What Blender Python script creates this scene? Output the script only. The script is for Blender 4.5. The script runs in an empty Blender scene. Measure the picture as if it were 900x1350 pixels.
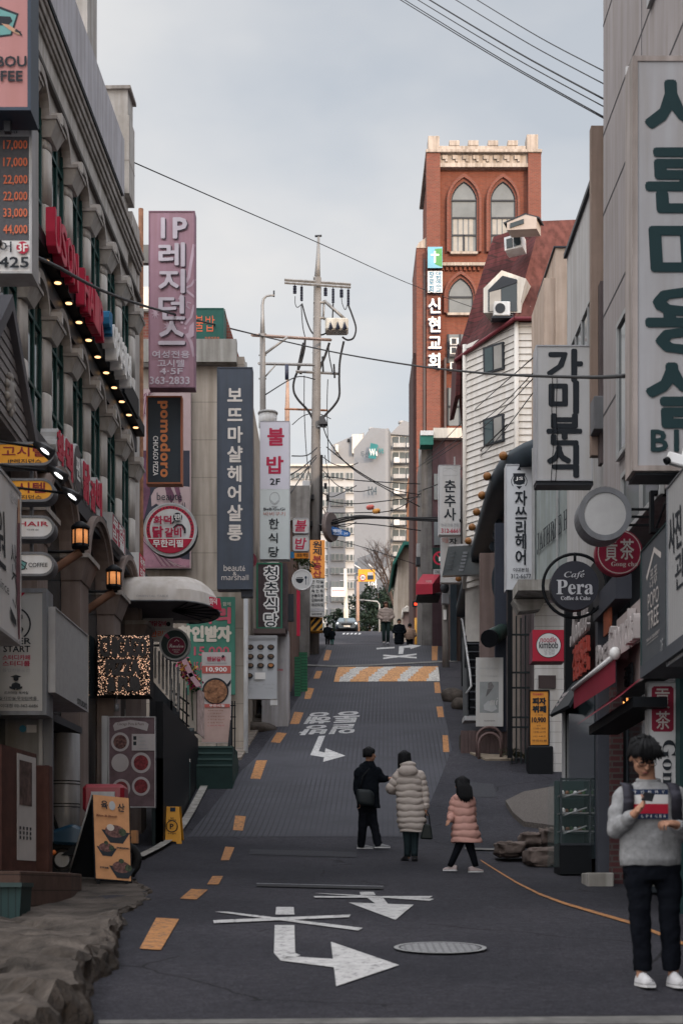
import bpy, bmesh, math, random
from mathutils import Vector, Matrix, noise as mn
SC = bpy.context.scene
COL = SC.collection
R = math.radians
rnd = random.Random(7)
F, E = 2000.0, 1.6            # focal length in photo pixels, eye height in metres
cam = bpy.data.cameras.new('camera'); cob = bpy.data.objects.new('camera', cam); COL.objects.link(cob)
cob.location = (0, 0, E); cob.rotation_euler = (R(90), 0, 0)
cam.sensor_fit = 'HORIZONTAL'; cam.sensor_width = 24.0; cam.lens = 24.0 * F / 900
cam.shift_y = 500 / 900; cam.clip_start = 0.1; cam.clip_end = 3000
cam.dof.use_dof = True; cam.dof.focus_distance = 33; cam.dof.aperture_fstop = 3.2
SC.camera = cob
SUN_AZ, SUN_EL = R(155), R(12)
to_sun = Vector((math.sin(SUN_AZ) * math.cos(SUN_EL), math.cos(SUN_AZ) * math.cos(SUN_EL), math.sin(SUN_EL)))
sl = bpy.data.lights.new('sun', 'SUN'); sl.energy = 2.6; sl.angle = R(0.5); sl.color = (1.0, 0.78, 0.6)
so = bpy.data.objects.new('sun', sl); COL.objects.link(so); so.rotation_euler = to_sun.to_track_quat('Z', 'Y').to_euler()
wd = bpy.data.worlds.new('World'); SC.world = wd; wd.use_nodes = True
nt = wd.node_tree; N = nt.nodes; Lk = nt.links
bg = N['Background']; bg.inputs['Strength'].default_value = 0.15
sky = N.new('ShaderNodeTexSky'); sky.sky_type = 'NISHITA'; sky.sun_disc = False
sky.sun_elevation = SUN_EL; sky.sun_rotation = SUN_AZ; sky.dust_density = 1.5
tc = N.new('ShaderNodeTexCoord'); sp = N.new('ShaderNodeSeparateXYZ'); Lk.new(tc.outputs['Generated'], sp.inputs[0])
ad = N.new('ShaderNodeMath'); ad.operation = 'ADD'; ad.inputs[1].default_value = 0.25; Lk.new(sp.outputs[2], ad.inputs[0])
dv = N.new('ShaderNodeVectorMath'); dv.operation = 'DIVIDE'; Lk.new(tc.outputs['Generated'], dv.inputs[0]); Lk.new(ad.outputs[0], dv.inputs[1])
nz = N.new('ShaderNodeTexNoise'); nz.inputs['Scale'].default_value = 2.6; nz.inputs['Detail'].default_value = 5; nz.inputs['Roughness'].default_value = .5
mpw = N.new('ShaderNodeMapping'); mpw.inputs['Scale'].default_value = (1.0, 1.0, 2.4); mpw.inputs['Location'].default_value = (1.3, 0.4, 0.2)
Lk.new(dv.outputs[0], mpw.inputs[0]); Lk.new(mpw.outputs[0], nz.inputs['Vector'])
gx = N.new('ShaderNodeMath'); gx.operation = 'MULTIPLY_ADD'; gx.inputs[1].default_value = -0.75; gx.inputs[2].default_value = 0.30; Lk.new(sp.outputs[0], gx.inputs[0])
gz = N.new('ShaderNodeMath'); gz.operation = 'MULTIPLY_ADD'; gz.inputs[1].default_value = -0.55; Lk.new(sp.outputs[2], gz.inputs[0]); Lk.new(gx.outputs[0], gz.inputs[2])
sm = N.new('ShaderNodeMath'); sm.operation = 'ADD'; Lk.new(nz.outputs['Fac'], sm.inputs[0]); Lk.new(gz.outputs[0], sm.inputs[1])
rp = N.new('ShaderNodeValToRGB'); rp.color_ramp.elements[0].position = 0.40; rp.color_ramp.elements[0].color = (.56, .56, .56, 1)
rp.color_ramp.elements[1].position = 0.76; rp.color_ramp.elements[1].color = (1, 1, 1, 1); Lk.new(sm.outputs[0], rp.inputs[0])
mx = N.new('ShaderNodeMix'); mx.data_type = 'RGBA'; Lk.new(rp.outputs[0], mx.inputs['Factor'])
Lk.new(sky.outputs[0], mx.inputs['A']); mx.inputs['B'].default_value = (5.35, 5.32, 5.32, 1)
mr = N.new('ShaderNodeMapRange'); mr.interpolation_type = 'SMOOTHSTEP'; mr.inputs['From Min'].default_value = .5; mr.inputs['From Max'].default_value = .85; mr.inputs['To Min'].default_value = 1; mr.inputs['To Max'].default_value = 3.4; Lk.new(sp.outputs[2], mr.inputs['Value'])  # unseen sky overhead made brighter, added to lift the light in the street
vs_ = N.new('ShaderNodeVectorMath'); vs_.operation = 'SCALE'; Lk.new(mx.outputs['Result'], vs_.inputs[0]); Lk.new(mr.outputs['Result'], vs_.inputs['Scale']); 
mb_ = N.new('ShaderNodeMapRange'); mb_.interpolation_type = 'SMOOTHSTEP'; mb_.inputs['From Min'].default_value = .15; mb_.inputs['From Max'].default_value = -.6; mb_.inputs['To Min'].default_value = 1; mb_.inputs['To Max'].default_value = 2.3; Lk.new(sp.outputs[1], mb_.inputs['Value'])  # unseen sky behind the camera made brighter, added to light camera-facing surfaces
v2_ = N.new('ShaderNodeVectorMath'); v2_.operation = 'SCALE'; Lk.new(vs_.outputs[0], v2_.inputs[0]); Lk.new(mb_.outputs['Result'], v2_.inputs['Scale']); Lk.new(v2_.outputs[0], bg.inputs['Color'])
SC.view_settings.view_transform = 'Standard'; SC.view_settings.look = 'None'
SC.view_settings.exposure = 0.0; SC.view_settings.gamma = 1.0; SC.view_settings.use_curve_mapping = False
SC.cycles.max_bounces = 6; SC.cycles.use_denoising = True
_m = {}
def mat(name, col, rough=.75, var=.16, scale=2.2, bump=0.0, bscale=60, metal=0.0, emit=0, streak=0.0, spec=.2, pat=None, alpha=None):
 if name in _m: return _m[name]
 m = bpy.data.materials.new(name); m.use_nodes = True; _m[name] = m
 t = m.node_tree; n = t.nodes; k = t.links; b = n['Principled BSDF']
 b.inputs['Roughness'].default_value = rough; b.inputs['Metallic'].default_value = metal
 b.inputs['Specular IOR Level'].default_value = spec
 co = n.new('ShaderNodeTexCoord')
 no = n.new('ShaderNodeTexNoise'); no.inputs['Scale'].default_value = scale; no.inputs['Detail'].default_value = 6; no.inputs['Roughness'].default_value = .62
 k.new(co.outputs['Object'], no.inputs['Vector'])
 r = n.new('ShaderNodeValToRGB'); r.color_ramp.elements[0].position = .3; r.color_ramp.elements[1].position = .72
 c0 = [max(0, c * (1 - var)) for c in col]; c1 = [min(1, c * (1 + var * .8)) for c in col]
 r.color_ramp.elements[0].color = (*c0, 1); r.color_ramp.elements[1].color = (*c1, 1); k.new(no.outputs['Fac'], r.inputs[0])
 out = r.outputs[0]
 if pat: out = pat(n, k, co, out, b)
 if streak > 0:                                   # rain streaks: noise stretched down the wall
  mp = n.new('ShaderNodeMapping'); mp.inputs['Scale'].default_value = (5, 5, .35); k.new(co.outputs['Object'], mp.inputs[0])
  n2 = n.new('ShaderNodeTexNoise'); n2.inputs['Scale'].default_value = 1.3; n2.inputs['Detail'].default_value = 7; k.new(mp.outputs[0], n2.inputs['Vector'])
  r2 = n.new('ShaderNodeValToRGB'); r2.color_ramp.elements[0].position = .36; r2.color_ramp.elements[1].position = .6
  d = 1 - streak; r2.color_ramp.elements[0].color = (d, d * .97, d * .93, 1); r2.color_ramp.elements[1].color = (1, 1, 1, 1); k.new(n2.outputs['Fac'], r2.inputs[0])
  mu = n.new('ShaderNodeMix'); mu.data_type = 'RGBA'; mu.blend_type = 'MULTIPLY'; mu.inputs['Factor'].default_value = 1
  k.new(out, mu.inputs['A']); k.new(r2.outputs[0], mu.inputs['B']); out = mu.outputs['Result']
 k.new(out, b.inputs['Base Color'])
 if bump > 0:
  nb = n.new('ShaderNodeTexNoise'); nb.inputs['Scale'].default_value = bscale; nb.inputs['Detail'].default_value = 4; k.new(co.outputs['Object'], nb.inputs['Vector'])
  bp = n.new('ShaderNodeBump'); bp.inputs['Strength'].default_value = bump; bp.inputs['Distance'].default_value = .02
  k.new(nb.outputs['Fac'], bp.inputs['Height']); k.new(bp.outputs[0], b.inputs['Normal'])
 if emit:
  k.new(out, b.inputs['Emission Color']); b.inputs['Emission Strength'].default_value = emit
 return m
def bricks(c1, c2, mortar, sx=.22, sz=.075, ms=.012):
 def f(n, k, co, out, b):
  s = n.new('ShaderNodeSeparateXYZ'); k.new(co.outputs['Object'], s.inputs[0])
  a = n.new('ShaderNodeMath'); a.operation = 'ADD'; k.new(s.outputs[0], a.inputs[0]); k.new(s.outputs[1], a.inputs[1])
  c = n.new('ShaderNodeCombineXYZ'); k.new(a.outputs[0], c.inputs[0]); k.new(s.outputs[2], c.inputs[1])
  t = n.new('ShaderNodeTexBrick'); k.new(c.outputs[0], t.inputs['Vector'])
  t.inputs['Color1'].default_value = (*c1, 1); t.inputs['Color2'].default_value = (*c2, 1); t.inputs['Mortar'].default_value = (*mortar, 1)
  t.inputs['Scale'].default_value = 1; t.inputs['Brick Width'].default_value = sx; t.inputs['Row Height'].default_value = sz; t.inputs['Mortar Size'].default_value = ms
  mu = n.new('ShaderNodeMix'); mu.data_type = 'RGBA'; mu.blend_type = 'MULTIPLY'; mu.inputs['Factor'].default_value = 1
  k.new(t.outputs['Color'], mu.inputs['A']); k.new(out, mu.inputs['B'])
  return mu.outputs['Result']
 return f
def stripes(axis, period, width, dark, blend=.8):
 """darker joints every `period` metres along an object axis"""
 def f(n, k, co, out, b):
  s = n.new('ShaderNodeSeparateXYZ'); k.new(co.outputs['Object'], s.inputs[0])
  d = n.new('ShaderNodeMath'); d.operation = 'DIVIDE'; d.inputs[1].default_value = period; k.new(s.outputs[axis], d.inputs[0])
  fr = n.new('ShaderNodeMath'); fr.operation = 'FRACT'; k.new(d.outputs[0], fr.inputs[0])
  l = n.new('ShaderNodeMath'); l.operation = 'LESS_THAN'; l.inputs[1].default_value = width / period; k.new(fr.outputs[0], l.inputs[0])
  mu2 = n.new('ShaderNodeMath'); mu2.operation = 'MULTIPLY'; mu2.inputs[1].default_value = blend; k.new(l.outputs[0], mu2.inputs[0])
  mu = n.new('ShaderNodeMix'); mu.data_type = 'RGBA'; k.new(mu2.outputs[0], mu.inputs['Factor'])
  k.new(out, mu.inputs['A']); mu.inputs['B'].default_value = (*dark, 1)
  return mu.outputs['Result']
 return f
def glass(name, col=(.02, .03, .035), rough=.08, spec=.6):
 return mat(name, col, rough=rough, var=.25, scale=.6, spec=spec)
def lit(name, col, e): return mat(name, col, emit=e, var=.05)
BLACK = mat('black_paint', (.005, .006, .008), .55, spec=.15)
DKGREY = mat('dark_grey_metal', (.03, .033, .04), .5)
GREY = mat('grey_metal', (.16, .165, .18), .5, streak=.25)
LGREY = mat('pale_grey_metal', (.38, .38, .39), .5, streak=.2)
WHITE = mat('white_panel', (.66, .655, .66), .55, var=.06, streak=.12)
WHITEB = mat('white_letters', (.75, .73, .71), .6, var=.04)
CREAMW = mat('cream_white', (.62, .58, .53), .7, var=.08, streak=.2)
INK = mat('black_ink', (.016, .02, .026), .6, var=.1)
NAVYI = mat('navy_ink', (.02, .035, .06), .6, var=.1)
RED = mat('red_vinyl', (.42, .018, .05), .5, var=.08)
REDI = mat('red_ink', (.38, .02, .06), .6, var=.08)
ORANGE = mat('orange_vinyl', (.72, .25, .03), .5, var=.07)
STEEL = mat('steel', (.32, .32, .33), .38, metal=.7, streak=.2)
CONC = mat('concrete', (.30, .285, .265), .9, var=.22, scale=1.4, bump=.25, bscale=25, streak=.35)
STONE = mat('stone_cladding', (.43, .40, .375), .85, var=.14, scale=3, bump=.15, bscale=70, streak=.3)
RUST = mat('rusty_pipe', (.25, .12, .07), .8, var=.45, scale=6)
RUBBER = mat('rubber', (.015, .015, .016), .8)
def PX(px, Y): return (px - 450) * Y / F
def PZ(py, Y): return E + (1175 - py) * Y / F
def P(px, py, Y): return Vector((PX(px, Y), Y, PZ(py, Y)))
def chain(o):
 m = Matrix.Identity(4)
 while o is not None:
  m = o.matrix_basis @ m; o = o.parent
 return m
class MB:
 def __init__(s): s.v = []; s.f = []; s.mi = []; s.ms = []; s.sm = []
 def idx(s, m):
  if m not in s.ms: s.ms.append(m)
  return s.ms.index(m)
 def add(s, vs, fs, m, smooth=False):
  b = len(s.v); s.v += [Vector(v) for v in vs]; i = s.idx(m)
  for f in fs: s.f.append([b + j for j in f]); s.mi.append(i); s.sm.append(smooth)
  return s
 def box(s, x0, x1, y0, y1, z0, z1, m):
  if x0 > x1: x0, x1 = x1, x0
  if y0 > y1: y0, y1 = y1, y0
  if z0 > z1: z0, z1 = z1, z0
  return s.add([(x0,y0,z0),(x1,y0,z0),(x1,y1,z0),(x0,y1,z0),(x0,y0,z1),(x1,y0,z1),(x1,y1,z1),(x0,y1,z1)],
              [(3,2,1,0),(4,5,6,7),(0,1,5,4),(1,2,6,5),(2,3,7,6),(3,0,4,7)], m)
 def poly(s, pts, m): return s.add(pts, [tuple(range(len(pts)))], m)
 def prism(s, pts, d, m, smooth=False):
  """closed outline pts (3-D, in one plane) extruded by vector d"""
  n = len(pts); d = Vector(d); a = [Vector(p) for p in pts]; nn = Vector()
  for i in range(n): nn += a[i].cross(a[(i + 1) % n])
  if nn.dot(d) > 0: a.reverse()
  s.add(a + [p + d for p in a], [tuple(range(n)), tuple(range(2 * n - 1, n - 1, -1))], m)
  b = [p.copy() for p in a]
  return s.add(b + [p + d for p in b], [((i + 1) % n, i, n + i, n + (i + 1) % n) for i in range(n)], m, smooth)
 def cyl(s, p0, p1, r0, m, r1=None, n=10, smooth=True):
  return s.tube([p0, p1], [r0, r0 if r1 is None else r1], m, n, smooth)
 def tube(s, pts, r, m, n=8, smooth=True, caps=True):
  pts = [Vector(p) for p in pts]; k = len(pts)
  if not isinstance(r, (list, tuple)): r = [r] * k
  vs = []; prev = None
  for i, p in enumerate(pts):
   d = (pts[min(i + 1, k - 1)] - pts[max(i - 1, 0)]).normalized()
   if prev is None:
    a = Vector((0, 0, 1)) if abs(d.z) < .9 else Vector((1, 0, 0)); a = a.cross(d).normalized()
   else:
    a = (prev - d * prev.dot(d)).normalized()
   prev = a; b = d.cross(a)
   ri = r[i] if isinstance(r[i], (tuple, list)) else (r[i], r[i])
   for j in range(n):
    t = 2 * math.pi * j / n; vs.append(p + a * math.cos(t) * ri[0] + b * math.sin(t) * ri[1])
  fs = [(i*n+j, i*n+(j+1) % n, (i+1)*n+(j+1) % n, (i+1)*n+j) for i in range(k - 1) for j in range(n)]
  s.add(vs, fs, m, smooth)
  if caps: s.add(vs[:n], [tuple(range(n - 1, -1, -1))], m); s.add(vs[-n:], [tuple(range(n))], m)
  return s
 def ball(s, c, r, m, n=12, k=8, M=None):
  c = Vector(c); r = r if isinstance(r, (tuple, list)) else (r, r, r); vs = []; fs = []
  for i in range(k + 1):
   t = math.pi * i / k
   for j in range(n):
    p = 2 * math.pi * j / n; q = Vector((r[0]*math.sin(t)*math.cos(p), r[1]*math.sin(t)*math.sin(p), -r[2]*math.cos(t)))
    vs.append(c + (M @ q if M else q))
  fs = [(i*n+j, i*n+(j+1) % n, (i+1)*n+(j+1) % n, (i+1)*n+j) for i in range(k) for j in range(n)]
  return s.add(vs, fs, m, True)
 def lathe(s, c, prof, m, n=16, smooth=True):
  c = Vector(c); vs = [c + Vector((r*math.cos(2*math.pi*j/n), r*math.sin(2*math.pi*j/n), z)) for r, z in prof for j in range(n)]; k = len(prof)
  return s.add(vs, [(i*n+j, i*n+(j+1) % n, (i+1)*n+(j+1) % n, (i+1)*n+j) for i in range(k-1) for j in range(n)], m, smooth)
 def build(s, name, parent=None, world=True, bevel=0, loc=None):
  me = bpy.data.meshes.new(name)
  vs = s.v
  if world and parent is not None:
   iv = chain(parent).inverted(); vs = [iv @ v for v in vs]
  me.from_pydata([tuple(v) for v in vs], [], s.f)
  for m in s.ms: me.materials.append(m)
  if s.mi:
   me.polygons.foreach_set('material_index', s.mi); me.polygons.foreach_set('use_smooth', s.sm)
  me.update()
  bm = bmesh.new(); bm.from_mesh(me); bmesh.ops.remove_doubles(bm, verts=bm.verts, dist=1e-5); bm.to_mesh(me); bm.free()
  o = bpy.data.objects.new(name, me); COL.objects.link(o)
  if parent is not None: o.parent = parent
  if loc: o.location = loc
  if bevel:
   b = o.modifiers.new('bevel', 'BEVEL'); b.width = bevel; b.segments = 1; b.limit_method = 'ANGLE'; b.angle_limit = R(40)
  return o
def tag(o, label=None, cat=None, group=None, kind='thing'):
 if label: o['label'] = label
 if cat: o['category'] = cat
 if group: o['group'] = group
 if kind: o['kind'] = kind
 return o
def thing(name, label, cat, loc=(0, 0, 0), yaw=0, group=None):
 o = bpy.data.objects.new(name, None); COL.objects.link(o); o.empty_display_size = .2
 o.location = loc; o.rotation_euler = (0, 0, yaw)
 return tag(o, label, cat, group)
_kids = {}
def copy_tree(o, parent=None, loc=None, label=None):
 c = o.copy(); COL.objects.link(c)
 if parent: c.parent = parent
 if loc is not None: c.location = loc
 if label: c['label'] = label
 for ch in [x for x in COL.objects if x.parent == o]: copy_tree(ch, c)
 return c
_g = {}
def prefetch(strings, ext):
 c = bpy.data.curves.new('t', 'FONT'); c.body = '\n'.join(strings); c.size = 1; c.resolution_u = 2; c.extrude = .5 if ext else 0; c.space_line = 3
 o = bpy.data.objects.new('t', c); me = bpy.data.meshes.new_from_object(o); co = [v.co.copy() for v in me.vertices]
 out = [([], [], {}) for _ in strings]; step = None
 ly = 3.0 * LINE_STEP
 for p in me.polygons:
  y = sum(co[i].y for i in p.vertices) / len(p.vertices); k = int(round((.3 - y) / ly)); vs, fs, mp = out[k]; f = []
  for i in p.vertices:
   if i not in mp: mp[i] = len(vs); vs.append(co[i] + Vector((0, k * ly, 0)))
   f.append(mp[i])
  fs.append(tuple(f))
 for s, (vs, fs, _) in zip(strings, out): _g[(s, ext, 2)] = (vs, fs)
 bpy.data.objects.remove(o); bpy.data.curves.remove(c); bpy.data.meshes.remove(me)
LINE_STEP = 1.0
def glyph(s, ext=0, res=2):
 key = (s, ext, 2)
 if key in _g: return _g[key]
 c = bpy.data.curves.new('t', 'FONT'); c.body = s; c.size = 1; c.resolution_u = res; c.extrude = .5 if ext else 0
 o = bpy.data.objects.new('t', c)
 me = bpy.data.meshes.new_from_object(o)
 vs = [v.co.copy() for v in me.vertices]; fs = [tuple(p.vertices) for p in me.polygons]
 bpy.data.objects.remove(o); bpy.data.curves.remove(c); bpy.data.meshes.remove(me)
 _g[key] = (vs, fs); return _g[key]
def text(mb, s, x0, x1, z0, z1, y, m, bold=0, keep=False, depth=0, shear=0, em=False, rot=0, res=2):
 """lettering stretched (or fitted, keep) into a box of the x-z plane at depth y, facing -y. rot=-90 reads downwards"""
 vs, fs = glyph(s, depth > 0, res)
 if not vs: return
 if shear: vs = [Vector((v.x + shear * v.y, v.y, v.z)) for v in vs]
 if rot == -90: vs = [Vector((v.y, -v.x, v.z)) for v in vs]
 if em: a0, a1, b0, b1 = 0.02, .92, -.07, .84
 else:
  a0 = min(v.x for v in vs); a1 = max(v.x for v in vs); b0 = min(v.y for v in vs); b1 = max(v.y for v in vs)
 w, h = max(a1 - a0, 1e-3), max(b1 - b0, 1e-3)
 sx, sz = (x1 - x0) / w, (z1 - z0) / h; ox, oz = x0, z0
 if keep:
  k = min(sx, sz); ox = (x0 + x1 - w * k) / 2; oz = (z0 + z1 - h * k) / 2; sx = sz = k
 d = bold * min(sx, sz)
 offs = [(0, 0)] if not bold else [(0, 0), (d, 0), (-d, 0), (0, d), (0, -d), (d*.7, d*.7), (-d*.7, d*.7), (d*.7, -d*.7), (-d*.7, -d*.7)]
 for i, (dx, dz) in enumerate(offs):
  mb.add([(ox + (v.x - a0) * sx + dx, y - i * .0002 - (v.z + .5) * depth if depth else y - i * .0002, oz + (v.y - b0) * sz + dz) for v in vs], fs, m)
def vtext(mb, s, x0, x1, z0, z1, y, m, bold=0, fill=.92, depth=0, sq=1.0, shear=0, res=2):
 n = len(s); ch = (z1 - z0) / n; cw = x1 - x0
 hh = ch * fill; ww = cw
 for i, c in enumerate(s):
  zc = z1 - (i + .5) * ch; xc = (x0 + x1) / 2
  if c == ' ': continue
  if ord(c) < 256: text(mb, c, xc - ww * .3, xc + ww * .3, zc - hh / 2, zc + hh / 2, y, m, bold, depth=depth, res=res)
  else: text(mb, c, xc - ww / 2, xc + ww / 2, zc - hh / 2, zc + hh / 2, y, m, bold, em=True, depth=depth, shear=shear, res=res)
def T(s, u0, v0, u1, v1, m, bold=.012, **k): return ('t', s, u0, v0, u1, v1, m, bold, k)
def V(s, u0, v0, u1, v1, m, bold=.02, **k): return ('v', s, u0, v0, u1, v1, m, bold, k)
def D(u, v, r, m, n=28, q=1.0): return ('d', u, v, r, m, n, q)         # r is a fraction of the width, q squashes it upright
def G(pts, m): return ('g', pts, m)
def B(u0, v0, u1, v1, m): return ('g', [(u0, v0), (u1, v0), (u1, v1), (u0, v1)], m)
def LN(pts, w, m): return ('l', pts, w, m)
def outline(shape, w, h, n=24):
 if shape == 'disc': return [(w/2*math.cos(2*math.pi*i/36), h/2 + h/2*math.sin(2*math.pi*i/36)) for i in range(36)]
 r = h / 2 if shape == 'pill' else min(w, h) * .14
 if shape in ('pill', 'round'):
  o = []
  for cx, cz, a0 in ((w/2-r, h-r, 0), (-w/2+r, h-r, 90), (-w/2+r, r, 180), (w/2-r, r, 270)):
   o += [(cx + r*math.cos(R(a0+15*i)), cz + r*math.sin(R(a0+15*i))) for i in range(7)]
  return o
 return [(-w/2, 0), (w/2, 0), (w/2, h), (-w/2, h)]
def art(mb_t, mb_a, items, w, h, y):
 for i, it in enumerate(items):
  yy = y - .0012 * i
  X = lambda u: (u - .5) * w
  Zf = lambda v: (1 - v) * h
  if it[0] == 't': text(mb_t, it[1], X(it[2]), X(it[4]), Zf(it[5]), Zf(it[3]), yy - .003, it[6], it[7], **it[8])
  elif it[0] == 'v': vtext(mb_t, it[1], X(it[2]), X(it[4]), Zf(it[5]), Zf(it[3]), yy - .003, it[6], it[7], **it[8])
  elif it[0] == 'd': mb_a.poly([(X(it[1]) + it[3]*w*math.cos(2*math.pi*j/it[5]), yy, Zf(it[2]) + it[3]*w*it[6]*math.sin(2*math.pi*j/it[5])) for j in range(it[5])], it[4])
  elif it[0] == 'g':
   p = [(X(u), yy, Zf(v)) for u, v in it[1]]
   ar = sum(p[j][0]*p[(j+1) % len(p)][2] - p[(j+1) % len(p)][0]*p[j][2] for j in range(len(p)))
   mb_a.poly(p if ar > 0 else p[::-1], it[2])
  elif it[0] == 'l':
   pts = [Vector((X(u), yy, Zf(v))) for u, v in it[1]]; hw = it[2] * w / 2; L = []; Rr = []
   for j, p in enumerate(pts):
    d = (pts[min(j+1, len(pts)-1)] - pts[max(j-1, 0)]).normalized(); nrm = Vector((-d.z, 0, d.x)) * hw; L.append(p + nrm); Rr.append(p - nrm)
   for j in range(len(pts) - 1): mb_a.poly([L[j], Rr[j], Rr[j+1], L[j+1]], it[3])
def signbox(name, label, cat, loc, w, h, depth, frame, face, items=(), yaw=0, rim=.02, shape='box', group=None, rimmat=None, inset=0):
 """a sign of w x h metres, loc = bottom centre of its face; parts: cabinet, face_panel, artwork, lettering"""
 o = thing(name, label, cat, loc, yaw, group)
 ol = outline(shape, w, h)
 c = MB(); c.prism([(x, .004, z) for x, z in ol], (0, depth, 0), frame, smooth=False)
 if rim:
  k = len(ol); cx, cz = 0, h / 2
  sx, sz = (w/2 - rim) / (w/2), (h/2 - rim) / (h/2)
  inn = [(cx + (x-cx)*sx, cz + (z-cz)*sz) for x, z in ol]; rm = rimmat or frame
  for i in range(k):
   j = (i + 1) % k
   a, b, d, e = ol[i], ol[j], inn[j], inn[i]
   c.add([(a[0],-.018,a[1]),(b[0],-.018,b[1]),(d[0],-.018,d[1]),(e[0],-.018,e[1]),(a[0],.004,a[1]),(b[0],.004,b[1]),(d[0],.0,d[1]),(e[0],.0,e[1])],
                  [(0,1,2,3),(1,0,4,5),(3,2,6,7)], rm)
 else: inn = [(x*.995, h/2 + (z-h/2)*.997) for x, z in ol]
 c.build('cabinet', o, world=False)
 MB().prism([(x, 0, z) for x, z in inn], (0, -.005, 0), face).build('face_panel', o, world=False)
 t, a = MB(), MB(); art(t, a, items, w, h, -.008)
 if a.f: a.build('artwork', o, world=False)
 if t.f: t.build('lettering', o, world=False)
 return o
def psign(name, label, cat, Y, rect, depth, frame, face, items=(), **k):
 """a sign facing down the street whose face covers a rectangle of the photo at distance Y"""
 x0, y0, x1, y1 = rect
 return signbox(name, label, cat, (PX((x0+x1)/2, Y), Y, PZ(y1, Y)), (x1-x0)*Y/F, (y1-y0)*Y/F, depth, frame, face, items, **k)
def arm(o, p0, p1, r=.02, m=None, name='bracket'):
 b = MB(); b.box(min(p0[0],p1[0])-r, max(p0[0],p1[0])+r, min(p0[1],p1[1])-r, max(p0[1],p1[1])+r, min(p0[2],p1[2])-r, max(p0[2],p1[2])+r, m or DKGREY)
 return b.build(name, o)
_pr = [(-60,-6.2),(-20,-3.3),(0,-1.6),(10.5,-.66),(16,-.19),(21,.24),(23.2,.44),(26,.715),(28,1.0),(30,1.5),(33,2.3),(38,3.75),(48,6.45),(58,9.2),(61,9.95),(63,10.2),(67,10.35),
       (75,11.5),(90,14.6),(100,16.6),(112,19.0),(125,21.4),(140,24),(152,25.2),(165,24.5),(200,20),(300,10),(900,-20)]
def _lin(t):
 if t <= _pr[0][0]: return _pr[0][1]
 for (a, b), (c, d) in zip(_pr, _pr[1:]):
  if t <= c: return b + (d - b) * (t - a) / (c - a)
 return _pr[-1][1]
_gt = [E + (_lin(Y-1) + _lin(Y-.5) + _lin(Y) + _lin(Y+.5) + _lin(Y+1)) / 5 for Y in [i * .1 - 70 for i in range(10000)]]
def g(Y):
 t = min(max((Y + 70) * 10, 0), 9998); i = int(t); return _gt[i] + (_gt[i + 1] - _gt[i]) * (t - i)
def GY(py, y0=4):
 """distance of the road point seen at photo row py"""
 Y = y0
 while Y < 200:
  if PZ(py, Y) < g(Y): 
   a, b = Y - .5, Y
   for _ in range(16):
    c = (a + b) / 2
    if PZ(py, c) < g(c): b = c
    else: a = c
   return b
  Y += .5
 return 200
def GP(px, py, up=0):
 Y = GY(py); return Vector((PX(px, Y), Y, g(Y) + up))
def interp(tab, t):
 if t <= tab[0][0]: return tab[0][1]
 for (a, b), (c, d) in zip(tab, tab[1:]):
  if t <= c: return b + (d - b) * (t - a) / (c - a)
 return tab[-1][1]
XL = [(8,-1.3),(13.6,-1.63),(18,-1.75),(29,-1.96),(34.5,-1.9),(42,-1.26),(50.5,-.76),(57,-.46),(62,-.2)]
XR = [(28,2.3),(38,2.6),(42.7,2.78),(48,3.02),(58,3.57),(62,3.8)]
prefetch('1. 고기를 올린다|1인 1음료|1인실·다인실·무인단체룸|2. 야채를 볶는다|3. 치즈를 넣는다|4. 밥을 볶는다|5. 맛있게 먹는다|IP레지던스|가|가미분식|간|갈|갈비|강|강화마루|건|게|고|고시텔|공|공차|과|관|교|구|국|금|기|길|김|김밥천국|께|나|나무|넘|넘 김밥|넣|뉴|는|능|닉|다|단|닭|당|대|대한예수교|덕|던|데|데코타일|도|독|돌|동|두|두산|드|드라이|디|떡|뜨|라|레|로|론|롱|료|루|룸|를|리|리필|린|림|마|맛|맛있게 먹는 방법|매|매직|먹|메|모|몰|몰입전문공간|무|무한|무한리필|문|미|미술|미용실|바|바비구기|받|밥|방|배|법|보|보뜨마샬헤어살롱|볶|본|부|분|불|뷔|뷔페|비|사|사진|산|살|색|샬|서|성|세|세트 주문 가능|셜|수|술|술과 함께|스|스터디룸|스터디카페|스페셜|시|식|신|실|쓰|아|야|어|엄|에|여|여성전용|염|염색|예|온|온돌마루|올|욕|욕 인 트|용|우|우유 아이스크림 전문점|운|원|원제건축자재|원제부동산|원조 떡집|위|유|육|을|음|이|이대본점|이대점 02-362-6686|이치헤어|이화여대길|인|인1도배|인기메뉴 모음|일|일방|입|있|자|장|장로회|재|전|전 타일|점|제|조|주|주차금지|즈|지|직|직화전문점|진|집|차|채|천|청|청춘식당|체|추|축|춘|치|카|카페|커|커트|커피|코|크|클|클리닉|타|터|텔|통|통행|트|팬|팬닭갈비|펌|페|평|평일|포|포포|프|프리미엄 독서실|피|피자|피자뷔페야|필|학|학위가운전문|한|한식|할|할인받자|함|행|헤|헤어|현|화|화덕|화덕닭갈비|회'.split('|'), False)
prefetch(list('갈공교국김닭덕밥비신어에이차천치팬헤현화회'), True)
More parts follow.
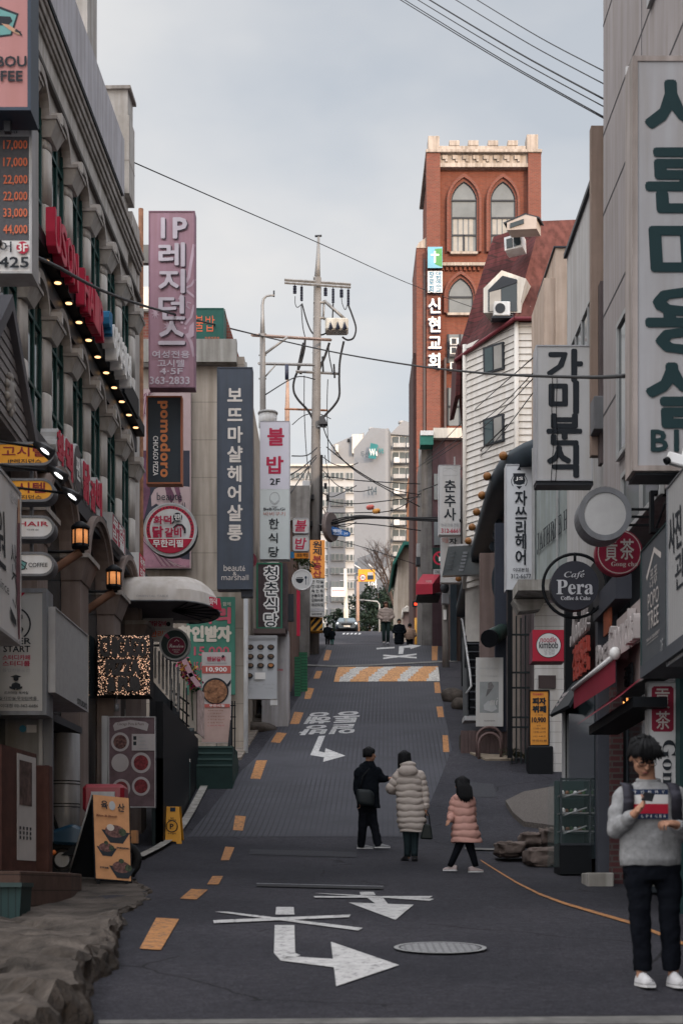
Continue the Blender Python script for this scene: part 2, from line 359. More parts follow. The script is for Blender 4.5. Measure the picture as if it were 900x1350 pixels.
def asphalt_pat(n, k, co, out, b):
 n1 = n.new('ShaderNodeTexNoise'); n1.inputs['Scale'].default_value = .35; n1.inputs['Detail'].default_value = 8; k.new(co.outputs['Object'], n1.inputs['Vector'])
 r1 = n.new('ShaderNodeValToRGB'); r1.color_ramp.elements[0].position = .38; r1.color_ramp.elements[1].position = .62
 r1.color_ramp.elements[0].color = (.62, .63, .66, 1); r1.color_ramp.elements[1].color = (1.25, 1.2, 1.18, 1); k.new(n1.outputs['Fac'], r1.inputs[0])
 m1 = n.new('ShaderNodeMix'); m1.data_type = 'RGBA'; m1.blend_type = 'MULTIPLY'; m1.inputs['Factor'].default_value = .8; k.new(out, m1.inputs['A']); k.new(r1.outputs[0], m1.inputs['B'])
 vo = n.new('ShaderNodeTexVoronoi'); vo.feature = 'DISTANCE_TO_EDGE'; vo.inputs['Scale'].default_value = .42
 nd = n.new('ShaderNodeTexNoise'); nd.inputs['Scale'].default_value = 1.4; nd.inputs['Detail'].default_value = 5; k.new(co.outputs['Object'], nd.inputs['Vector'])
 mxv = n.new('ShaderNodeMix'); mxv.data_type = 'VECTOR'; mxv.inputs['Factor'].default_value = .28; k.new(co.outputs['Object'], mxv.inputs['A']); k.new(nd.outputs['Color'], mxv.inputs['B']); k.new(mxv.outputs['Result'], vo.inputs['Vector'])
 lt = n.new('ShaderNodeMath'); lt.operation = 'LESS_THAN'; lt.inputs[1].default_value = .0045; k.new(vo.outputs['Distance'], lt.inputs[0])
 nm = n.new('ShaderNodeTexNoise'); nm.inputs['Scale'].default_value = .6; k.new(co.outputs['Object'], nm.inputs['Vector'])
 g2 = n.new('ShaderNodeMath'); g2.operation = 'GREATER_THAN'; g2.inputs[1].default_value = .52; k.new(nm.outputs['Fac'], g2.inputs[0])
 mm = n.new('ShaderNodeMath'); mm.operation = 'MULTIPLY'; k.new(lt.outputs[0], mm.inputs[0]); k.new(g2.outputs[0], mm.inputs[1])
 m2 = n.new('ShaderNodeMix'); m2.data_type = 'RGBA'; k.new(mm.outputs[0], m2.inputs['Factor']); k.new(m1.outputs['Result'], m2.inputs['A']); m2.inputs['B'].default_value = (.012, .012, .014, 1)
 ns = n.new('ShaderNodeTexNoise'); ns.inputs['Scale'].default_value = 11; ns.inputs['Detail'].default_value = 10; ns.inputs['Roughness'].default_value = .78; k.new(co.outputs['Object'], ns.inputs['Vector'])
 rs = n.new('ShaderNodeValToRGB'); rs.color_ramp.elements[0].position = .36; rs.color_ramp.elements[1].position = .66; rs.color_ramp.elements[0].color = (.55,.55,.57,1); rs.color_ramp.elements[1].color = (1.35,1.32,1.3,1); k.new(ns.outputs['Fac'], rs.inputs[0])
 m3 = n.new('ShaderNodeMix'); m3.data_type = 'RGBA'; m3.blend_type = 'MULTIPLY'; m3.inputs['Factor'].default_value = .85; k.new(m2.outputs['Result'], m3.inputs['A']); k.new(rs.outputs[0], m3.inputs['B'])
 return m3.outputs['Result']
ASPH = mat('asphalt', (.038, .038, .046), .85, var=.6, scale=48, bump=.5, bscale=160, pat=asphalt_pat, spec=.15)
def groove_pat(n, k, co, out, b):
 s = n.new('ShaderNodeSeparateXYZ'); k.new(co.outputs['Object'], s.inputs[0])
 sh = n.new('ShaderNodeMath'); sh.operation = 'MULTIPLY_ADD'; sh.inputs[1].default_value = -.03; k.new(s.outputs[1], sh.inputs[0]); k.new(s.outputs[0], sh.inputs[2])
 def cells(src, per, wid):
  d = n.new('ShaderNodeMath'); d.operation = 'DIVIDE'; d.inputs[1].default_value = per; k.new(src, d.inputs[0])
  f = n.new('ShaderNodeMath'); f.operation = 'FRACT'; k.new(d.outputs[0], f.inputs[0])
  l = n.new('ShaderNodeMath'); l.operation = 'LESS_THAN'; l.inputs[1].default_value = wid / per; k.new(f.outputs[0], l.inputs[0]); return l.outputs[0]
 a = cells(sh.outputs[0], .105, .03); c = cells(s.outputs[1], .62, .11)
 mxm = n.new('ShaderNodeMath'); mxm.operation = 'MAXIMUM'; k.new(a, mxm.inputs[0])
 h = n.new('ShaderNodeMath'); h.operation = 'MULTIPLY'; h.inputs[1].default_value = .22; k.new(c, h.inputs[0]); k.new(h.outputs[0], mxm.inputs[1])
 wn = n.new('ShaderNodeTexNoise'); wn.inputs['Scale'].default_value = .55; wn.inputs['Detail'].default_value = 5; k.new(co.outputs['Object'], wn.inputs['Vector'])
 wr = n.new('ShaderNodeValToRGB'); wr.color_ramp.elements[0].position = .35; wr.color_ramp.elements[1].position = .68; k.new(wn.outputs['Fac'], wr.inputs[0])
 wm = n.new('ShaderNodeMath'); wm.operation = 'MULTIPLY'; k.new(mxm.outputs[0], wm.inputs[0]); k.new(wr.outputs[0], wm.inputs[1])
 wk = n.new('ShaderNodeMath'); wk.operation = 'MULTIPLY'; wk.inputs[1].default_value = .8; k.new(wm.outputs[0], wk.inputs[0])
 m = n.new('ShaderNodeMix'); m.data_type = 'RGBA'; k.new(wk.outputs[0], m.inputs['Factor']); k.new(out, m.inputs['A']); m.inputs['B'].default_value = (.016, .016, .02, 1)
 bp = n.new('ShaderNodeBump'); bp.invert = True; bp.inputs['Distance'].default_value = .01; bp.inputs['Strength'].default_value = .6; k.new(wk.outputs[0], bp.inputs['Height']); k.new(bp.outputs[0], b.inputs['Normal'])
 return m.outputs['Result']
GROOV = mat('grooved_concrete', (.047, .047, .056), .8, var=.22, scale=1.1, pat=groove_pat)
ys = [-60, -40, -20, -10, -5] + [i * .5 for i in range(0, 340)] + [172, 178, 185, 195, 210, 240, 300, 400, 600, 900]
xs = [-400, -150, -60, -25, -14] + [-8 + i * .5 for i in range(33)] + [14, 25, 60, 150, 400]
b = MB(); vs = []; nx = len(xs)
for y in ys:
 for x in xs:
  vs.append((x, y, g(y) - .003))
b.add(vs, [(i*nx+j, i*nx+j+1, (i+1)*nx+j+1, (i+1)*nx+j) for i in range(len(ys)-1) for j in range(nx-1)], ASPH, True)
tag(b.build('ground'), kind='structure')
def sheet(name, fn0, fn1, y0, y1, m, up, nxs=6, dy=.4):
 b = MB(); vs = []; k = int((y1 - y0) / dy) + 1
 for i in range(k + 1):
  y = y0 + (y1 - y0) * i / k
  for j in range(nxs + 1):
   x = fn0(y) + (fn1(y) - fn0(y)) * j / nxs; vs.append((x, y, g(y) + up))
 n = nxs + 1
 b.add(vs, [(i*n+j, i*n+j+1, (i+1)*n+j+1, (i+1)*n+j) for i in range(k) for j in range(nxs)], m, True)
 return tag(b.build(name), kind='structure')
sheet('grooved_road', lambda y: interp(XL, y) - .25 - max(0, (36 - y)) * .08, lambda y: interp(XR, y) + .12 - max(0, 37 - y) * .12, 27.8, 60.5, GROOV, .002, 6, .25)
def worn(lo, hi):
 def f(n, k, co, out, b):          # paint worn through to the tarmac in patches
  a = n.new('ShaderNodeTexNoise'); a.inputs['Scale'].default_value = 16; a.inputs['Detail'].default_value = 9; a.inputs['Roughness'].default_value = .72; k.new(co.outputs['Object'], a.inputs['Vector'])
  r = n.new('ShaderNodeValToRGB'); r.color_ramp.elements[0].position = lo; r.color_ramp.elements[1].position = hi; k.new(a.outputs['Fac'], r.inputs[0])
  m = n.new('ShaderNodeMix'); m.data_type = 'RGBA'; k.new(r.outputs[0], m.inputs['Factor']); m.inputs['A'].default_value = (.05,.049,.055,1); k.new(out, m.inputs['B']); return m.outputs['Result']
 return f
YEL = mat('road_paint_yellow', (.36, .165, .06), .75, var=.3, scale=9, pat=worn(.36, .50))
WHT = mat('road_paint_white', (.43, .42, .415), .75, var=.2, scale=7, pat=worn(.34, .47))
CSEAM = mat('worn_concrete_joint', (.13, .125, .12), .85, var=.4, scale=5)
def gquad(b, c, m, up=.007, n=4, sub=None):
 """paint on the road: a quad given by its four photo corners, subdivided to follow the slope"""
 c = [Vector((p[0], p[1])) for p in c]; vs = []
 for i in range(n + 1):
  for j in range(n + 1):
   u, v = j / n, i / n
   q = (c[0]*(1-u) + c[1]*u)*(1-v) + (c[3]*(1-u) + c[2]*u)*v
   vs.append(GP(q.x, q.y, up))
 b.add(vs, [(i*(n+1)+j, (i+1)*(n+1)+j, (i+1)*(n+1)+j+1, i*(n+1)+j+1) for i in range(n) for j in range(n)], m)
def gtri(b, p, m, up=.007): gquad(b, [p[0], p[1], p[2], p[2]], m, up)
b = MB()
for c in ([(206,1211),(236,1213),(212,1254),(184,1252)],[(252,1173),(274,1174),(259,1187),(237,1186)],[(280,1156),(294,1156),(288,1167),(273,1167)],[(297,1117),(309,1118),(302,1135),(291,1135)],
          [(310,1076),(324,1077),(320,1096),(307,1095)],[(338,1003),(352,1003),(343,1028),(330,1027)],[(365,966),(378,967),(369,980),(357,979)],[(388,939),(400,940),(394,955),(382,955)],
          [(404,907),(414,908),(409,922),(401,922)],[(417,885),(425,885),(421,895),(413,895)],[(430,857),(437,858),(433,871),(426,871)],
          [(583,970),(590,970),(592,992),(584,992)],[(575,932),(583,932),(585,946),(577,946)],[(572,900),(579,900),(581,914),(573,914)],[(569,846),(577,846),(576,871),(569,871)]):
 gquad(b, c, YEL)
pl = [(633,1134),(652,1146),(680,1163),(710,1178),(745,1191),(790,1204),(835,1217),(868,1230),(900,1243)]
for a, c in zip(pl, pl[1:]):
 w = lambda p: 1.6 + (p[1] - 1134) * .026
 gquad(b, [a, c, (c[0], c[1] + w(c)), (a[0], a[1] + w(a))], YEL)
tag(b.build('yellow_road_markings'), kind='structure')
b = MB()
for c in ([(364,1197),(387,1197),(388,1207),(363,1207)], [(362,1221),(388,1221),(389,1258),(361,1258)], [(361,1258),(389,1258),(396,1261),(370,1268)], [(378,1262),(441,1266),(441,1277),(370,1268)],
          [(474,1177),(492,1177),(495,1181),(475,1181)], [(484,1185),(505,1185),(512,1194),(497,1194)],
          [(420,971),(428.5,970.5),(420,991),(409,996)], [(420,991),(429,993),(427,999),(409,996)]):
 gquad(b, c, WHT)
gquad(b, [(283,1203.5),(300,1203.5),(478,1225),(472,1228.5)], WHT, .009); gquad(b, [(281,1215),(462,1207.5),(460,1211),(282,1219)], WHT, .011)
gquad(b, [(415,1179),(425,1179),(572,1186.5),(566,1189)], WHT, .009); gquad(b, [(413,1183),(570,1183),(566,1185.5),(415,1185)], WHT, .011)
gtri(b, [(436,1243),(526,1274),(443,1302)], WHT); gtri(b, [(459,1191),(545,1194),(521,1214)], WHT); gtri(b, [(429,987),(455,997),(426,1005)], WHT)
gquad(b, [(496,854.5),(520,853),(520,855),(496,856.5)], WHT); gquad(b, [(526,852.5),(533,852),(531,862.5),(525,862.5)], WHT); gquad(b, [(527,852.5),(541,851),(541,854),(533,854.5)], WHT)
gtri(b, [(539,849.8),(555,851.5),(541,856)], WHT); gquad(b, [(505,863.5),(549,866.5),(549,868.5),(505,865.5)], WHT, .009); gquad(b, [(505,867.5),(549,862),(549,864),(505,869.5)], WHT, .011)
def gtext(s, c, m, rot=True):
 vs, fs = glyph(s); a0 = min(v.x for v in vs); a1 = max(v.x for v in vs); b0 = min(v.y for v in vs); b1 = max(v.y for v in vs)
 for dx, dy in ((0, 0), (.025, 0), (-.025, 0), (0, .02), (0, -.02)):
  o = []
  for v in vs:
   u = min(1, max(0, (v.x - a0) / (a1 - a0) + dx)); w = min(1, max(0, (v.y - b0) / (b1 - b0) + dy))
   if rot: u, w = 1 - u, 1 - w
   t = (Vector(c[0])*(1-u) + Vector(c[1])*u)*w + (Vector(c[3])*(1-u) + Vector(c[2])*u)*(1-w)
   o.append(GP(t.x, t.y, .007 + abs(dx) * .02 + abs(dy) * .04))
  b.add(o, fs, m)
gtext('통행', [(410,940),(476,938),(471,953),(400,955)], WHT); gtext('일방', [(402,957),(471,955),(466,967.5),(391,970)], WHT)
for i in range(5):
 gquad(b, [(452+i*5.2,835.2),(455+i*5.2,835),(454+i*5.2,837),(451+i*5.2,837.2)], WHT, .03)
gquad(b, [(130,1347),(900,1341),(900,1352),(130,1352)], CSEAM, .007, 12)
tag(b.build('white_road_markings'), kind='structure')
HUO = mat('hump_orange', (.52, .26, .105), .75, var=.3, scale=6, pat=worn(.36, .52)); HUW = mat('hump_white', (.47, .45, .42), .75, var=.3, scale=6, pat=worn(.36, .52))
b = MB(); c0, c1, c2, c3 = (446,880), (577,879), (579.5,898.5), (440,899.5); n = 40; vs = []
for i in range(9):
 for j in range(n + 1):
  u, v = j / n, i / 8; q = (Vector(c0)*(1-u) + Vector(c1)*u)*(1-v) + (Vector(c3)*(1-u) + Vector(c2)*u)*v
  vs.append(GP(q.x, q.y, .012 + .07 * math.sin(math.pi * v)))
for i in range(8):
 for j in range(n):
  ph = (j / n * 7.2 + i / 8 * 1.1) % 2
  b.add([vs[i*(n+1)+j], vs[(i+1)*(n+1)+j], vs[(i+1)*(n+1)+j+1], vs[i*(n+1)+j+1]], [(0,1,2,3)], HUO if ph < 1.15 else HUW)
tag(b.build('speed_hump_surface'), kind='structure')
PATCH = mat('tar_patch', (.036, .036, .042), .85, var=.5, scale=60, bump=.5, bscale=150)
b = MB()
for c in ([(330,1120),(470,1124),(470,1131),(328,1127)], [(600,1030),(650,1034),(655,1052),(602,1050)]): gquad(b, c, PATCH, .004, 8)
tag(b.build('road_patches'), kind='structure')
CSEAM = mat('worn_concrete_joint', (.17, .16, .15), .85, var=.4, scale=5)
b = MB()
sm_ = [(400,876.5),(440,878),(480,877),(520,875),(560,873),(603,871)]
for a, c in zip(sm_, sm_[1:]): gquad(b, [a, c, (c[0], c[1] + 2.0), (a[0], a[1] + 2.0)], CSEAM, .02)
sm_ = [(612,1119),(640,1120),(690,1121)]
for a, c in zip(sm_, sm_[1:]): gquad(b, [a, c, (c[0], c[1] + 2.4), (a[0], a[1] + 2.4)], CSEAM, .02)
tag(b.build('road_joint'), kind='structure')
b = MB(); gquad(b, [(338,1167.5),(505,1171.5),(505,1174),(338,1170)], mat('drain_slots', (.02, .02, .022), .7), .012)
gquad(b, [(338,1166.6),(505,1170.6),(505,1171.4),(338,1167.4)], GREY, .02)
tag(b.build('drain_line'), kind='structure')
ROCK = mat('weathered_rock', (.07, .058, .05), .92, var=.7, scale=2.2, bump=1, bscale=22)
edge = [(6,-1.55),(9.1,-1.57),(10.5,-1.78),(11.4,-1.74),(12.3,-1.88),(13,-1.98),(14.5,-2.12),(15.2,-2.3),(16.6,-2.2),(18,-2.33),(19.3,-2.6),(20.4,-3.0)]
b = MB(); vs = []; NY, NX = 190, 80
for i in range(NY + 1):
 y = 6 + 14.4 * i / NY; ex = interp(edge, y) + .09 * mn.noise(Vector((y * 2.3, 1, 0))) + .04 * mn.noise(Vector((y * 7, 3, 0)))
 fade = min(1, max(.05, (16.8 - y) / 6)); hh = .20 * fade
 for j in range(NX + 1):
  t = j / NX
  if t < .22: x = ex + .05 - t * .25; h = hh * (t / .22) ** .7 + .05 * mn.noise(Vector((y * 4, t * 9, 2)))
  else: x = ex - (t - .22) / .78 * 4.6; h = hh + (.02 + .05 * fade) * mn.fractal(Vector((x * 1.3, y * 1.3, 5)), 1.0, 2.0, 6) + .14 * min(1, max(0, (15 - y) / 5)) * (.5 - abs(mn.noise(Vector((x * 1.6 + y * .5, y * 1.2, 0)))))
  if t < .22: x += .05 * mn.noise(Vector((y * 5, t * 7, 8)))
  if t > .1:                                     # fractured slabs with cracks between them
   d_, q_ = mn.voronoi(Vector((x * 1.5 + .25 * mn.noise(Vector((x*2, y*2, 0))), y * .95, .3))); c_ = d_[1] - d_[0]
   h += fade * (.10 * (mn.noise(q_[0] * 7) ) + .05 * (q_[0].x - x * 1.5) - .07 * max(0, 1 - c_ / .09))
  if t == 0: h = -.06
  vs.append((x, y, g(y) + h))
b.add(vs, [(i*(NX+1)+j+1, i*(NX+1)+j, (i+1)*(NX+1)+j, (i+1)*(NX+1)+j+1) for i in range(NY) for j in range(NX)], ROCK, False)
tag(b.build('rock_ground'), kind='structure')
PAVE = mat('brick_paving', (.21, .185, .165), .9, var=.25, scale=2, pat=bricks((1,.95,.9), (.75,.72,.7), (.45,.43,.42), .22, .11, .012))
GRAV = mat('gravel_surface', (.115, .10, .092), .95, var=.75, scale=55, bump=1, bscale=60)
def slab(name, pts, m, h):
 b = MB(); p = [GP(x, y, h) for x, y in pts]; b.poly(p[::-1], m); k = len(p)
 for i in range(k): a, c = p[i], p[(i+1) % k]; b.poly([a, c, c - Vector((0,0,.35)), a - Vector((0,0,.35))], m)
 return tag(b.build(name), kind='structure')
slab('brick_pavement', [(308,1003),(318,1002),(340,966),(352,948),(346,944),(318,946),(306,960)], PAVE, .06)
slab('gravel_ground', [(666,1062),(676,1078),(690,1090),(735,1096),(760,1096),(760,1044),(735,1042),(690,1050)], GRAV, .1)
GLS = glass('dark_glass'); GLG = glass('green_window_glass', (.012, .03, .03)); GLP = mat('pale_window_glass', (.15, .16, .165), .12, var=.3, scale=.5, spec=.6)
GRN = mat('green_window_frame', (.012, .05, .045), .5)
SLATE = mat('slate_fascia', (.035, .043, .052), .5, streak=.2)
BRKM = mat('church_brick', (.95, .95, .95), .9, var=.12, scale=.7, pat=bricks((.23,.066,.04), (.17,.048,.032), (.15,.085,.065)), streak=.1)
BRKD = mat('pilaster_brick', (.95, .95, .95), .9, var=.12, scale=.7, pat=bricks((.22,.065,.045), (.155,.048,.036), (.16,.10,.08)))
ub = thing('stone_shop_building', 'stone-clad shop building with arched green windows between half-round pilasters', 'building', (-4.87, 0, 0), math.atan2(1, .029))
def e(z): return z + E
def LB(name, fn, parent=None, bevel=0):
 b = MB(); fn(b); return b.build(name, parent or ub, world=False, bevel=bevel)
def _wall(b):
 b.box(13.5, 30.1, .26, 9, -3, e(13.1), STONE)                     # body behind the openings
 for z0, z1 in ((e(8.5), e(8.98)), (e(5.6), e(6.3))): b.box(13.5, 30.1, 0, .255, z0, z1, STONE)
 us = [21.73 + 1.45 * k for k in range(-5, 6)]
 for a, z0, z1 in [(u, e(6.3), e(8.5)) for u in us] + [(u, e(8.98), e(10.96)) for u in us]: b.box(a - .24, a + .24, .002, .255, z0, z1, STONE)
 b.box(us[-1] + .24, 30.1, .001, .255, e(6.3), e(13.1), STONE)
 for zc, zt in ((e(10.96), e(13.1)), (e(8.12), e(8.5))):
  for a, c in zip(us, us[1:]):
   h = .36 if zc > e(9) else .34; ar = [(a + .24 + (c - a - .48) * (.5 - .5 * math.cos(math.pi * i / 12)), zc + h * math.sin(math.pi * i / 12)) for i in range(13)]
   p = [(a - .24, zt), (a - .24, zc)] + ar + [(c - .24, zc), (c - .24, zt)]
   b.prism([(x, .0015, z) for x, z in p], (0, .25, 0), STONE)
LB('wall', _wall)
us = [21.73 + 1.45 * k for k in range(-5, 6)]
DST = mat('stone_trim_dark', (.31, .28, .26), .85, var=.15, streak=.3)
def _corn(b):
 for z0, z1, w in ((11.6, 11.68, .07), (12.13, 12.2, .04), (12.2, 12.3, .07), (12.3, 12.42, .10), (12.42, 12.5, .13)): b.box(13.5, 29.9, -w, -.001, e(z0), e(z1), DST if z0 > 12 else mat('groove_dark', (.10, .09, .085), .9))
LB('cornice', _corn, bevel=.01)
LB('parapet_panel', lambda b: b.box(13.6, 27.4, -.16, -.03, e(12.55), e(13.55), mat('pink_grey_panel', (.42, .40, .43), .6, var=.12, streak=.25, pat=stripes(0, 1.45, .02, (.2,.19,.2)))).box(13.6, 27.3, -.15, -.04, e(12.502), e(12.55), BLACK))
for u, wd_, zt in ((24.3, .8, 17.4), (28.25, .62, 15.0)):
 def _ch(b):
  b.box(u, u + wd_, -.1, .55, e(13.0), e(zt - .55), STONE); b.box(u + .03, u + wd_ - .03, -.07, .52, e(zt - .55), e(zt - .06), STONE); b.box(u - .03, u + wd_ + .03, -.13, .58, e(zt - .06), e(zt), DST)
  for z in (13.6, 14.9, 16.2):
   if z < zt - 1: b.box(u - .003, u + wd_ + .003, -.104, .55, e(z), e(z + .025), DST)
 LB('chimney_shaft', _ch)
def pil(z0, z1, cap):
 b = MB(); n = 7
 ol = [(.19 * math.cos(math.pi * i / n), -.09 * math.sin(math.pi * i / n)) for i in range(n + 1)]
 zz = z0
 while zz < z1 - .05:
  z2 = min(z1, zz + .78); b.prism([(x, y, zz) for x, y in ol], (0, 0, z2 - zz - .012), STONE, True); zz = z2
 c0, c1 = [(-.21, -.13), (.21, -.13), (.21, 0), (-.21, 0)], [(-.29, -.22), (.29, -.22), (.29, 0), (-.29, 0)]
 b.add([(x, y, z1) for x, y in c0] + [(x, y, z1 + cap * .8) for x, y in c1], [(3,2,1,0),(4,5,6,7),(0,1,5,4),(1,2,6,5),(3,0,4,7)], STONE)
 b.box(-.31, .31, -.24, 0, z1 + cap * .8, z1 + cap, DST); b.box(-.05, .05, -.25, 0, z1 + cap, z1 + cap + .16, STONE)
 return b
def hood():
 b = MB(); n = 12; L = .97
 for i in range(n):
  p = []
  for t in (i, i + 1):
   a = math.pi * t / n; p.append([(-math.cos(a) * L / 2 * s, .40 * math.sin(a) * s2) for s, s2 in ((.88, .84), (1.04, 1.15))])
  for y0, y1 in ((-.13, 0),):
   (a0, a1), (c0, c1) = p
   b.add([(a0[0],y0,a0[1]),(a1[0],y0,a1[1]),(c1[0],y0,c1[1]),(c0[0],y0,c0[1]),(a0[0],y1,a0[1]),(a1[0],y1,a1[1]),(c1[0],y1,c1[1]),(c0[0],y1,c0[1])],
                  [(0,3,2,1),(1,2,6,5),(0,4,7,3)], DST)
 return b
def win(z0, z1, arch):
 f = MB(); w = .46; t = .05
 for a, c in ((-w, -w + t), (w - t, w), (-.03, .03)): f.box(a, c, -.012, .012, z0, z1 + (arch if abs(a) < .1 else .1), GRN)
 for z in (z0, z0 + (z1 - z0) * .33, z1 - .25): f.box(-w, w, -.010, .013, z, z + t, GRN)
 f.box(-w - .02, w + .02, -.05, .2, z0 - .1, z0 - .002, DST)
 p = MB(); p.box(-w, w, .016, .03, z0, z1 + arch, GLG)
 return f, p
P0 = P1 = None
for zb, zt in ((e(9.0), e(10.70)), (e(6.32), e(7.86))):
 po = pil(zb, zt, .26); first = None; hm = None; wn = None
 for i, u in enumerate(us):
  if first is None: first = po.build('pilaster', ub, world=False, loc=(u, 0, 0))
  else: copy_tree(first, ub, (u, 0, 0))
  if i < len(us) - 1:
   uc = u + .725
   if hm is None:
    hm = hood().build('arch_hood', ub, world=False, loc=(uc, 0, zt + .27)); f, p = win(zb + .05, zt + .27, .32)
    wn = f.build('window', ub, world=False, loc=(uc, 0, 0)); p.build('pane', wn, world=False)
   else: copy_tree(hm, ub, (uc, 0, zt + .27)); copy_tree(wn, ub, (uc, 0, 0))
LB('upper_fascia', lambda b: b.box(18, 29.45, -.2, -.001, e(8.82), e(9.02), BLACK).box(18, 29.45, -.05, -.001, e(8.52), e(8.8), DKGREY))
LB('lower_fascia', lambda b: b.box(18, 29.9, -.26, -.001, e(5.72), e(6.12), DKGREY).box(18, 29.95, -.05, -.002, e(3.4), e(5.72), SLATE))
LAMP = lit('warm_downlight', (1.0, .55, .24), 2.6); LAMPW = lit('white_lamp', (1.0, .9, .78), 10)
for i in range(12):
 b = MB(); c = (20.4 + .76 * i, -.14, e(8.80)); b.cyl((c[0], c[1], c[2] + .02), (c[0], c[1], c[2] - .01), .075, DKGREY, n=10); b.cyl((c[0], c[1], c[2] - .011), (c[0], c[1], c[2] - .018), .05, LAMP, n=10)
 b.build('downlight', ub, world=False)
PINK = mat('pinkish_stone', (.21, .165, .15), .85, var=.15, streak=.25)
GP_ = [16.95 + 2.8 * k for k in range(0, 5)]
for u in GP_:
 def _p(b):
  b.box(u, u + .62, -.34, -.052, -3, e(4.62), PINK); c0 = [(u - .02, -.36), (u + .64, -.36), (u + .64, -.052), (u - .02, -.052)]; c1 = [(u - .1, -.46), (u + .72, -.46), (u + .72, -.052), (u - .1, -.052)]
  b.add([(x, y, e(4.62)) for x, y in c0] + [(x, y, e(4.93)) for x, y in c1], [(3,2,1,0),(4,5,6,7),(0,1,5,4),(1,2,6,5),(3,0,4,7)], PINK); b.box(u - .13, u + .75, -.49, -.052, e(4.93), e(5.0), DST)
 LB('arcade_pier', _p)
for u in GP_[:-1]:
 def _a(b):
  c, n = u + 1.71, 16
  for r0, r1, y0 in ((.93, 1.02, -.30), (1.02, 1.12, -.36)):
   for i in range(n):
    p = []
    for t in (i, i + 1):
     a = math.pi * t / n; p.append([(c - math.cos(a) * r, e(5.0) + math.sin(a) * r * .86) for r in (r0, r1)])
    (a0, a1), (d0, d1) = p
    b.add([(a0[0],y0,a0[1]),(a1[0],y0,a1[1]),(d1[0],y0,d1[1]),(d0[0],y0,d0[1]),(a0[0],-.052,a0[1]),(a1[0],-.052,a1[1]),(d1[0],-.052,d1[1]),(d0[0],-.052,d0[1])], [(0,3,2,1),(1,2,6,5),(0,4,7,3)], PINK)
 LB('arcade_arch', _a)
 LB('shopfront_glazing', lambda b: b.box(u + .75, u + 2.68, -.06, -.052, -2, e(5.75), GLS))
lan = []
for i, (px_, py_) in enumerate(((106,707), (150,762))):
 Yl = (20.7, 23.3, 25.1)[i]; p = P(px_, py_, Yl)
 o = thing('bracket_lantern', ['glowing iron lantern above the first stone arcade cap, on a curved wooden arm', 'glowing iron lantern beside the white awning, on a curved wooden arm', 'third lantern of the arcade, half hidden behind the small pepper banner'][i], 'lantern', p, 0, 'lanterns along the stone arcade')
 b = MB(); b.cyl((0,0,-.11), (0,0,.08), .105, LAMPW if 0 else lit('lantern_glow', (1.0, .38, .13), .4), n=10); b.build('lamp_glass', o, world=False)
 b = MB(); b.lathe((0,0,.1), [(.13,0),(.13,.03),(.04,.10),(0,.11)], BLACK, 10); b.cyl((0,0,-.17), (0,0,-.11), .115, BLACK, n=10)
 for k in range(6): a = k * math.pi / 3; b.cyl((.109*math.cos(a), .109*math.sin(a), -.14), (.109*math.cos(a), .109*math.sin(a), .1), .012, BLACK, n=5)
 b.build('lantern_cage', o, world=False)
 b = MB(); X0 = -1.0
 b.tube([(-.95 + .95*math.sin(t*math.pi/2/8), .06, -1.0 + .78*(1 - math.cos(t*math.pi/2/8)) ) if 0 else (-.95 + .95*math.sin(math.pi/2*t/8), .05, -1.05 + .85*math.sin(math.pi/2*t/8)**.7 if t else -1.05) for t in range(9)], .06, mat('arm_wood', (.17, .09, .06), .7, var=.3), 6)
 b.cyl((-.95,.05,-.2), (.05,.05,-.2), .02, BLACK, n=6); b.build('lantern_arm', o, world=False)
b = MB(); X_ = PX(184, 30); b.cyl((X_, 30.2, 2), (X_, 30.2, PZ(275, 30.2)), .05, RUST, n=8)
tag(b.build('drain_pipe'), 'rusty drain pipe running down the corner beside the tall pink sign', 'pipe')
BEIGE = mat('beige_wall', (.36, .31, .265), .85, var=.12, scale=1.2, streak=.3, pat=stripes(2, .92, .025, (.22,.19,.16), .7))
BRR = mat('roof_brick', (.95, .95, .95), .9, var=.1, pat=bricks((.24,.075,.055), (.18,.055,.042), (.2,.13,.11)))
bb = thing('beige_building', 'beige tiled building behind the tall pink sign with a brick storey on top', 'building', (-5, 37, 8))
b = MB(); b.box(-9, PX(322, 37), 37, 47, 1, PZ(470, 37), BEIGE); b.build('wall', bb)
b = MB(); b.box(-9, PX(312, 36.8), 36.72, 37, PZ(482, 37), PZ(452, 37), CONC).box(PX(322, 36.8), PX(325, 36.8), 36.85, 36.998, PZ(800, 37), PZ(480, 37), CONC); b.build('parapet', bb)
b = MB(); x1 = PX(296, 38.5); b.box(-9, x1, 38.5, 46, PZ(470, 37), PZ(412, 38.5), BRR)
x2 = PX(321, 38.5); b.prism([(x1, 38.6, PZ(470, 37)), (x2, 38.6, PZ(490, 38.6)), (x1, 38.6, PZ(410, 38.6))], (0, 7, 0), BRR); b.build('brick_storey', bb)
b = MB(); b.box(-9, x1 + .02, 38.4, 46, PZ(412, 38.5), PZ(409, 38.5), CONC); b.build('roof', bb)
b = MB(); b.cyl((PX(324,36.6), 36.6, 3), (PX(324,36.6), 36.6, PZ(775,36.6)), .055, LGREY, n=8); b.build('downpipe', bb)
ob = thing('white_back_building', 'small white and red-brick back building in the gap beside the pink sign', 'building', (-8, 60, 12))
b = MB(); b.box(PX(150, 60), PX(199, 60), 60, 66, 8, PZ(378, 60), CREAMW); b.build('wall', ob)
b = MB(); b.box(PX(150, 59), PX(205, 59), 58.8, 60, 8, PZ(418, 59), BRR); b.build('brick_wall', ob)
lowb = thing('shabby_low_building', 'shabby low building with brown walls behind the two red-lettered square signs', 'building', (-2.6, 48, 6))
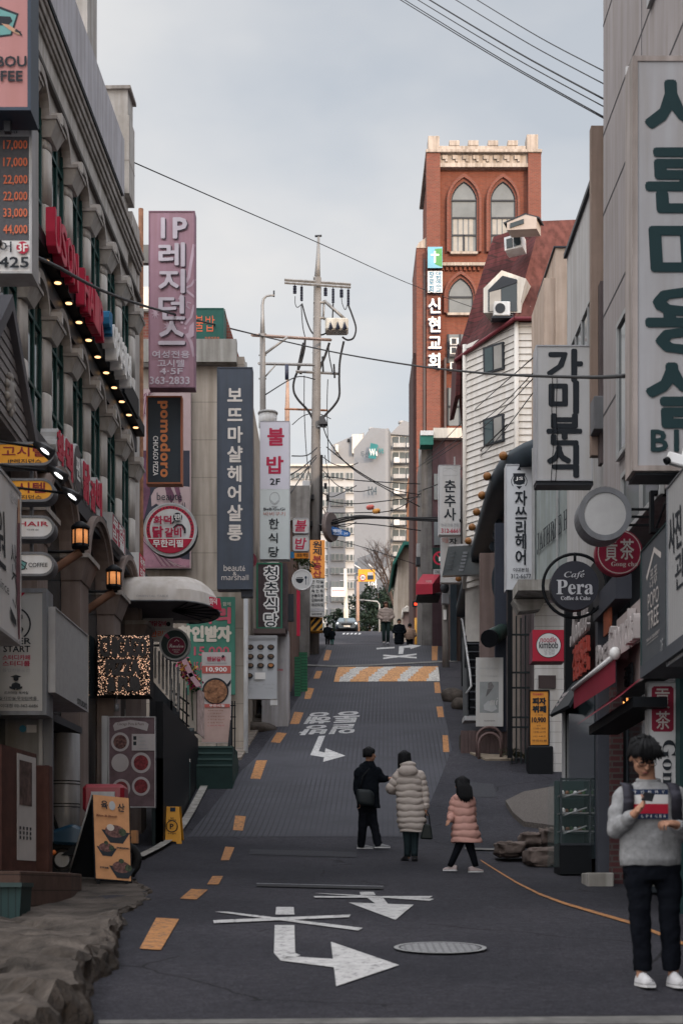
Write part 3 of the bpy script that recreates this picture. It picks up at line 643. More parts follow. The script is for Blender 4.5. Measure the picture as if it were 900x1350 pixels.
b = MB(); b.box(-7, PX(384, 47), 47, 56, 4, PZ(690, 47), mat('brown_plaster', (.15, .10, .085), .9, var=.3, streak=.3)); b.build('wall', lowb)
b = MB(); b.box(-7, PX(408, 56), 56.0, 60, 6, PZ(640, 56), mat('grey_plaster', (.16, .15, .145), .9, var=.3, streak=.3)); b.build('rear_wall', lowb)
b = MB(); b.box(-7, PX(386, 46.8), 46.6, 56.2, PZ(690, 47), PZ(686, 47), CONC); b.build('roof', lowb)
b = MB(); b.box(PX(340,46.9), PX(352,46.9), 46.93, 46.998, PZ(760,47), PZ(712,47), GLS); b.build('window', lowb)
cw = thing('corrugated_fence', 'tall beige corrugated sheet fence beside the brown wooden restaurant sign', 'fence', (PX(388, 46), 46, g(46)))
b = MB(); k = 14
for i in range(k):
 y0, y1 = 42 + i * .5, 42.5 + i * .5; x = -2.02 + .03 * (y0 - 42); b.add([(x, y0, g(y0) - .3), (x + .06, y0 + .25, g(y0) - .3), (x, y1, g(y1) - .3), (x, y1, PZ(745, 46)), (x + .06, y0 + .25, PZ(745, 46)), (x, y0, PZ(745, 46)), (x-.05, y0, g(y0) - .3), (x-.05, y1, g(y1) - .3), (x-.05, y1, PZ(745, 46)), (x-.05, y0, PZ(745, 46))],
                   [(0,1,4,5),(1,2,3,4),(5,4,3,8,9),(7,6,9,8),(6,0,5,9)], CREAMW)
b.build('sheet', cw)
b = MB()
for y in (42, 45.5, 49): b.cyl((-2.12 + .03*(y-42), y, g(y) - .3), (-2.12 + .03*(y-42), y, PZ(742, 46)), .05, GREY, n=6)
b.build('fence_posts', cw)
for i, (px_, py_, r_) in enumerate(((318,948,.0),(357,912,.42),(372,897,.45),(382,880,.4),(396,862,.38),(345,930,.45),(333,962,.5),(352,948,.33))):
 if r_ == 0: continue
 p = GP(px_, py_); b = MB(); b.ball((0,0,0), (r_*1.25, r_*.9, r_*.5), ROCK, 12, 8)
 b.v = [v * (1 + .28 * mn.noise(v * 2.2 + Vector((i*3, 0, 0))) + .12 * mn.noise(v * 6)) for v in b.v]
 for v in b.v: v.z = min(v.z, r_*.34)
 lb = ['', 'worn stone below the foot of the white menu panel', 'flat worn stone just above the menu panel foot', 'small worn stone nearest the green crates', 'rough stone highest up the left edge of the slope', 'broad stone leaning under the white menu panel corner', 'large flat stone at the top of the brick pavement', 'dark stone between the brick pavement and the road dashes'][i]
 tag(b.build('edge_stone', loc=p), lb, 'stone', 'stones along the left edge of the slope')
PGRY = mat('mauve_grey_render', (.335, .305, .305), .85, var=.08, scale=1.2, streak=.16, bump=.1, bscale=30)
SEAM = mat('render_seam', (.09, .085, .09), .9)
rb = thing('grey_corner_building', 'tall mauve-grey rendered building standing behind the big grey hair salon sign', 'building', (3.7, 0, 0), math.atan2(-1, .0125))
def RB(name, fn, bevel=0): b = MB(); fn(b); return b.build(name, rb, world=False, bevel=bevel)
def _rw(b):
 b.box(-20, 6, 0, 17, e(4.35), e(24), PGRY); b.box(-20, 6, .35, 17, -6, e(4.35), DKGREY)
RB('wall', _rw)
def _seams(b):
 for z in (9.95, 8.9, 7.55, 6.25, 11.4, 12.8): b.box(-20, 6, -.004, -.0005, e(z), e(z + .03), SEAM)
 for x in (-17.6, -15.2): b.box(x, x + .02, -.004, -.0005, e(5), e(23.9), SEAM)
RB('wall_joints', _seams)
WFR = mat('window_frame_grey', (.33, .33, .33), .45)
for x0, x1, z0, z1 in ((-17.1, -15.7, 9.95, 11.6), (-18.9, -17.4, 5.35, 7.05), (-18.6, -16.4, 4.3, 5.1), (-15.2, -12.5, 5.35, 7.05)):
 b = MB(); b.box(x0, x1, -.05, -.006, e(z1) - .06, e(z1), WFR).box(x0, x1, -.05, -.006, e(z0), e(z0) + .06, WFR)
 for x in (x0, (x0+x1)/2, x1 - .06): b.box(x, x + .06, -.05, -.007, e(z0) + .06, e(z1) - .06, WFR)
 f = b.build('window', rb, world=False); MB().box(x0 + .06, x1 - .06, -.02, -.008, e(z0) + .06, e(z1) - .06, GLS).build('pane', f, world=False)
TAUPE = mat('taupe_metal', (.26, .19, .155), .6, var=.12, streak=.2)
ab = thing('brown_pier', 'tall narrow brown pier at the far corner of the mauve-grey building', 'pillar', (3.6, 21.5, 3))
b = MB(); b.box(PX(779,21.5), PX(796,21.5), 21.5, 21.65, PZ(600,21.5), PZ(165,21.5), TAUPE); b.build('shaft', ab)
b = MB(); b.box(PX(791,21.3), PX(795.5,21.3), 21.3, 21.49, PZ(610,21.3), PZ(370,21.3), mat('brown_downpipe', (.09,.07,.07), .7)); b.build('downpipe', ab)
b = MB(); b.box(PX(782,21.2), PX(798,21.2), 21.15, 21.49, PZ(567,21.2), PZ(523,21.2), GREY); b.build('vent_box', ab, bevel=.01)
nb = thing('pale_annex_building', 'pale building with a ribbon window rising behind the grey snack bar sign', 'building', (4.3, 24, 3))
PALE = mat('pale_render', (.44, .43, .43), .85, var=.06, streak=.15)
b = MB(); x = 4.25; b.box(x, 9, 23.0, 28.6, -1, E + 11.95, PALE); b.build('wall', nb)
b = MB(); b.box(x - .06, 9.05, 22.95, 28.65, E + 11.95, E + 12.03, DKGREY); b.build('roof_edge', nb)
b = MB(); b.box(x - .02, x - .001, 24.5, 28.4, E + 7.9, E + 10.0, GLS); b.build('window_glass', nb)
b = MB()
for y in (24.5, 25.2, 25.9, 26.6, 27.3, 28.0, 28.36): b.box(x - .05, x - .021, y, y + .05, E + 7.9, E + 10.0, WFR)
b.box(x - .05, x - .021, 24.5, 28.41, E + 10.0, E + 10.06, WFR); b.box(x - .05, x - .021, 24.5, 28.41, E + 7.84, E + 7.9, WFR); b.build('window_frame', nb)
sb = thing('black_corner_shop', 'black-fronted corner shop with a red awning under the round cafe signs', 'shop', (3.4, 20, 1))
b = MB(); b.box(3.5, 8, 20.0, 23.0, -1, PZ(760, 22), BLACK); b.box(3.37, 3.5, 22.85, 23.0, -1, PZ(790, 23), BLACK); b.build('wall', sb)
b = MB(); b.box(3.335, 3.37, 22.86, 22.99, g(23) - .3, PZ(940, 23), LGREY); b.build('corner_strip', sb)
b = MB(); b.box(PX(786,20), PX(812,20), 19.9, 20.1, g(20) - .1, PZ(800, 20), mat('charcoal_post', (.052,.055,.068), .5, var=.15)); b.build('post', sb, bevel=.01)
b = MB(); b.box(PX(771,21.4), PX(778,21.4), 21.4, 21.5, g(21) - .1, PZ(960,21), mat('brown_post', (.09,.055,.05), .7)); b.build('door_jamb', sb)
b = MB(); b.box(3.38, 3.43, 20.3, 22.8, g(22) + .1, PZ(935, 22), GLS); b.build('shop_window', sb)
b = MB(); p0, p1 = P(785, 800, 20), P(785, 830, 20); b.box(3.3, 3.5, 18.3, 19.89, PZ(822,20), PZ(792,20), mat('charcoal_post', (0,0,0))); b.build('fascia', sb)
b = MB(); b.box(PX(806,19.2), PX(823,19.2), 19.3, 19.38, g(19) - .2, PZ(905,19.2), mat('shop_brick', (.95,.95,.95), .9, pat=bricks((.10,.035,.035), (.065,.027,.03), (.085,.07,.068)))); b.build('brick_pier', sb)
b = MB(); b.box(PX(766,19.4), PX(800,19.4), 18.9, 19.4, g(19) - .3, g(19) + .16, CONC); b.build('door_step', sb, bevel=.012)
b = MB(); b.box(3.62, 3.68, 15.6, 19.3, g(18), PZ(880,18), GLS); b.build('dark_glass_front', sb)
b = MB(); b.box(PX(893,15.6), PX(905,15.6), 15.5, 15.7, g(15) - .2, PZ(890,15.6), mat('dark_green_metal', (.012,.035,.036), .5)); b.build('door_frame', sb)
PLUM = mat('plum_render', (.105, .085, .09), .85, var=.18, streak=.3)
TEAL = mat('roof_dark_teal', (.022, .032, .042), .55, var=.2)
db = thing('hair_shop_building', 'plum hair shop building under a long curved dark roof edge with round amber bulbs', 'building', (4.4, 36, 4))
zc = E + 10.2
b = MB(); x0 = 4.28
b.prism([(4.45, 34.6, 0), (4.15, 37, 0), (4.55, 54, 0), (9, 54, 0), (9, 34.6, 0)], (0, 0, zc - .3), PLUM); b.build('wall', db)
cv = [(4.07, 54), (3.86, 46), (3.66, 38.5), (3.66, 37.2), (3.72, 36.3), (3.88, 35.5), (4.1, 34.9), (4.45, 34.35), (4.9, 33.9), (5.6, 33.6)]
b = MB(); top = []
for i in range(len(cv) - 1):
 (xa, ya), (xb, yb) = cv[i], cv[i + 1]
 d = Vector((xb - xa, yb - ya, 0)).normalized(); nn = Vector((d.y, -d.x, 0)) * -1
 inw = Vector((.55, .45, 0))
 A, Bq = Vector((xa, ya, 0)), Vector((xb, yb, 0)); z0, z1, z2 = zc - .42, zc - .05, zc + .12
 q = lambda p, off, z: Vector((p.x, p.y, z)) + inw * off
 b.add([q(A,.0,z1), q(Bq,.0,z1), q(Bq,.12,z2), q(A,.12,z2), q(A,.05,z0), q(Bq,.05,z0), q(Bq,1.5,z0+.05), q(A,1.5,z0+.05), q(A,1.9,z2+.5), q(Bq,1.9,z2+.5)],
          [(0,1,2,3), (4,5,1,0), (7,6,5,4), (3,2,9,8)], TEAL, True)
b.build('roof', db)
AMB = mat('amber_bulb', (.22, .095, .03), .4)
for (px_, py_, Y_) in ((663,601,35.6), (642,628,37.2), (635,653,39), (628,675,41), (622,695,43), (617,713,45.2), (604,763,52)):
 p = P(px_, py_, Y_); b = MB(); b.ball(p, .105, AMB, 10, 8); b.cyl(p + Vector((.1,.02,-.02)), p + Vector((.3,.1,-.06)), .12, LGREY, n=8); b.build('amber_lamp', db)
for i, (px_, py_) in enumerate(((655,765),(650,800),(645,815),(658,690),(654,705),(650,720))):
 p = P(px_, py_, 38 + .6 * i); b = MB(); w_ = .13 if i < 3 else .1; h_ = .42 if i < 3 else .12
 b.prism([p + Vector((w_*math.cos(a), 0, h_*math.sin(a))) for a in [R(30*j) for j in range(12)]], (0, .12, 0), TEAL); b.build('eave_shield', db)
b = MB(); b.box(PX(652,36.5), PX(667,36.5), 36.45, 36.6, PZ(965,36.5), PZ(690,36.5), mat('dark_blue_pillar', (.03,.035,.05), .6)); b.box(PX(668,35.2), PX(674,35.2), 35.0, 35.15, PZ(1000,35.2), PZ(780,35.2), BLACK); b.build('pillar', db)
b = MB(); b.box(PX(632,38.5), PX(652,38.5), 38.4, 38.6, PZ(905,38.5), PZ(730,38.5), mat('tan_plum_panel', (.17,.125,.115), .8, streak=.25)); b.build('door_panel', db)
b = MB(); A, C = Vector((PX(704,34.4), 34.4, 0)), Vector((PX(772,30.6), 30.6, 0)); CURT = mat('ribbed_curtain', (.27, .30, .30), .5, var=.12, streak=.15); k = 34
for i in range(k):
 u0, u1 = i / k, (i + 1) / k; p, q = A.lerp(C, u0), A.lerp(C, u1); mdp = (p + q) / 2 + Vector((.05, .04, 0))
 for s, t in ((p, mdp), (mdp, q)):
  b.add([(s.x, s.y, PZ(772,34)), (t.x, t.y, PZ(772,34)), (t.x, t.y, PZ(585,34)), (s.x, s.y, PZ(585,34))], [(0,1,2,3)], CURT, True)
cu = b.build('curtain', db)
b = MB(); nrm = Vector((-.06, -.05, 0))
for u in (0, .02, .50, .97): p = A.lerp(C, u) + nrm; b.box(p.x, p.x + .04, p.y - .02, p.y + .02, PZ(776,34), PZ(585,34), WFR)
b.build('window_frame', db)
b = MB(); b.box(PX(676,34.2), PX(745,34.2), 33.2, 34.3, PZ(790,34.2), PZ(776,34.2), CONC); b.prism([P(676,790,34.0), P(720,790,34.0), P(712,803,34.0), P(684,806,34.0)], (0, .5, 0), CONC); b.build('ledge', db)
WBRD = mat('white_boards', (.52, .50, .49), .7, var=.07, streak=.2, pat=stripes(2, .24, .012, (.22,.21,.2)))
b = MB(); b.box(PX(705,34.4), PX(790,34.4), 34.4, 34.58, g(34) - .5, PZ(795,34.4), WBRD); b.build('white_wall', db)
b = MB(); b.box(PX(710,34.3), PX(733,34.3), 34.36, 34.398, PZ(907,34.3), PZ(890,34.3), mat('brown_plate', (.05,.035,.035), .5)); b.build('name_plate', db)
b = MB(); b.box(PX(672,36), PX(706,36), 36.0, 36.1, g(36) - .3, PZ(800,36), mat('beige_lobby', (.32,.27,.24), .8)); b.build('lobby_wall', db)
RSH = mat('red_roof_shingle', (.95, .95, .95), .85, var=.3, scale=.9, pat=bricks((.115,.030,.032), (.085,.026,.028), (.05,.02,.02), .35, .16, .012), streak=.35)
RBRK = mat('red_roof_wall', (.125, .045, .037), .85, var=.22, scale=1.2, streak=.4, pat=stripes(2, .45, .02, (.1,.035,.03)))
SID = mat('white_siding', (.56, .53, .50), .6, var=.05, streak=.12)
SIDD = mat('siding_joint', (.20, .18, .17), .8)
hb = thing('white_sided_house', 'white clapboard house with a steep dark red mansard roof and a pentagon dormer', 'house', (5.2, 45, 6))
pa, pb, pc = Vector((PX(613,46.9), 46.9, 0)), Vector((PX(681,45), 45, 0)), Vector((PX(762,45), 45, 0))
zb, zt = 4.0, PZ(425, 45)
b = MB(); b.prism([pa, pb, pc, pc + Vector((0, 8, 0)), pa + Vector((.8, 8, 0))], (0, 0, zt), mat('house_core', (.4,.38,.36), .8)); b.build('core', hb)
b = MB(); bh = .2; z = PZ(760, 45)
while z < zt - .05:
 z1 = min(zt, z + bh)
 for p, q in ((pa, pb), (pb, pc)):
  nr = Vector(((q - p).y, -(q - p).x, 0)).normalized()
  a0, a1 = p + nr * .045, q + nr * .045; c0, c1 = p + nr * .012, q + nr * .012
  b.add([(a0.x,a0.y,z),(a1.x,a1.y,z),(c1.x,c1.y,z1),(c0.x,c0.y,z1)], [(0,1,2,3)], SID)
  b.add([(a0.x,a0.y,z),(a1.x,a1.y,z),(c1.x,c1.y,z),(c0.x,c0.y,z)], [(3,2,1,0)], SIDD)
 z = z1
b.build('siding', hb)
b = MB()
for p in (pa, pb): b.tube([(p.x - .02, p.y - .06, PZ(760,45)), (p.x - .02, p.y - .06, zt)], .075, SID, 6)
b.build('corner_trim', hb)
ea = [Vector((PX(600,47.2), 47.2, zt - .35)), pb + Vector((-.1, -.25, zt + .02)), Vector((PX(764,44.8), 44.8, zt + .05)), Vector((PX(764,44.8), 54, zt)), Vector((PX(606,47.2) + .8, 56, zt - .3))]
ra = [Vector((PX(650,47.6), 47.6, PZ(312,47.6))), Vector((PX(712,46.6), 46.6, PZ(291,46.6))), Vector((PX(762,46.6), 46.6, PZ(289,46.6))), Vector((PX(762,46.6), 53, PZ(291,46.6))), Vector((PX(652,47.6) + .8, 55, PZ(312,47.6)))]
b = MB(); b.add(ea + ra, [(0,1,6,5), (4,0,5,9)], RSH); b.add(ea + ra, [(1,2,7,6), (2,3,8,7), (3,4,9,8)], RBRK); b.add(ea + ra, [(5,6,7,8,9), (4,3,2,1,0)], RBRK); rf = b.build('roof', hb)
b = MB()
for p, q in zip(ea[:3], ea[1:3]):
 b.tube([p, q], .06, mat('gutter_red', (.16,.03,.04), .5), 6)
b.build('gutter', rf)
b = MB(); hx = [P(603,452,47.1), P(609,460,47.1), P(606,520,47.3), P(600,522,47.3)]; b.prism(hx, (0, 2.5, 0), RSH); b.build('roof_flank', hb)
def roofpt(px_, py_):
 d = Vector((px_ - 450, F, 1175 - py_)); o = Vector((0, 0, E)); n = (ea[1] - ea[0]).cross(ra[0] - ea[0]); t = (ea[0] - o).dot(n) / d.dot(n); return o + d * t
dn = Vector((-.35, -.94, 0)).normalized()
def dorm(name, par, outer, dep, m, off=0):
 b = MB(); grp = [(637,412),(661,356),(693,367)] if outer[0][1] > 355 else ([(665,330),(664,313),(688,325)] if outer[0][1] > 304 or name.startswith('sky') else [(668,303),(694,281),(720,303)])
 dist = max(roofpt(*p).dot(dn) for p in grp) + .15
 pl = []
 for px_, py_ in outer:
  d = Vector((px_ - 450, F, 1175 - py_)); o = Vector((0, 0, E)); t = (dist + off - o.dot(dn)) / d.dot(dn); pl.append(o + d * t)
 b.prism(pl, -dn * (.55 if outer[0][1] < 355 else 1.2), m); return b.build(name, par)
dorm('dormer', rf, [(637,412),(637,380),(661,356),(693,367),(686,398),(686,412)], .25, CREAMW)
dorm('dormer_window', rf, [(643,410),(643,382),(662,363),(681,368),(681,410)], .25, GLS, .03)
dorm('dormer_frame', rf, [(644,382),(662,364),(681,369),(681,372),(645,385)], .25, DKGREY, .05)
dorm('dormer_curtain', rf, [(645,410),(645,385),(660,381),(660,409)], .25, mat('beige_curtain', (.40,.36,.32), .8), .045)
dorm('skylight_frame', rf, [(665,330),(664,313),(687,306),(688,325)], .2, WHITE)
dorm('skylight', rf, [(667.5,327),(667,315),(674.5,313),(675,325)], .2, GLS, .03); dorm('skylight', rf, [(677,324.5),(676.5,312),(685,309.5),(686,321.5)], .2, GLS, .03)
dorm('roof_box', rf, [(668,303),(668,292),(692,282),(707,286),(707,301)], .1, mat('roof_box_cream', (.42,.36,.32), .8)); dorm('roof_box_window', rf, [(672,300),(672,294),(690,288),(690,294)], .1, GLS, .03)
dorm('roof_box_cap', rf, [(663,293),(692,280.5),(711,285.5),(711,287.5),(692,283),(664,295)], .25, DKGREY)
def wallpt(px_, py_, off=0):
 nr = Vector(((pb - pa).y, -(pb - pa).x, 0)).normalized(); d = Vector((px_ - 450, F, 1175 - py_)); o = Vector((0, 0, E)); t = (pa.dot(nr) + off - o.dot(nr)) / d.dot(nr); return o + d * t, nr
for y0 in (450, 545):
 rr = [(636,y0+8),(662.5,y0),(663,y0+36),(637,y0+43)]; b = MB(); nr = wallpt(640, 480)[1]
 b.prism([wallpt(*p, .10)[0] for p in rr], -nr * .09, DKGREY); f = b.build('window', hb)
 def ins(c, name, m):
  b = MB(); b.prism([wallpt(*p, .115)[0] for p in c], -nr * .02, m); b.build(name, f)
 ins([(638.5,y0+10),(648.5,y0+6.8),(649,y0+37.5),(639,y0+40.5)], 'pane', mat('teal_pane', (.03,.055,.06), .1, spec=.6)); ins([(650.5,y0+6.5),(660.5,y0+3.5),(661,y0+34),(651,y0+37)], 'pane', mat('curtained_pane', (.26,.25,.235), .3))
ac = thing('air_conditioner', 'white air conditioner with a round fan below the pentagon dormer on the red roof', 'air conditioner', P(661, 420, 45.0))
b = MB(); p = P(661, 418, 45.0); w_, h_ = .22, .42; b.box(p.x - .24, p.x + .24, p.y - .15, p.y + .25, p.z, p.z + h_, WHITE); b.build('casing', ac, bevel=.02)
b = MB(); b.cyl(p + Vector((-.06, -.151, .21)), p + Vector((-.06, -.165, .21)), .15, DKGREY, n=18); b.build('fan_grille', ac)
b = MB(); b.tube([p + Vector((.24,0,.1)), p + Vector((.4,0,.05)), p + Vector((.55,0,.02)), p + Vector((.75,0,.18)), p + Vector((.85,0,.32))], .025, WHITE, 6); b.build('hose', ac)
b = MB(); b.box(p.x - .3, p.x + .35, p.y - .12, p.y + .25, p.z - .06, p.z - .003, DKGREY); b.build('stand', ac)
tb = thing('beige_stair_block', 'plain beige block stepped in two heights beside the red mansard roof', 'building', (5.4, 38, 9))
b = MB(); BB = mat('beige_render', (.40, .315, .26), .85, var=.1, streak=.2)
b.box(PX(717,38), PX(731,38), 38, 40.5, 3, PZ(366,38), BB); b.box(PX(731,38) + .002, PX(754,38), 37.9, 41, 3, PZ(329,38), BB); b.build('wall', tb)
b = MB(); b.box(PX(730,37.8), PX(754.5,37.8), 37.86, 41.05, PZ(329,38), PZ(327,38), DKGREY); b.build('coping', tb)
cb = thing('church_tower', 'red brick church tower with battlements and pointed arch windows', 'church', (8, 85, 15))
YC = 85.0
def cx(p): return PX(p, YC)
def cz(p): return PZ(p, YC)
SAND = mat('pale_sandstone', (.40, .345, .305), .85, var=.18, scale=1.5, streak=.35)
b = MB(); b.box(cx(566), cx(710), YC + .45, YC + 7, 8, cz(205), BRKM); b.build('wall', cb)
for x0, x1 in ((562, 580), (696, 713)):
 b = MB(); b.box(cx(x0), cx(x1), YC, YC + .8, 8, cz(201), BRKD); b.build('corner_pier', cb)
b = MB(); b.box(cx(549), cx(562), YC + .2, YC + 5, 8, cz(325), BRKD); b.prism([(cx(548.5), YC+.15, cz(325)), (cx(562), YC+.15, cz(325)), (cx(562), YC+.15, cz(311)), (cx(552), YC+.15, cz(318))], (0, 4.8, 0), SAND); b.build('buttress', cb)
b = MB(); b.box(cx(545), cx(550), YC + .6, YC + 6, 8, cz(460), mat('dark_brick', (.07,.04,.037), .9, var=.2)); b.build('side_wing', cb)
b = MB()
b.box(cx(561), cx(714), YC - .1, YC + 7.1, cz(201), cz(197), SAND)
for x0, x1, t in ((564, 579, 179), (694, 709, 177)): b.box(cx(x0), cx(x1), YC - .05, YC + .9, cz(197), cz(t), SAND)
b.box(cx(579), cx(694), YC + .05, YC + .5, cz(197), cz(191), SAND)
for x0 in (592, 617, 643, 669): b.box(cx(x0), cx(x0 + 13.5), YC + .02, YC + .55, cz(191) - .002, cz(184), SAND)
b.build('battlements', cb, bevel=.02)
b = MB(); b.box(cx(580), cx(696), YC + .2, YC + .449, cz(214), cz(201), SAND); b.box(cx(580), cx(696), YC + .05, YC + .449, cz(219), cz(214) - .002, SAND)
for i in range(8):
 x = 583 + i * 13.6; b.box(cx(x), cx(x + 7), YC + .08, YC + .199, cz(208), cz(203), SAND); b.box(cx(x + 4), cx(x + 7), YC + .1, YC + .199, cz(211), cz(208) - .002, SAND)
b.build('frieze', cb)
b = MB(); b.box(cx(580), cx(640), YC + .15, YC + .449, cz(348), cz(344), SAND)
for i in range(9): b.box(cx(582 + i*6), cx(585 + i*6), YC + .3, YC + .449, cz(353), cz(348) - .003, BRKM)
b.build('string_course', cb)
def gothic(x0, x1, yt, ysp, yb, n=8):
 """pointed arch outline in photo pixels, clockwise from bottom left"""
 w = x1 - x0; L = []; hgt = ysp - yt
 for i in range(n + 1): t = i / n; L.append((x1 - w * math.cos(t * math.pi / 3), ysp - hgt * math.sin(t * math.pi / 3) / math.sin(math.pi / 3)))
 Rr = [(x0 + x1 - a, b_) for a, b_ in L[::-1]][1:]
 return [(x0, yb)] + L + Rr + [(x1, yb)]
def gwin(x0, x1, yt, ysp, yb, rows, open_row):
 ol = gothic(x0, x1, yt, ysp, yb)
 b = MB()
 for i in range(1, len(ol) - 2):
  for k_, (s0, s1, dd) in enumerate(((1.0, 1.16, .12), (1.16, 1.34, .26))):
   cxm, czm = (x0 + x1) / 2, ysp
   q = []
   for s, p in ((s0, ol[i]), (s0, ol[i+1]), (s1, ol[i+1]), (s1, ol[i])):
    fx = cxm + (p[0] - cxm) * s; fy = czm + (p[1] - czm) * s if p[1] < czm else p[1]; q.append(Vector((cx(fx), YC + .449 - dd, cz(fy))))
   b.prism(q, (0, dd - .004, 0), BRKD)
 for sx in (-1, 1):
  for k_, (s0, s1, dd) in enumerate(((1.0, 1.16, .12), (1.16, 1.34, .26))):
   a, c = sorted(((x0+x1)/2 + sx*(x1-x0)/2*s0, (x0+x1)/2 + sx*(x1-x0)/2*s1)); b.box(cx(a), cx(c), YC + .449 - dd, YC + .445, cz(yb), cz(ysp), BRKD)
 s = b.build('window_surround', cb)
 f = MB(); f.prism([(cx(p[0]), YC + .42, cz(p[1])) for p in ol], (0, .027, 0), GLP); w_ = f.build('window', cb)
 d = MB()
 for i in range(1, len(ol) - 2): d.cyl((cx(ol[i][0]), YC + .4, cz(ol[i][1])), (cx(ol[i+1][0]), YC + .4, cz(ol[i+1][1])), .06, DKGREY, n=5)
 for x in (x0, x1): d.box(cx(x) - .06, cx(x) + .06, YC + .36, YC + .415, cz(yb), cz(ysp), DKGREY)
 for y in rows: d.box(cx(x0), cx(x1), YC + .37, YC + .414, cz(y) - .05, cz(y) + .05, DKGREY)
 if open_row: d.box(cx((x0+x1)/2) - .05, cx((x0+x1)/2) + .05, YC + .37, YC + .413, cz(yb), cz(open_row), DKGREY)
 d.build('window_bars', w_)
 c = MB(); c.box(cx(x0 - 1), cx(x1 + 1), YC + .2, YC + .448, cz(yb + 3), cz(yb), SAND); c.build('sill', w_)
 if open_row:
  c = MB()
  for i in range(4): xx = x0 + 3 + i * (x1 - x0 - 6) / 4; c.box(cx(xx), cx(xx + 5), YC + .409, YC + .419, cz(yb) + .1, cz(open_row - 22), mat('pale_blind', (.30,.285,.265), .8))
  c.build('blind', w_)
gwin(595, 629, 235, 262, 329, (260, 283, 306), 306); gwin(647, 680, 235, 262, 329, (260, 283, 306), 306); gwin(591, 624, 363, 388, 410, (388,), None)
for y0, y1 in ((437, 475), (508, 558)):
 b = MB(); b.box(cx(591), cx(622), YC + .42, YC + .447, cz(y1), cz(y0), GLP); w_ = b.build('window', cb)
 b = MB(); b.box(cx(591), cx(622), YC + .36, YC + .419, cz((y0+y1)/2) - .05, cz((y0+y1)/2) + .05, DKGREY)
 for x in (591, 607, 622): b.box(cx(x) - .05, cx(x) + .05, YC + .36, YC + .418, cz(y1), cz(y0), DKGREY)
 b.build('window_bars', w_)
for i, y0 in enumerate((446, 458, 478)):
 b = MB(); b.box(cx(593), cx(604), YC - .1, YC + .35, cz(y0 + 9), cz(y0), WHITE); b.box(cx(595), cx(601), YC - .12, YC - .101, cz(y0 + 8), cz(y0 + 1), DKGREY)
 lb_ = ['highest of the three small air conditioners beside the church window', 'middle one of the three small air conditioners beside the church window', 'lowest of the three small air conditioners beside the church window'][i]
 tag(b.build('air_conditioner', loc=None), lb_, 'air conditioner', 'air conditioners on the church wall')
b = MB()
for x in (558, 585.5): b.box(cx(x), cx(x) + .12, YC + .1, YC + .44, 10, cz(470 if x > 580 else 340), mat('brown_downpipe', (.09,.07,.07), .7))
b.build('downpipe', cb)
pbk = thing('dark_brown_building', 'dark brown shop building with a cream roof edge below the church', 'building', (4.2, 60, 9))
b = MB(); b.box(PX(570,60), PX(640,60), 60, 66, 6, PZ(580,60), mat('dark_maroon_wall', (.06,.035,.042), .85, var=.2, streak=.2)); b.build('wall', pbk)
b = MB(); b.box(PX(571,59.8), PX(640,59.8), 59.7, 66, PZ(580,60), PZ(567,60), CREAMW); b.build('roof_edge', pbk)
b = MB(); b.box(PX(556,60), PX(569.9,60), 60.3, 64, 6, PZ(590,60), mat('grey_plaster', (0,0,0))); b.build('side_wall', pbk)
b = MB(); b.box(PX(554,59.6), PX(571,59.6), 59.6, 60.29, PZ(590,60), PZ(572,60), mat('teal_roof', (.03,.15,.12), .6)); b.box(PX(554,59.6), PX(571,59.6), 59.55, 59.599, PZ(578,60), PZ(572,60), WHITE); b.build('porch_roof', pbk)
b = MB()
for y0 in (625, 685, 735): b.box(PX(572,59.9), PX(580,59.9), 59.95, 59.998, PZ(y0+34,60), PZ(y0,60), GLP)
b.build('window', pbk)
obk = thing('orange_brick_building', 'narrow orange brick building catching sunlight past the church corner', 'building', (4.4, 100, 18))
b = MB(); b.box(PX(541,100), PX(549,100), 100, 106, 12, PZ(612,100), mat('sunlit_orange_brick', (.42,.17,.075), .9, var=.2)); b.build('wall', obk)
b = MB(); b.prism([(PX(541,99.8), 99.8, PZ(640,100)), (PX(549,99.8), 99.8, PZ(612,100)), (PX(549,99.8), 99.8, PZ(609,100)), (PX(539,99.8), 99.8, PZ(642,100))], (0, 6, 0), CREAMW); b.build('roof_edge', obk)
crh = thing('cream_house', 'small cream house with a teal roof edge at the top of the hill', 'house', (4, 95, 16))
b = MB(); b.box(PX(524,95), PX(558,95), 95, 103, 10, PZ(722,95), mat('cream_plaster', (.44,.375,.315), .85, var=.1, streak=.25)); b.build('wall', crh)
xa, xb = PX(519,94.5), PX(558,94.5)
b = MB(); b.prism([(xa, 94.2, PZ(748,95)), (PX(533,94.5), 94.2, PZ(722,95)), (xb, 94.2, PZ(722,95)), (xb, 94.2, PZ(716,95)), (PX(531,94.5), 94.2, PZ(718,95)), (PX(517,94.5), 94.2, PZ(746,95))], (0, 9, 0), mat('teal_roof', (0,0,0))); b.build('roof', crh)
b = MB(); b.box(PX(530,94.9), PX(545,94.9), 94.6, 94.998, PZ(808,95), PZ(803,95), CREAMW)
b.tube([P(530,815,94.8), P(531,805,94.8), P(536,800,94.8), P(542,803,94.8), P(545,810,94.8)], .09, CREAMW, 6); b.build('porch', crh)
b = MB(); b.box(PX(531,94.9), PX(542,94.9), 94.9, 94.997, PZ(835,95), PZ(806,95), mat('pinkish_door', (.30,.22,.2), .8)); b.build('door', crh)
rrow = thing('grey_row_building', 'grey shop building tucked between the hair shop and the dark brown building', 'building', (4.6, 56, 8))
b = MB(); b.box(PX(592,56), PX(640,56), 55, 59.5, 5, PZ(640,56), mat('grey_row', (.10,.095,.10), .85, streak=.3)); b.build('wall', rrow)
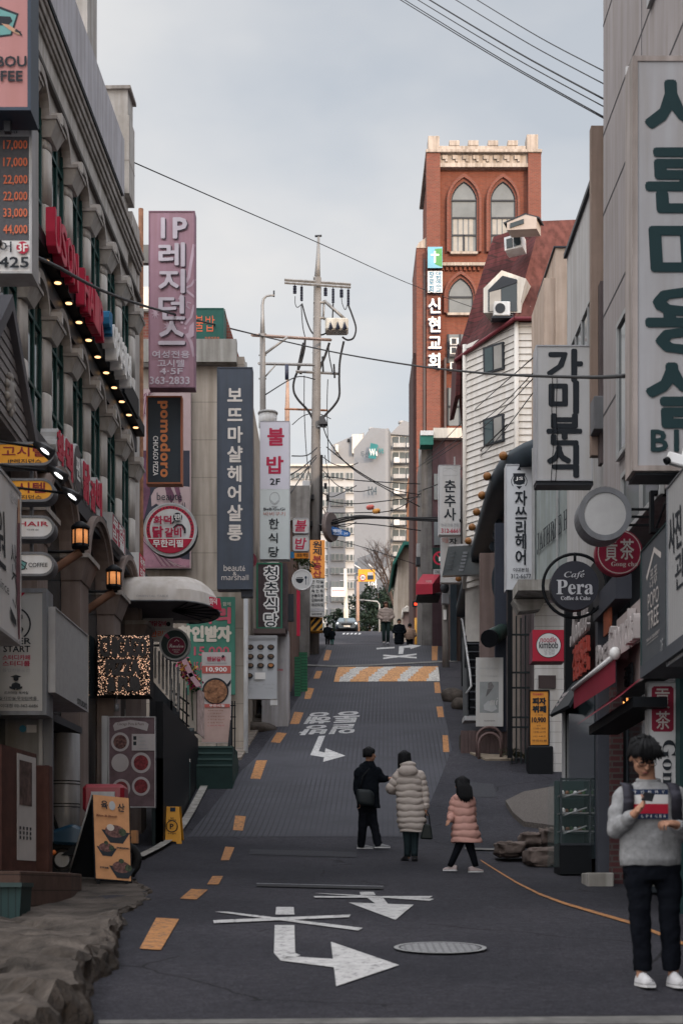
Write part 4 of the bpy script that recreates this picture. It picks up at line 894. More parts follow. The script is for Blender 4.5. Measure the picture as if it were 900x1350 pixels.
b = MB(); b.box(PX(590,56), PX(598,56), 54.6, 54.998, 5, PZ(640,56), TEAL); b.build('pilaster', rrow)
b = MB(); b.box(PX(590,54.9), PX(606,54.9), 54.8, 54.99, g(55)-.2, PZ(790,55), mat('brown_shop_front', (.13,.09,.08), .8)); b.build('shop_front', rrow)
APW = mat('apartment_white', (.40, .40, .405), .85, var=.05); APG = mat('apartment_grey', (.23, .235, .25), .85, var=.04); APD = mat('apartment_slate', (.13, .14, .16), .85, var=.08); APGL = mat('apartment_glass', (.10, .115, .12), .2, var=.4, scale=.15)
def apart(name, label, Y, x0, x1, y0, cols, m, fl=18, base=880, dark=None):
 o = thing(name, label, 'apartment block', (PX((x0+x1)/2, Y), Y, -20))
 b = MB(); b.box(PX(x0,Y), PX(x1,Y), Y, Y + 12, -30, PZ(y0,Y), m)
 if dark: b.box(PX(dark[0],Y), PX(dark[1],Y), Y - .6, Y - .01, -30, PZ(dark[2],Y), APD)
 b.build('wall', o)
 b = MB(); b.box(PX(x0-1,Y), PX(x1+1,Y), Y - 1, Y + 13, PZ(y0,Y), PZ(y0-2.5,Y), CREAMW); b.build('roof_edge', o)
 y = y0 + 7
 while y < base:
  for c0, c1 in cols:
   yy = Y - (.6 if dark and dark[0] <= c0 < dark[1] and y > dark[2] else 0)
   f = MB(); f.box(PX(c0,Y), PX(c1,Y), yy - .35, yy - .02, PZ(y+9.5,Y), PZ(y,Y), APW if not dark or yy == Y else GREY)
   k = 3; w_ = (c1 - c0) / k
   for i in range(k): f.box(PX(c0 + i*w_ + .6,Y), PX(c0 + (i+1)*w_ - .6,Y), yy - .4, yy - .351, PZ(y+8.6,Y), PZ(y+1,Y), APGL)
   f.build('window', o)
  y += fl
 return o
apart('apartment_block', 'long white apartment block with grey infill behind the main utility pole', 300, 372, 471, 616, ((383,402),(404,413),(418,434),(436,453),(456,470)), APW, dark=(432,455,650))
tw = thing('gabled_apartment_tower', 'grey gabled apartment tower with the number 104 and sunlit balconies', 'apartment block', (8, 250, -20))
Y_ = 250; b = MB(); b.prism([(PX(470,Y_), Y_, -30), (PX(511,Y_), Y_ - 2, -30), (PX(511,Y_), Y_ - 2, PZ(569,Y_)), (PX(507,Y_), Y_ - 2, PZ(570,Y_)), (PX(489,Y_), Y_ - 1, PZ(566,Y_)), (PX(466,Y_), Y_, PZ(592,Y_))], (2, 10, 0), APG); b.build('gable_wall', tw)
b = MB(); b.box(PX(511.1,Y_), PX(549,Y_), Y_ + 1, Y_ + 9, -30, PZ(570,Y_), APW); b.build('wall', tw)
b = MB(); b.prism([(PX(514,Y_), Y_ + .5, PZ(571,Y_)), (PX(532,Y_), Y_ + .5, PZ(553,Y_)), (PX(556,Y_), Y_ + .5, PZ(560,Y_)), (PX(556,Y_), Y_ + .5, PZ(574,Y_))], (0, 8, 0), APG); b.build('roof', tw)
for x, y in ((490,558),(508,560),(529.5,549)):
 b = MB(); b.cyl((PX(x,Y_), Y_ + 3, PZ(y+14,Y_)), (PX(x,Y_), Y_ + 3, PZ(y+2,Y_)), .32, CREAMW, n=8); b.cyl((PX(x,Y_), Y_ + 3, PZ(y+2,Y_)), (PX(x,Y_), Y_ + 3, PZ(y-1,Y_)), .5, LGREY, n=8); b.build('roof_vent', tw)
for i in range(14):
 y = 574 + i * 20.5
 for c0, c1 in ((518, 534), (535.5, 549)):
  b = MB(); b.box(PX(c0,Y_), PX(c1,Y_), Y_ + .7, Y_ + .99, PZ(y+15,Y_), PZ(y,Y_), APGL); w_ = b.build('balcony_window', tw)
  b = MB(); b.box(PX(c0,Y_), PX(c1,Y_), Y_ - .3, Y_ + .69, PZ(y+16,Y_), PZ(y+10.5,Y_), LGREY); b.box(PX((c0+c1)/2,Y_) - .08, PX((c0+c1)/2,Y_) + .08, Y_ + .5, Y_ + .698, PZ(y+10,Y_), PZ(y,Y_), APW)
  if c0 < 530 and i in (1, 3, 5): b.box(PX(c0+1,Y_), PX(c0+8,Y_), Y_ - .8, Y_ - .31, PZ(y+17,Y_), PZ(y+10,Y_), WHITE)
  b.build('balcony', w_)
LOGO = mat('teal_logo', (.03, .16, .17), .7)
b = MB(); yy = Y_ - 2.2
t_, a_ = MB(), MB()
b.poly([(PX(488,Y_), yy, PZ(589,Y_)), (PX(485,Y_), yy, PZ(609,Y_)), (PX(495,Y_), yy, PZ(610,Y_)), (PX(497,Y_), yy, PZ(591,Y_))], LOGO)
text(b, '두산', PX(475,Y_), PX(486,Y_), PZ(608,Y_), PZ(600,Y_), yy - .02, mat('logo_grey', (.05,.07,.085), .7), .02, res=1); text(b, 'We', PX(486.5,Y_), PX(497,Y_), PZ(606,Y_), PZ(597,Y_), yy - .1, WHITEB, .02, res=1)
text(b, "'ve", PX(497,Y_), PX(505,Y_), PZ(603,Y_), PZ(592,Y_), yy - .02, LOGO, .02, res=1)
text(b, '104', PX(485,Y_), PX(496,Y_), PZ(657,Y_), PZ(646,Y_), yy - .02, mat('logo_grey', (0,0,0)), .02, res=1)
b.build('lettering', tw)
b = MB(); b.box(PX(471,Y_), PX(511,Y_), Y_ - 2.3, Y_ - .5, -30, PZ(740,Y_), APD); b.prism([(PX(471,Y_), Y_ - 2.28, PZ(740,Y_)), (PX(511,Y_), Y_ - 2.28, PZ(740,Y_)), (PX(511,Y_), Y_ - 2.28, PZ(726,Y_))], (0, 1.5, 0), APD)
b.prism([(PX(478,Y_), Y_ - 2.36, PZ(762,Y_)), (PX(511,Y_), Y_ - 2.36, PZ(750,Y_)), (PX(511,Y_), Y_ - 2.36, PZ(764,Y_)), (PX(478,Y_), Y_ - 2.36, PZ(772,Y_))], (0, .05, 0), APG); b.build('dark_base', tw)
b = MB(); text(b, '104', PX(485.5,Y_), PX(496,Y_), PZ(779,Y_), PZ(768,Y_), Y_ - 2.42, WHITEB, .02, res=1); b.build('base_number', tw)
t2 = thing('stepped_apartment_tower', 'grey apartment tower with a stepped roof peeking behind the gabled one', 'apartment block', (0, 330, -20))
Y2 = 330; b = MB(); b.prism([(PX(436,Y2), Y2, -40), (PX(480,Y2), Y2, -40), (PX(480,Y2), Y2, PZ(570,Y2)), (PX(464,Y2), Y2, PZ(575,Y2)), (PX(436,Y2), Y2, PZ(587,Y2))], (0, 12, 0), APG); b.build('wall', t2)
b = MB(); b.box(PX(464,Y2), PX(478,Y2), Y2 - 1.5, Y2 - .05, PZ(600,Y2), PZ(575,Y2), CREAMW); b.box(PX(442,Y2), PX(446,Y2), Y2 - 1.2, Y2 - .05, PZ(598,Y2), PZ(588,Y2), CREAMW); b.build('stair_head', t2)
b = MB(); b.box(PX(458,Y2), PX(461,Y2), Y2 - .3, Y2 - .05, PZ(583,Y2), PZ(579,Y2), BLACK); b.build('window', t2)
class Q:
 """sign artwork given in photo pixels over the sign's own rectangle"""
 def __init__(s, r): s.r = r; s.w = r[2] - r[0]; s.h = r[3] - r[1]
 def u(s, x): return (x - s.r[0]) / s.w
 def v(s, y): return (y - s.r[1]) / s.h
 def T(s, t, x0, y0, x1, y1, m, bold=.012, **k): return T(t, s.u(x0), s.v(y0), s.u(x1), s.v(y1), m, bold, **k)
 def V(s, t, x0, y0, x1, y1, m, bold=.02, **k): return V(t, s.u(x0), s.v(y0), s.u(x1), s.v(y1), m, bold, **k)
 def D(s, x, y, r, m, n=28, q=1): return D(s.u(x), s.v(y), r / s.w, m, n, q)
 def B(s, x0, y0, x1, y1, m): return B(s.u(x0), s.v(y0), s.u(x1), s.v(y1), m)
 def G(s, pts, m): return G([(s.u(x), s.v(y)) for x, y in pts], m)
 def L(s, pts, w, m): return LN([(s.u(x), s.v(y)) for x, y in pts], w / s.w, m)
LW = lambda w: -4.87 + w
def LY(px, w): return 2000 * LW(w) / (px - 508)
def lsign(name, label, cat, w, px0, px1, py0, py1, depth, frame, face, items=(), **k):
 """a sign lying along the left facade, w metres in front of it; py0/py1 measured at its near edge px0"""
 y0, y1 = LY(px0, w), LY(px1, w); z1, z0 = PZ(py0, y0), PZ(py1, y0); ym = (y0 + y1) / 2
 return signbox(name, label, cat, (LW(w) + .029 * ym, ym, z0), y1 - y0, z1 - z0, depth, frame, face, items, yaw=math.atan2(1, .029), **k)
PKC = mat('dusty_pink_panel', (.40, .19, .185), .55, var=.05, streak=.08); TEALP = mat('teal_print', (.13, .30, .29), .6); SKIN1 = mat('tan_print', (.45, .27, .18), .6)
r = (-110, -60, 41, 146); q = Q(r)
s = psign('coffee_sign', 'dusty pink coffee sign with a teal emblem, hung over the price list', 'sign', 14, r, .35, mat('navy_frame', (.035,.05,.075), .5), PKC,
 [q.G([(-52,12),(-14,3),(25,18),(16,47),(-24,52),(-60,40)], INK), q.G([(-49,15),(-14,7),(22,20),(14,45),(-24,49),(-56,38)], TEALP), q.G([(-30,26),(-5,21),(14,22),(17,28),(12,33),(-2,34),(-20,36),(-36,32)], INK),
     q.G([(2,31),(12,33),(22,40),(29,46),(24,46),(12,39)], SKIN1), q.L([(21,39),(25,42),(29,47)], 2, INK), q.L([(20,41),(25,43),(28,42)], 1.3, INK), q.T('CARIBOU', -48, 75, 35, 88.5, INK, .03), q.T('COFFEE', -40, 94.5, 30, 107.5, INK, .03)], rim=.03)
arm(s, (PX(10,14.2), 14.2, PZ(146,14)), (PX(10,14.2), 14.2, PZ(156,14)), .03)
CHAR = mat('charcoal_print', (.085, .085, .095), .6, var=.15, scale=30); OPR = mat('orange_red_print', (.62, .155, .075), .6)
r = (-90, 154, 42.5, 361); q = Q(r)
s = psign('price_list_sign', 'white hair salon sign listing orange prices on a charcoal panel', 'sign', 14.5, r, .3, LGREY, WHITE,
 [q.B(-84, 180, 38.5, 317, CHAR), q.T('J HAIR', -36, 161, 36, 170.5, RED, .03, shear=.1), q.T('for you', -12, 172, 23, 177.5, INK, .0)] +
 [q.T(t, 5, y, 36.5, y + 13, OPR, .015) for t, y in (('17,000',185.5),('17,000',208.5),('22,000',231.5),('22,000',253.5),('33,000',275.5),('44,000',297.5))] +
 [q.T(t, -78, y, -20, y + 10, WHITEB, .0) for t, y in (('커트',186),('드라이',209),('염색',232),('펌',254),('매직',276),('클리닉',298))] +
 [q.D(30.5, 327.5, 8.2, RED), q.T('3F', 24, 322.5, 37, 333, WHITEB, .02), q.T('헤어', -20, 320, 16, 334, INK, .01), q.T('393-2425', -62, 340.5, 38.5, 354, INK, .03)], rim=.02)
gb = thing('gabled_shop_canopy', 'grey louvred gable canopy with a round carved ornament at the left edge', 'canopy', (-3.9, 17, 3))
WDG = mat('weathered_grey_wood', (.24, .22, .22), .8, var=.15, streak=.2)
xg = -3.78; yr, zr, ye, ze = 17.0, E + 6.55, 18.45, E + 5.25
b = MB(); b.prism([(xg, 15.55, ze), (xg, yr, zr), (xg, ye, ze)], (-.3, 0, 0), WDG)
for i in range(9):
 z = ze + .06 + i * .12; hw = (zr - z) / (zr - ze) * 1.42
 if hw > .1: b.box(xg + .001, xg + .02, yr - hw, yr + hw, z, z + .085, mat('grey_louvre', (.30,.28,.275), .8, var=.12))
b.build('gable_panel', gb)
b = MB()
for s_ in (-1, 1):
 b.prism([(xg + .1, yr, zr + .14), (xg + .1, yr, zr - .04), (xg + .1, yr + s_ * 1.6, ze - .1), (xg + .1, yr + s_ * 1.6, ze + .08)], (-.5, 0, 0), mat('grey_coping', (.12,.115,.125), .7))
b.build('gable_coping', gb)
b = MB(); b.ball((xg + .03, 17.15, E + 5.62), (.05, .17, .2), mat('carved_plaster', (.36,.34,.32), .8), 12, 8)
for i in range(9): a = i * 2 * math.pi / 9; b.ball((xg + .04, 17.15 + .17 * math.cos(a), E + 5.62 + .2 * math.sin(a)), (.035, .05, .05), mat('carved_plaster', (0,0,0)), 8, 5)
b.build('ornament', gb)
YPN = mat('yellow_panel', (.74, .33, .03), .5, var=.06)
def pill(label, y0, y1, face, items, x1=72): 
 r = (-30, y0, x1, y1); q = Q(r)
 o = psign('pill_sign', label, 'sign', 16.1, r, .2, GREY, face, items(q), rim=.025, shape='pill', group='pill signs stacked on the arcade pier')
 arm(o, (-4.38, 16.4, PZ((y0+y1)/2, 16.1)), (-3.4, 16.4, PZ((y0+y1)/2, 16.1)), .03); return o
MAR = mat('maroon_ink', (.22, .02, .03), .6)
pill('upper yellow pill sign with maroon lettering, its spotlight in front', 583, 614, YPN, lambda q: [q.T('고시텔', 3, 588.5, 60, 602, MAR, .02), q.T('IP레지던스', 11, 605.5, 55, 611, INK, .015)])
pill('lower yellow pill sign with maroon lettering just under its twin', 631, 662, YPN, lambda q: [q.T('고시텔', 3, 636.5, 60, 650, MAR, .02), q.T('IP레지던스', 11, 653, 55, 658.5, INK, .015)])
pill('white pill sign with red hair lettering under the yellow ones', 680, 711, WHITE, lambda q: [q.T('J HAIR', 12, 688, 64, 696, RED, .02), q.T('미용실', 36, 697.5, 51, 700, INK, 0)])
pill('lowest white pill sign with a teal emblem and thin coffee lettering', 728, 760, WHITE, lambda q: [q.G([(20,735),(28,738),(36,742),(33,751),(24,753),(18,748)], INK), q.G([(21,736.5),(28,739.5),(34.5,743),(32,749.5),(24,751.5),(19.5,747)], TEALP), q.G([(20,742),(29,743),(31,746),(22,746)], INK), q.L([(31,746),(36,751)], 1.2, INK), q.T('COFFEE', 38, 742.5, 63, 748, INK, .01)])
b = MB(); b.box(PX(38,16.4), PX(42,16.4), 16.44, 16.5, PZ(762,16.4), PZ(582,16.4), GREY); tag(b.build('sign_mast'), 'grey mast carrying the four stacked pill signs', 'mast')
CALL = mat('brush_sign_white', (.62, .62, .63), .5, var=.05, streak=.05)
Y0_, Y1_ = 14.2, 15.33; z0_, z1_ = PZ(852, 15.33), PZ(650, 15.33)
s = signbox('brush_lettered_sign', 'big white sign with black brush lettering and plum branch at the left edge', 'sign', (-3.25, (Y0_+Y1_)/2, z0_), Y1_ - Y0_, z1_ - z0_, .3, LGREY, CALL,
 [T('원', .03, .25, .4, .6, INK, .01, shear=-.15), T('산', .60, .38, .82, .58, INK, .0, shear=-.2), G([(.86,.12),(.97,.10),(.98,.95),(.90,.97),(.80,.60),(.84,.35)], mat('plum_print', (.16,.07,.085), .7, var=.5, scale=6)), G([(.88,.06),(.95,.05),(.97,.2),(.87,.22)], mat('peach_print', (.5,.3,.2), .7)),
     LN([(.62,.62),(.75,.57),(.84,.66),(.78,.78),(.66,.74)], .02, INK), T('since', .1, .68, .5, .74, INK, 0), G([(.55,.80),(.8,.86),(.8,.9),(.6,.88)], INK), T('한식', .55, .06, .8, .14, mat('grey_ink', (.3,.3,.31), .6), 0)], yaw=R(90), rim=.03)
LMP = mat('lamp_head', (.02,.02,.022), .4, metal=.5)
for i, (x1, y1) in enumerate(((50, 590), (68, 622), (86, 650))):
 Yp = 15.5 + i * .15; p1 = P(x1, y1, Yp); p0 = Vector((-3.6, Yp - .2, p1.z + .03))
 o = thing('arm_spotlight', ['black spotlight on a long arm in front of the upper yellow pill sign', 'middle black spotlight on a long arm between the two yellow pill signs', 'lowest black spotlight on a long arm across the second yellow pill sign'][i], 'spotlight', p0, 0, 'arm spotlights over the brush-lettered sign')
 b = MB(); b.tube([p0, p1], .014, BLACK, 6); b.build('arm', o)
 b = MB(); c = p1 + Vector((.03, 0, -.01)); b.tube([c + Vector((-.07,0,.06)), c + Vector((.02,0,.0)), c + Vector((.11,0,-.07))], [.025,.055,.062], LMP, 10); b.build('lamp_head', o)
 b = MB(); b.ball(c + Vector((.055, -.05, -.045)), (.06, .02, .016), lit('cool_lamp', (.95,.97,1), 2.2), 8, 6, Matrix.Rotation(R(38), 3, 'Y')); b.build('lamp_tube', o)
r = (-30, 776, 61.5, 943); q = Q(r)
GI = mat('grey_ink', (.3,.3,.31), .6)
psign('study_room_sign', 'grey-white study cafe sign with a letter S in a broken ring', 'sign', 18.3, r, .4, mat('aged_grey_frame', (.20,.21,.23), .5, streak=.3), mat('grey_white_face', (.40,.395,.385), .55, var=.05),
 [q.G([(24,776.5),(38,776.5),(24,792)], RED)] + [q.L([(17 + 23*math.cos(R(a)), 823 - 22*math.sin(R(a))) for a in range(-50, 120, 10)], 2.3, INK), q.L([(17 + 23*math.cos(R(a)), 823 - 22*math.sin(R(a))) for a in range(150, 290, 10)], 2.3, INK),
     q.T('S', 8, 810, 30, 837, INK, .04), q.G([(24,811),(26,816),(24,817),(22,816)], RED), q.T('SUPER', -3, 841.5, 41, 849.5, INK, .02), q.T('START', 5, 852, 40, 860, INK, .02), q.T('스터디카페', 4, 864, 40, 870.5, REDI, .02), q.T('스터디룸', 4, 872, 40, 878.5, REDI, .02), q.T('몰입전문공간', 4, 882, 40, 886.5, GI, .01),
     q.D(21.5, 895, 3.4, INK), q.G([(14,892.5),(21.5,890),(29,892.5),(21.5,895)], INK), q.G([(15,908),(16,902),(21.5,900),(27,902),(28,908)], INK), q.G([(13,905),(21,908),(21,910.5),(13,908)], INK), q.G([(30,905),(22,908),(22,910.5),(30,908)], INK), q.T('프리미엄 독서실', 6, 912, 38, 916, INK, .01), q.T('1인실·다인실·무인단체룸', -8, 919, 49, 923.5, INK, .01), q.B(-6, 923.8, 52, 924.2, INK),
     q.T('이대점 02-362-6686', 1.5, 928.5, 51, 933.5, INK, .01)], rim=.05)
s = lsign('grey_panel_sign', 'blank grey fabric-faced sign panel along the street with tiny black lettering', 'sign', .85, 71, 115, 800, 913, .5, LGREY, mat('grey_fabric_face', (.33,.325,.325), .7, var=.1, scale=9),
 [T('STUDIO', .66, .90, .97, .97, INK, .03)], rim=.015)
HAIRL = RED
o = thing('red_hair_letters', 'large red block letters of a hair salon standing along the upper canopy', 'letter sign', (LW(.22) + .029*22, 22, E + 8.82), math.atan2(1, .029))
def lets(o, s, w, y0, y1, z0, z1, m, depth, bold=0, name='letter', face=None):
 n = len(s); cw = (y1 - y0) / n; base = o.location
 for i, c in enumerate(s):
  if c == ' ': continue
  b = MB(); ya = y0 + i * cw; text(b, c, ya + .03 - base.y, ya + cw - .02 - base.y, z0 - base.z, z1 - base.z, 0, m, bold, depth=depth)
  if face: text(b, c, ya + .03 - base.y, ya + cw - .02 - base.y, z0 - base.z, z1 - base.z, -depth - .004, face, .01)
  b.build(name, o, world=False)
lets(o, 'USON HAIR', .2, 20.75, 24.4, E + 8.83, E + 9.36, RED, .13, .03, face=mat('red_letter_face', (.50,.035,.07), .45))
o2 = thing('white_salon_letters', 'smaller white and blue block letters following the red hair letters', 'letter sign', (LW(.22) + .029*25, 25, E + 8.82), math.atan2(1, .029))
lets(o2, '에', .2, 24.42, 24.75, E + 9.05, E + 9.4, mat('blue_letter', (.02,.16,.32), .5), .2, .03)
lets(o2, '이치헤어', .2, 24.8, 26.6, E + 8.83, E + 9.35, WHITEB, .2, .03)
b = MB(); b.box(26.95 - 25, 28.5 - 25, -.02, .2, .05, .42, BLACK); b.build('dark_panel', o2, world=False)
o = thing('cloud_letter_sign', 'red restaurant letters on white cloud-shaped boxes along the lower fascia', 'letter sign', (LW(.27) + .029*23, 23, E + 5.95), math.atan2(1, .029))
GB_ = mat('cloud_box_grey', (.44,.44,.45), .5, streak=.15)
for i, (c, y0, w_, z0, z1) in enumerate((('화',21.2,.52,.02,.56), ('덕',21.78,.52,.02,.62), ('팬',22.4,.55,-.05,.72), ('닭',23.05,.52,0,.66), ('갈',23.62,.42,.0,.5), ('비',24.08,.5,.05,.66))):
 b = MB(); cxl, zz = y0 - 23 + w_/2, (z0+z1)/2; hw, hh = w_/2, (z1-z0)/2
 if c == '팬': pts = [(cxl + hw*1.05*math.cos(R(a)), .0, zz + .03 + hh*.95*math.sin(R(a))) for a in range(0, 360, 15)]
 else: pts = [(cxl + hw*(1+.13*math.cos(R(a*6)))*math.cos(R(a)), .0, zz + hh*(1+.13*math.cos(R(a*6)))*math.sin(R(a))) for a in range(0, 360, 12)]
 b.prism(pts, (0, .24, 0), GB_); m_ = b.build('cloud_box', o, world=False)
 b = MB()
 if c == '팬': b.prism([(p[0]*.94 + cxl*.06, -.004, zz + (p[2]-zz)*.94) for p in pts], (0, -.003, 0), mat('pan_dark', (.055,.05,.055), .5)); text(b, c, cxl-.14, cxl+.14, zz-.13, zz+.2, -.012, WHITEB, .03)
 else: text(b, c, cxl-hw*.85, cxl+hw*.85, zz-hh*.85, zz+hh*.85, -.004, RED, .05, depth=.012)
 b.build('lettering', m_, world=False)
lsign('refill_sign', 'red box sign with white lettering next to the cloud-shaped letter boxes', 'sign', .34, 147, 164, 675, 711, .3, GB_, RED, [T('무한', .08, .06, .92, .48, WHITEB, .04), T('리필', .08, .52, .92, .94, WHITEB, .04)], rim=.01)
r = (183, 726, 191, 766); q = Q(r)
lsign('small_red_sign', 'small red projecting sign with white edge at the corner drain pipe', 'sign', .36, 183.5, 191, 728, 762, .22, WHITE, RED, [T('무한', .1, .1, .9, .45, WHITEB, .03), T('리필', .1, .55, .9, .9, WHITEB, .03)], rim=.0)
PKS = mat('mauve_pink_panel', (.36, .215, .265), .55, var=.06, streak=.12); LIL = mat('lilac_letters', (.53, .47, .52), .6); LILD = mat('letter_shadow', (.07, .05, .065), .7)
FLW = mat('pale_flower_print', (.50, .37, .43), .6)
r = (196, 278, 257, 511); q = Q(r)
its = [q.L([(256,322),(252,345),(249,365),(245,372)], 4, FLW), q.L([(236,395),(244,380),(252,376),(257,368)], 3, FLW), q.L([(257,392),(248,385),(240,378)], 3, FLW), q.L([(244,428),(252,418),(256,402)], 3, FLW), q.L([(246,440),(252,452),(256,470)], 4, FLW), q.L([(252,400),(247,398),(246,404),(250,407)], 1.5, FLW)]
its += [q.G([(202 + 6*math.cos(R(a*20)) * (1 if a % 2 else .35) + 3, 413 + 9*math.sin(R(a*20)) * (1 if a % 2 else .35)) for a in range(18)], FLW), q.G([(222 + 7*math.cos(R(a*22.5)) * (1 if a % 2 else .35), 430 + 9*math.sin(R(a*22.5)) * (1 if a % 2 else .35)) for a in range(16)], FLW), q.G([(250,430),(256,424),(256,443),(247,448)], FLW), q.D(240,425,2,FLW), q.D(244,433,1.5,FLW)]
for dx, dy, m_ in ((1.5, 1.2, LILD), (0, 0, LIL)):
 its += [q.T('I', 213+dx, 288+dy, 217+dx, 314+dy, m_, .02), q.T('P', 229+dx, 288+dy, 246+dx, 314+dy, m_, .03), q.T('레', 210+dx, 321+dy, 243+dx, 351+dy, m_, .03), q.T('지', 210+dx, 356+dy, 243+dx, 386+dy, m_, .03), q.T('던', 210+dx, 391+dy, 243+dx, 421+dy, m_, .03), q.T('스', 210+dx, 425+dy, 243+dx, 454+dy, m_, .03)]
its += [q.T('여성전용', 201, 463, 250, 472.5, LIL, .02), q.T('고시텔', 208, 475, 243, 484, LIL, .02), q.T('4·5F', 211, 486, 241, 494, LIL, .02), q.T('363-2833', 198, 497.5, 250, 507, LIL, .02)]
s = psign('residence_sign', 'tall mauve-pink residence sign with lilac lettering high on the left', 'sign', 31, r, .3, mat('mauve_frame', (.22,.12,.16), .5), PKS, its, rim=.02)
for y_ in (332, 470): b = MB(); b.box(PX(178,31.1), PX(197,31.1), 31.08, 31.22, PZ(y_+12,31), PZ(y_-12,31) if y_ == 332 else PZ(y_+6,31), mat('bracket_plate', (.28,.27,.25), .7)); b.build('bracket', s)
r = (180, 512, 252, 750); q = Q(r); HB1 = mat('mauve_photo', (.36,.27,.27), .7, var=.1); HB2 = mat('plum_hair_print', (.12,.05,.08), .7, var=.5, scale=3); HB3 = mat('pink_hair_print', (.30,.15,.19), .7, var=.3, scale=4); HB4 = mat('dark_photo', (.035,.035,.05), .7)
its = [q.B(180.5, 594, 250, 748, HB4), q.B(236, 512.5, 251.5, 594, HB1), q.G([(181,597),(196,594),(198,650),(190,684),(181,686)], HB2), q.G([(199,654),(204,645),(214,640),(232,640),(250,642),(250,688),(236,680),(215,670),(206,664),(200,668)], HB1), q.G([(181,708),(192,705),(215,722),(240,737),(250,738),(250,748.5),(181,748.5)], HB3),
       q.G([(217,640),(224,640),(231,655),(226,664),(220,655)], HB2), q.G([(229,640),(236,641),(240,660),(236,664)], HB2), q.B(181, 685, 194, 707, INK)]
for i in range(9): its.append(q.L([(183 + i*1.1, 560 - i*2), (184 + i*1.4, 535 - i*2.2), (190 + i*1.6, 520 - i*.4), (199, 516 + i*.6)], 1.1, (HB3, HB2, HB1)[i % 3]))
for i in range(10): its.append(q.L([(186 + i*4, 710 + i*3.3), (200 + i*4, 726 + i*2.3), (214 + i*3.5, 747)], .8, (HB2, HB1)[i % 2]))
its += [q.T('beauté', 207, 650, 240, 660, INK, .0), q.T('marshall', 204, 663, 244, 673, INK, .0)]
s = psign('hair_photo_banner', 'large mauve hair salon photo banner on the beige wall', 'banner', 36.85, r, .06, DKGREY, HB1, its, rim=0)
OR_ = mat('orange_letters', (.55, .19, .07), .5); r = (193, 522, 240, 638); q = Q(r)
psign('pizza_name_sign', 'dark upright pizza sign with orange rounded letters reading downwards', 'sign', 31.5, r, .25, mat('orange_brown_frame', (.33,.11,.055), .5), mat('blue_black_face', (.028,.036,.045), .5), [q.T('𝗽𝗼𝗺𝗼𝗱𝗼𝗿𝗼', 208, 529, 224, 629, OR_, .02, rot=-90), q.T('CHICAGO PIZZA', 202, 575, 208.5, 627, WHITEB, .015, rot=-90)], rim=.03)
r = (189, 663, 260, 734); q = Q(r)
its = [q.G([(224.5 + 31*math.cos(R(a)), 698 - 31*math.sin(R(a))) for a in range(200, 341, 5)], RED), q.G([(224.5 + 27*math.cos(R(a)), 698 - 27*math.sin(R(a))) for a in range(0, 360, 10)], WHITE)]
its[0] = q.D(224.5, 698.5, 31.5, RED, 40); its.insert(1, q.D(224.5, 698.5, 27, WHITE, 36))
for i in range(26):
 a = R(-22 + i * 8.6); its.append(q.D(224.5 + 29.2*math.cos(a), 698.5 - 29.2*math.sin(a), .9, INK, 8))
its += [q.G([(224.5 + 31.3*math.cos(R(a)), 698.5 + 31.3*math.sin(R(a))) for a in range(22, 159, 4)], RED), q.L([(193.5,710.5),(255.5,710.5)], 1, WHITEB), q.T('화덕', 203, 681, 226, 691.5, REDI, .04), q.D(234.5, 682.5, 6, INK), q.L([(230,688),(227,691)], 2, INK), q.T('팬', 230, 678.5, 239, 686.5, WHITEB, .02), q.T('닭', 202, 695, 215, 709, REDI, .05), q.T('갈비', 218, 697, 239, 708.5, REDI, .04),
  q.L([(229 + 0, 697),(234,692.5),(240,693),(244,698),(244,704)], 2.8, INK), q.L([(230,697.5),(235,694),(240,695),(242.5,700)], 1, REDI), q.T('무한리필', 202, 712.5, 241.5, 722, WHITEB, .03)]
s = psign('round_chicken_sign', 'round white and red chicken restaurant sign with a black rim', 'sign', 30.3, r, .2, BLACK, WHITE, its, shape='disc', rim=.035, rimmat=mat('pale_rim', (.45,.45,.46), .5))
arm(s, (PX(180,30.4), 30.4, PZ(700,30.3)), (PX(190,30.4), 30.4, PZ(700,30.3)), .03)
r = (257, 406, 295, 454); q = Q(r); ORL = mat('bright_orange_ink', (.62,.13,.06), .6)
psign('green_roof_sign', 'dark green rooftop sign with two orange brush characters', 'sign', 37.6, r, .9, mat('green_sign_side', (.02,.09,.075), .5), mat('green_face', (.018,.085,.068), .55), [q.T('불', 257.5, 416, 268, 437, ORL, .0), q.T('밥', 271, 416, 283, 437, ORL, .0), q.T('직화전문점', 270, 444, 289, 448, ORL, .0)], rim=.02)
SLT = mat('slate_blue_face', (.052, .062, .082), .5, var=.12, streak=.1); CRML = mat('cream_letters', (.52, .47, .43), .6)
r = (286, 484, 333, 777); q = Q(r)
s = psign('slate_hair_sign', 'very tall slate-blue hair salon sign with cream lettering', 'sign', 35.5, r, .35, SLT, SLT, [q.V('보뜨마샬헤어살롱', 299.5, 508, 320, 715, CRML, .028, fill=.8), q.T('𝖻𝖾𝖺𝗎𝗍é', 295, 745, 323, 753, CRML, .0), q.T('&', 307, 754, 312, 759, CRML, 0), q.T('𝗆𝖺𝗋𝗌𝗁𝖺𝗅𝗅', 292, 758, 327.5, 765, CRML, .0)], rim=.02)
b = MB(); b.box(PX(318,35.6), PX(333,35.6), 35.55, 35.8, PZ(786,35.5), PZ(777.5,35.5), DKGREY); b.build('bracket', s)
r = (342.5, 555, 382, 737.5); q = Q(r); WLIT = mat('lilac_white_face', (.56,.54,.60), .5, var=.04); WLIT2 = mat('green_white_face', (.52,.55,.545), .5, var=.04); GRY_ = mat('grey_print', (.33,.33,.34), .7)
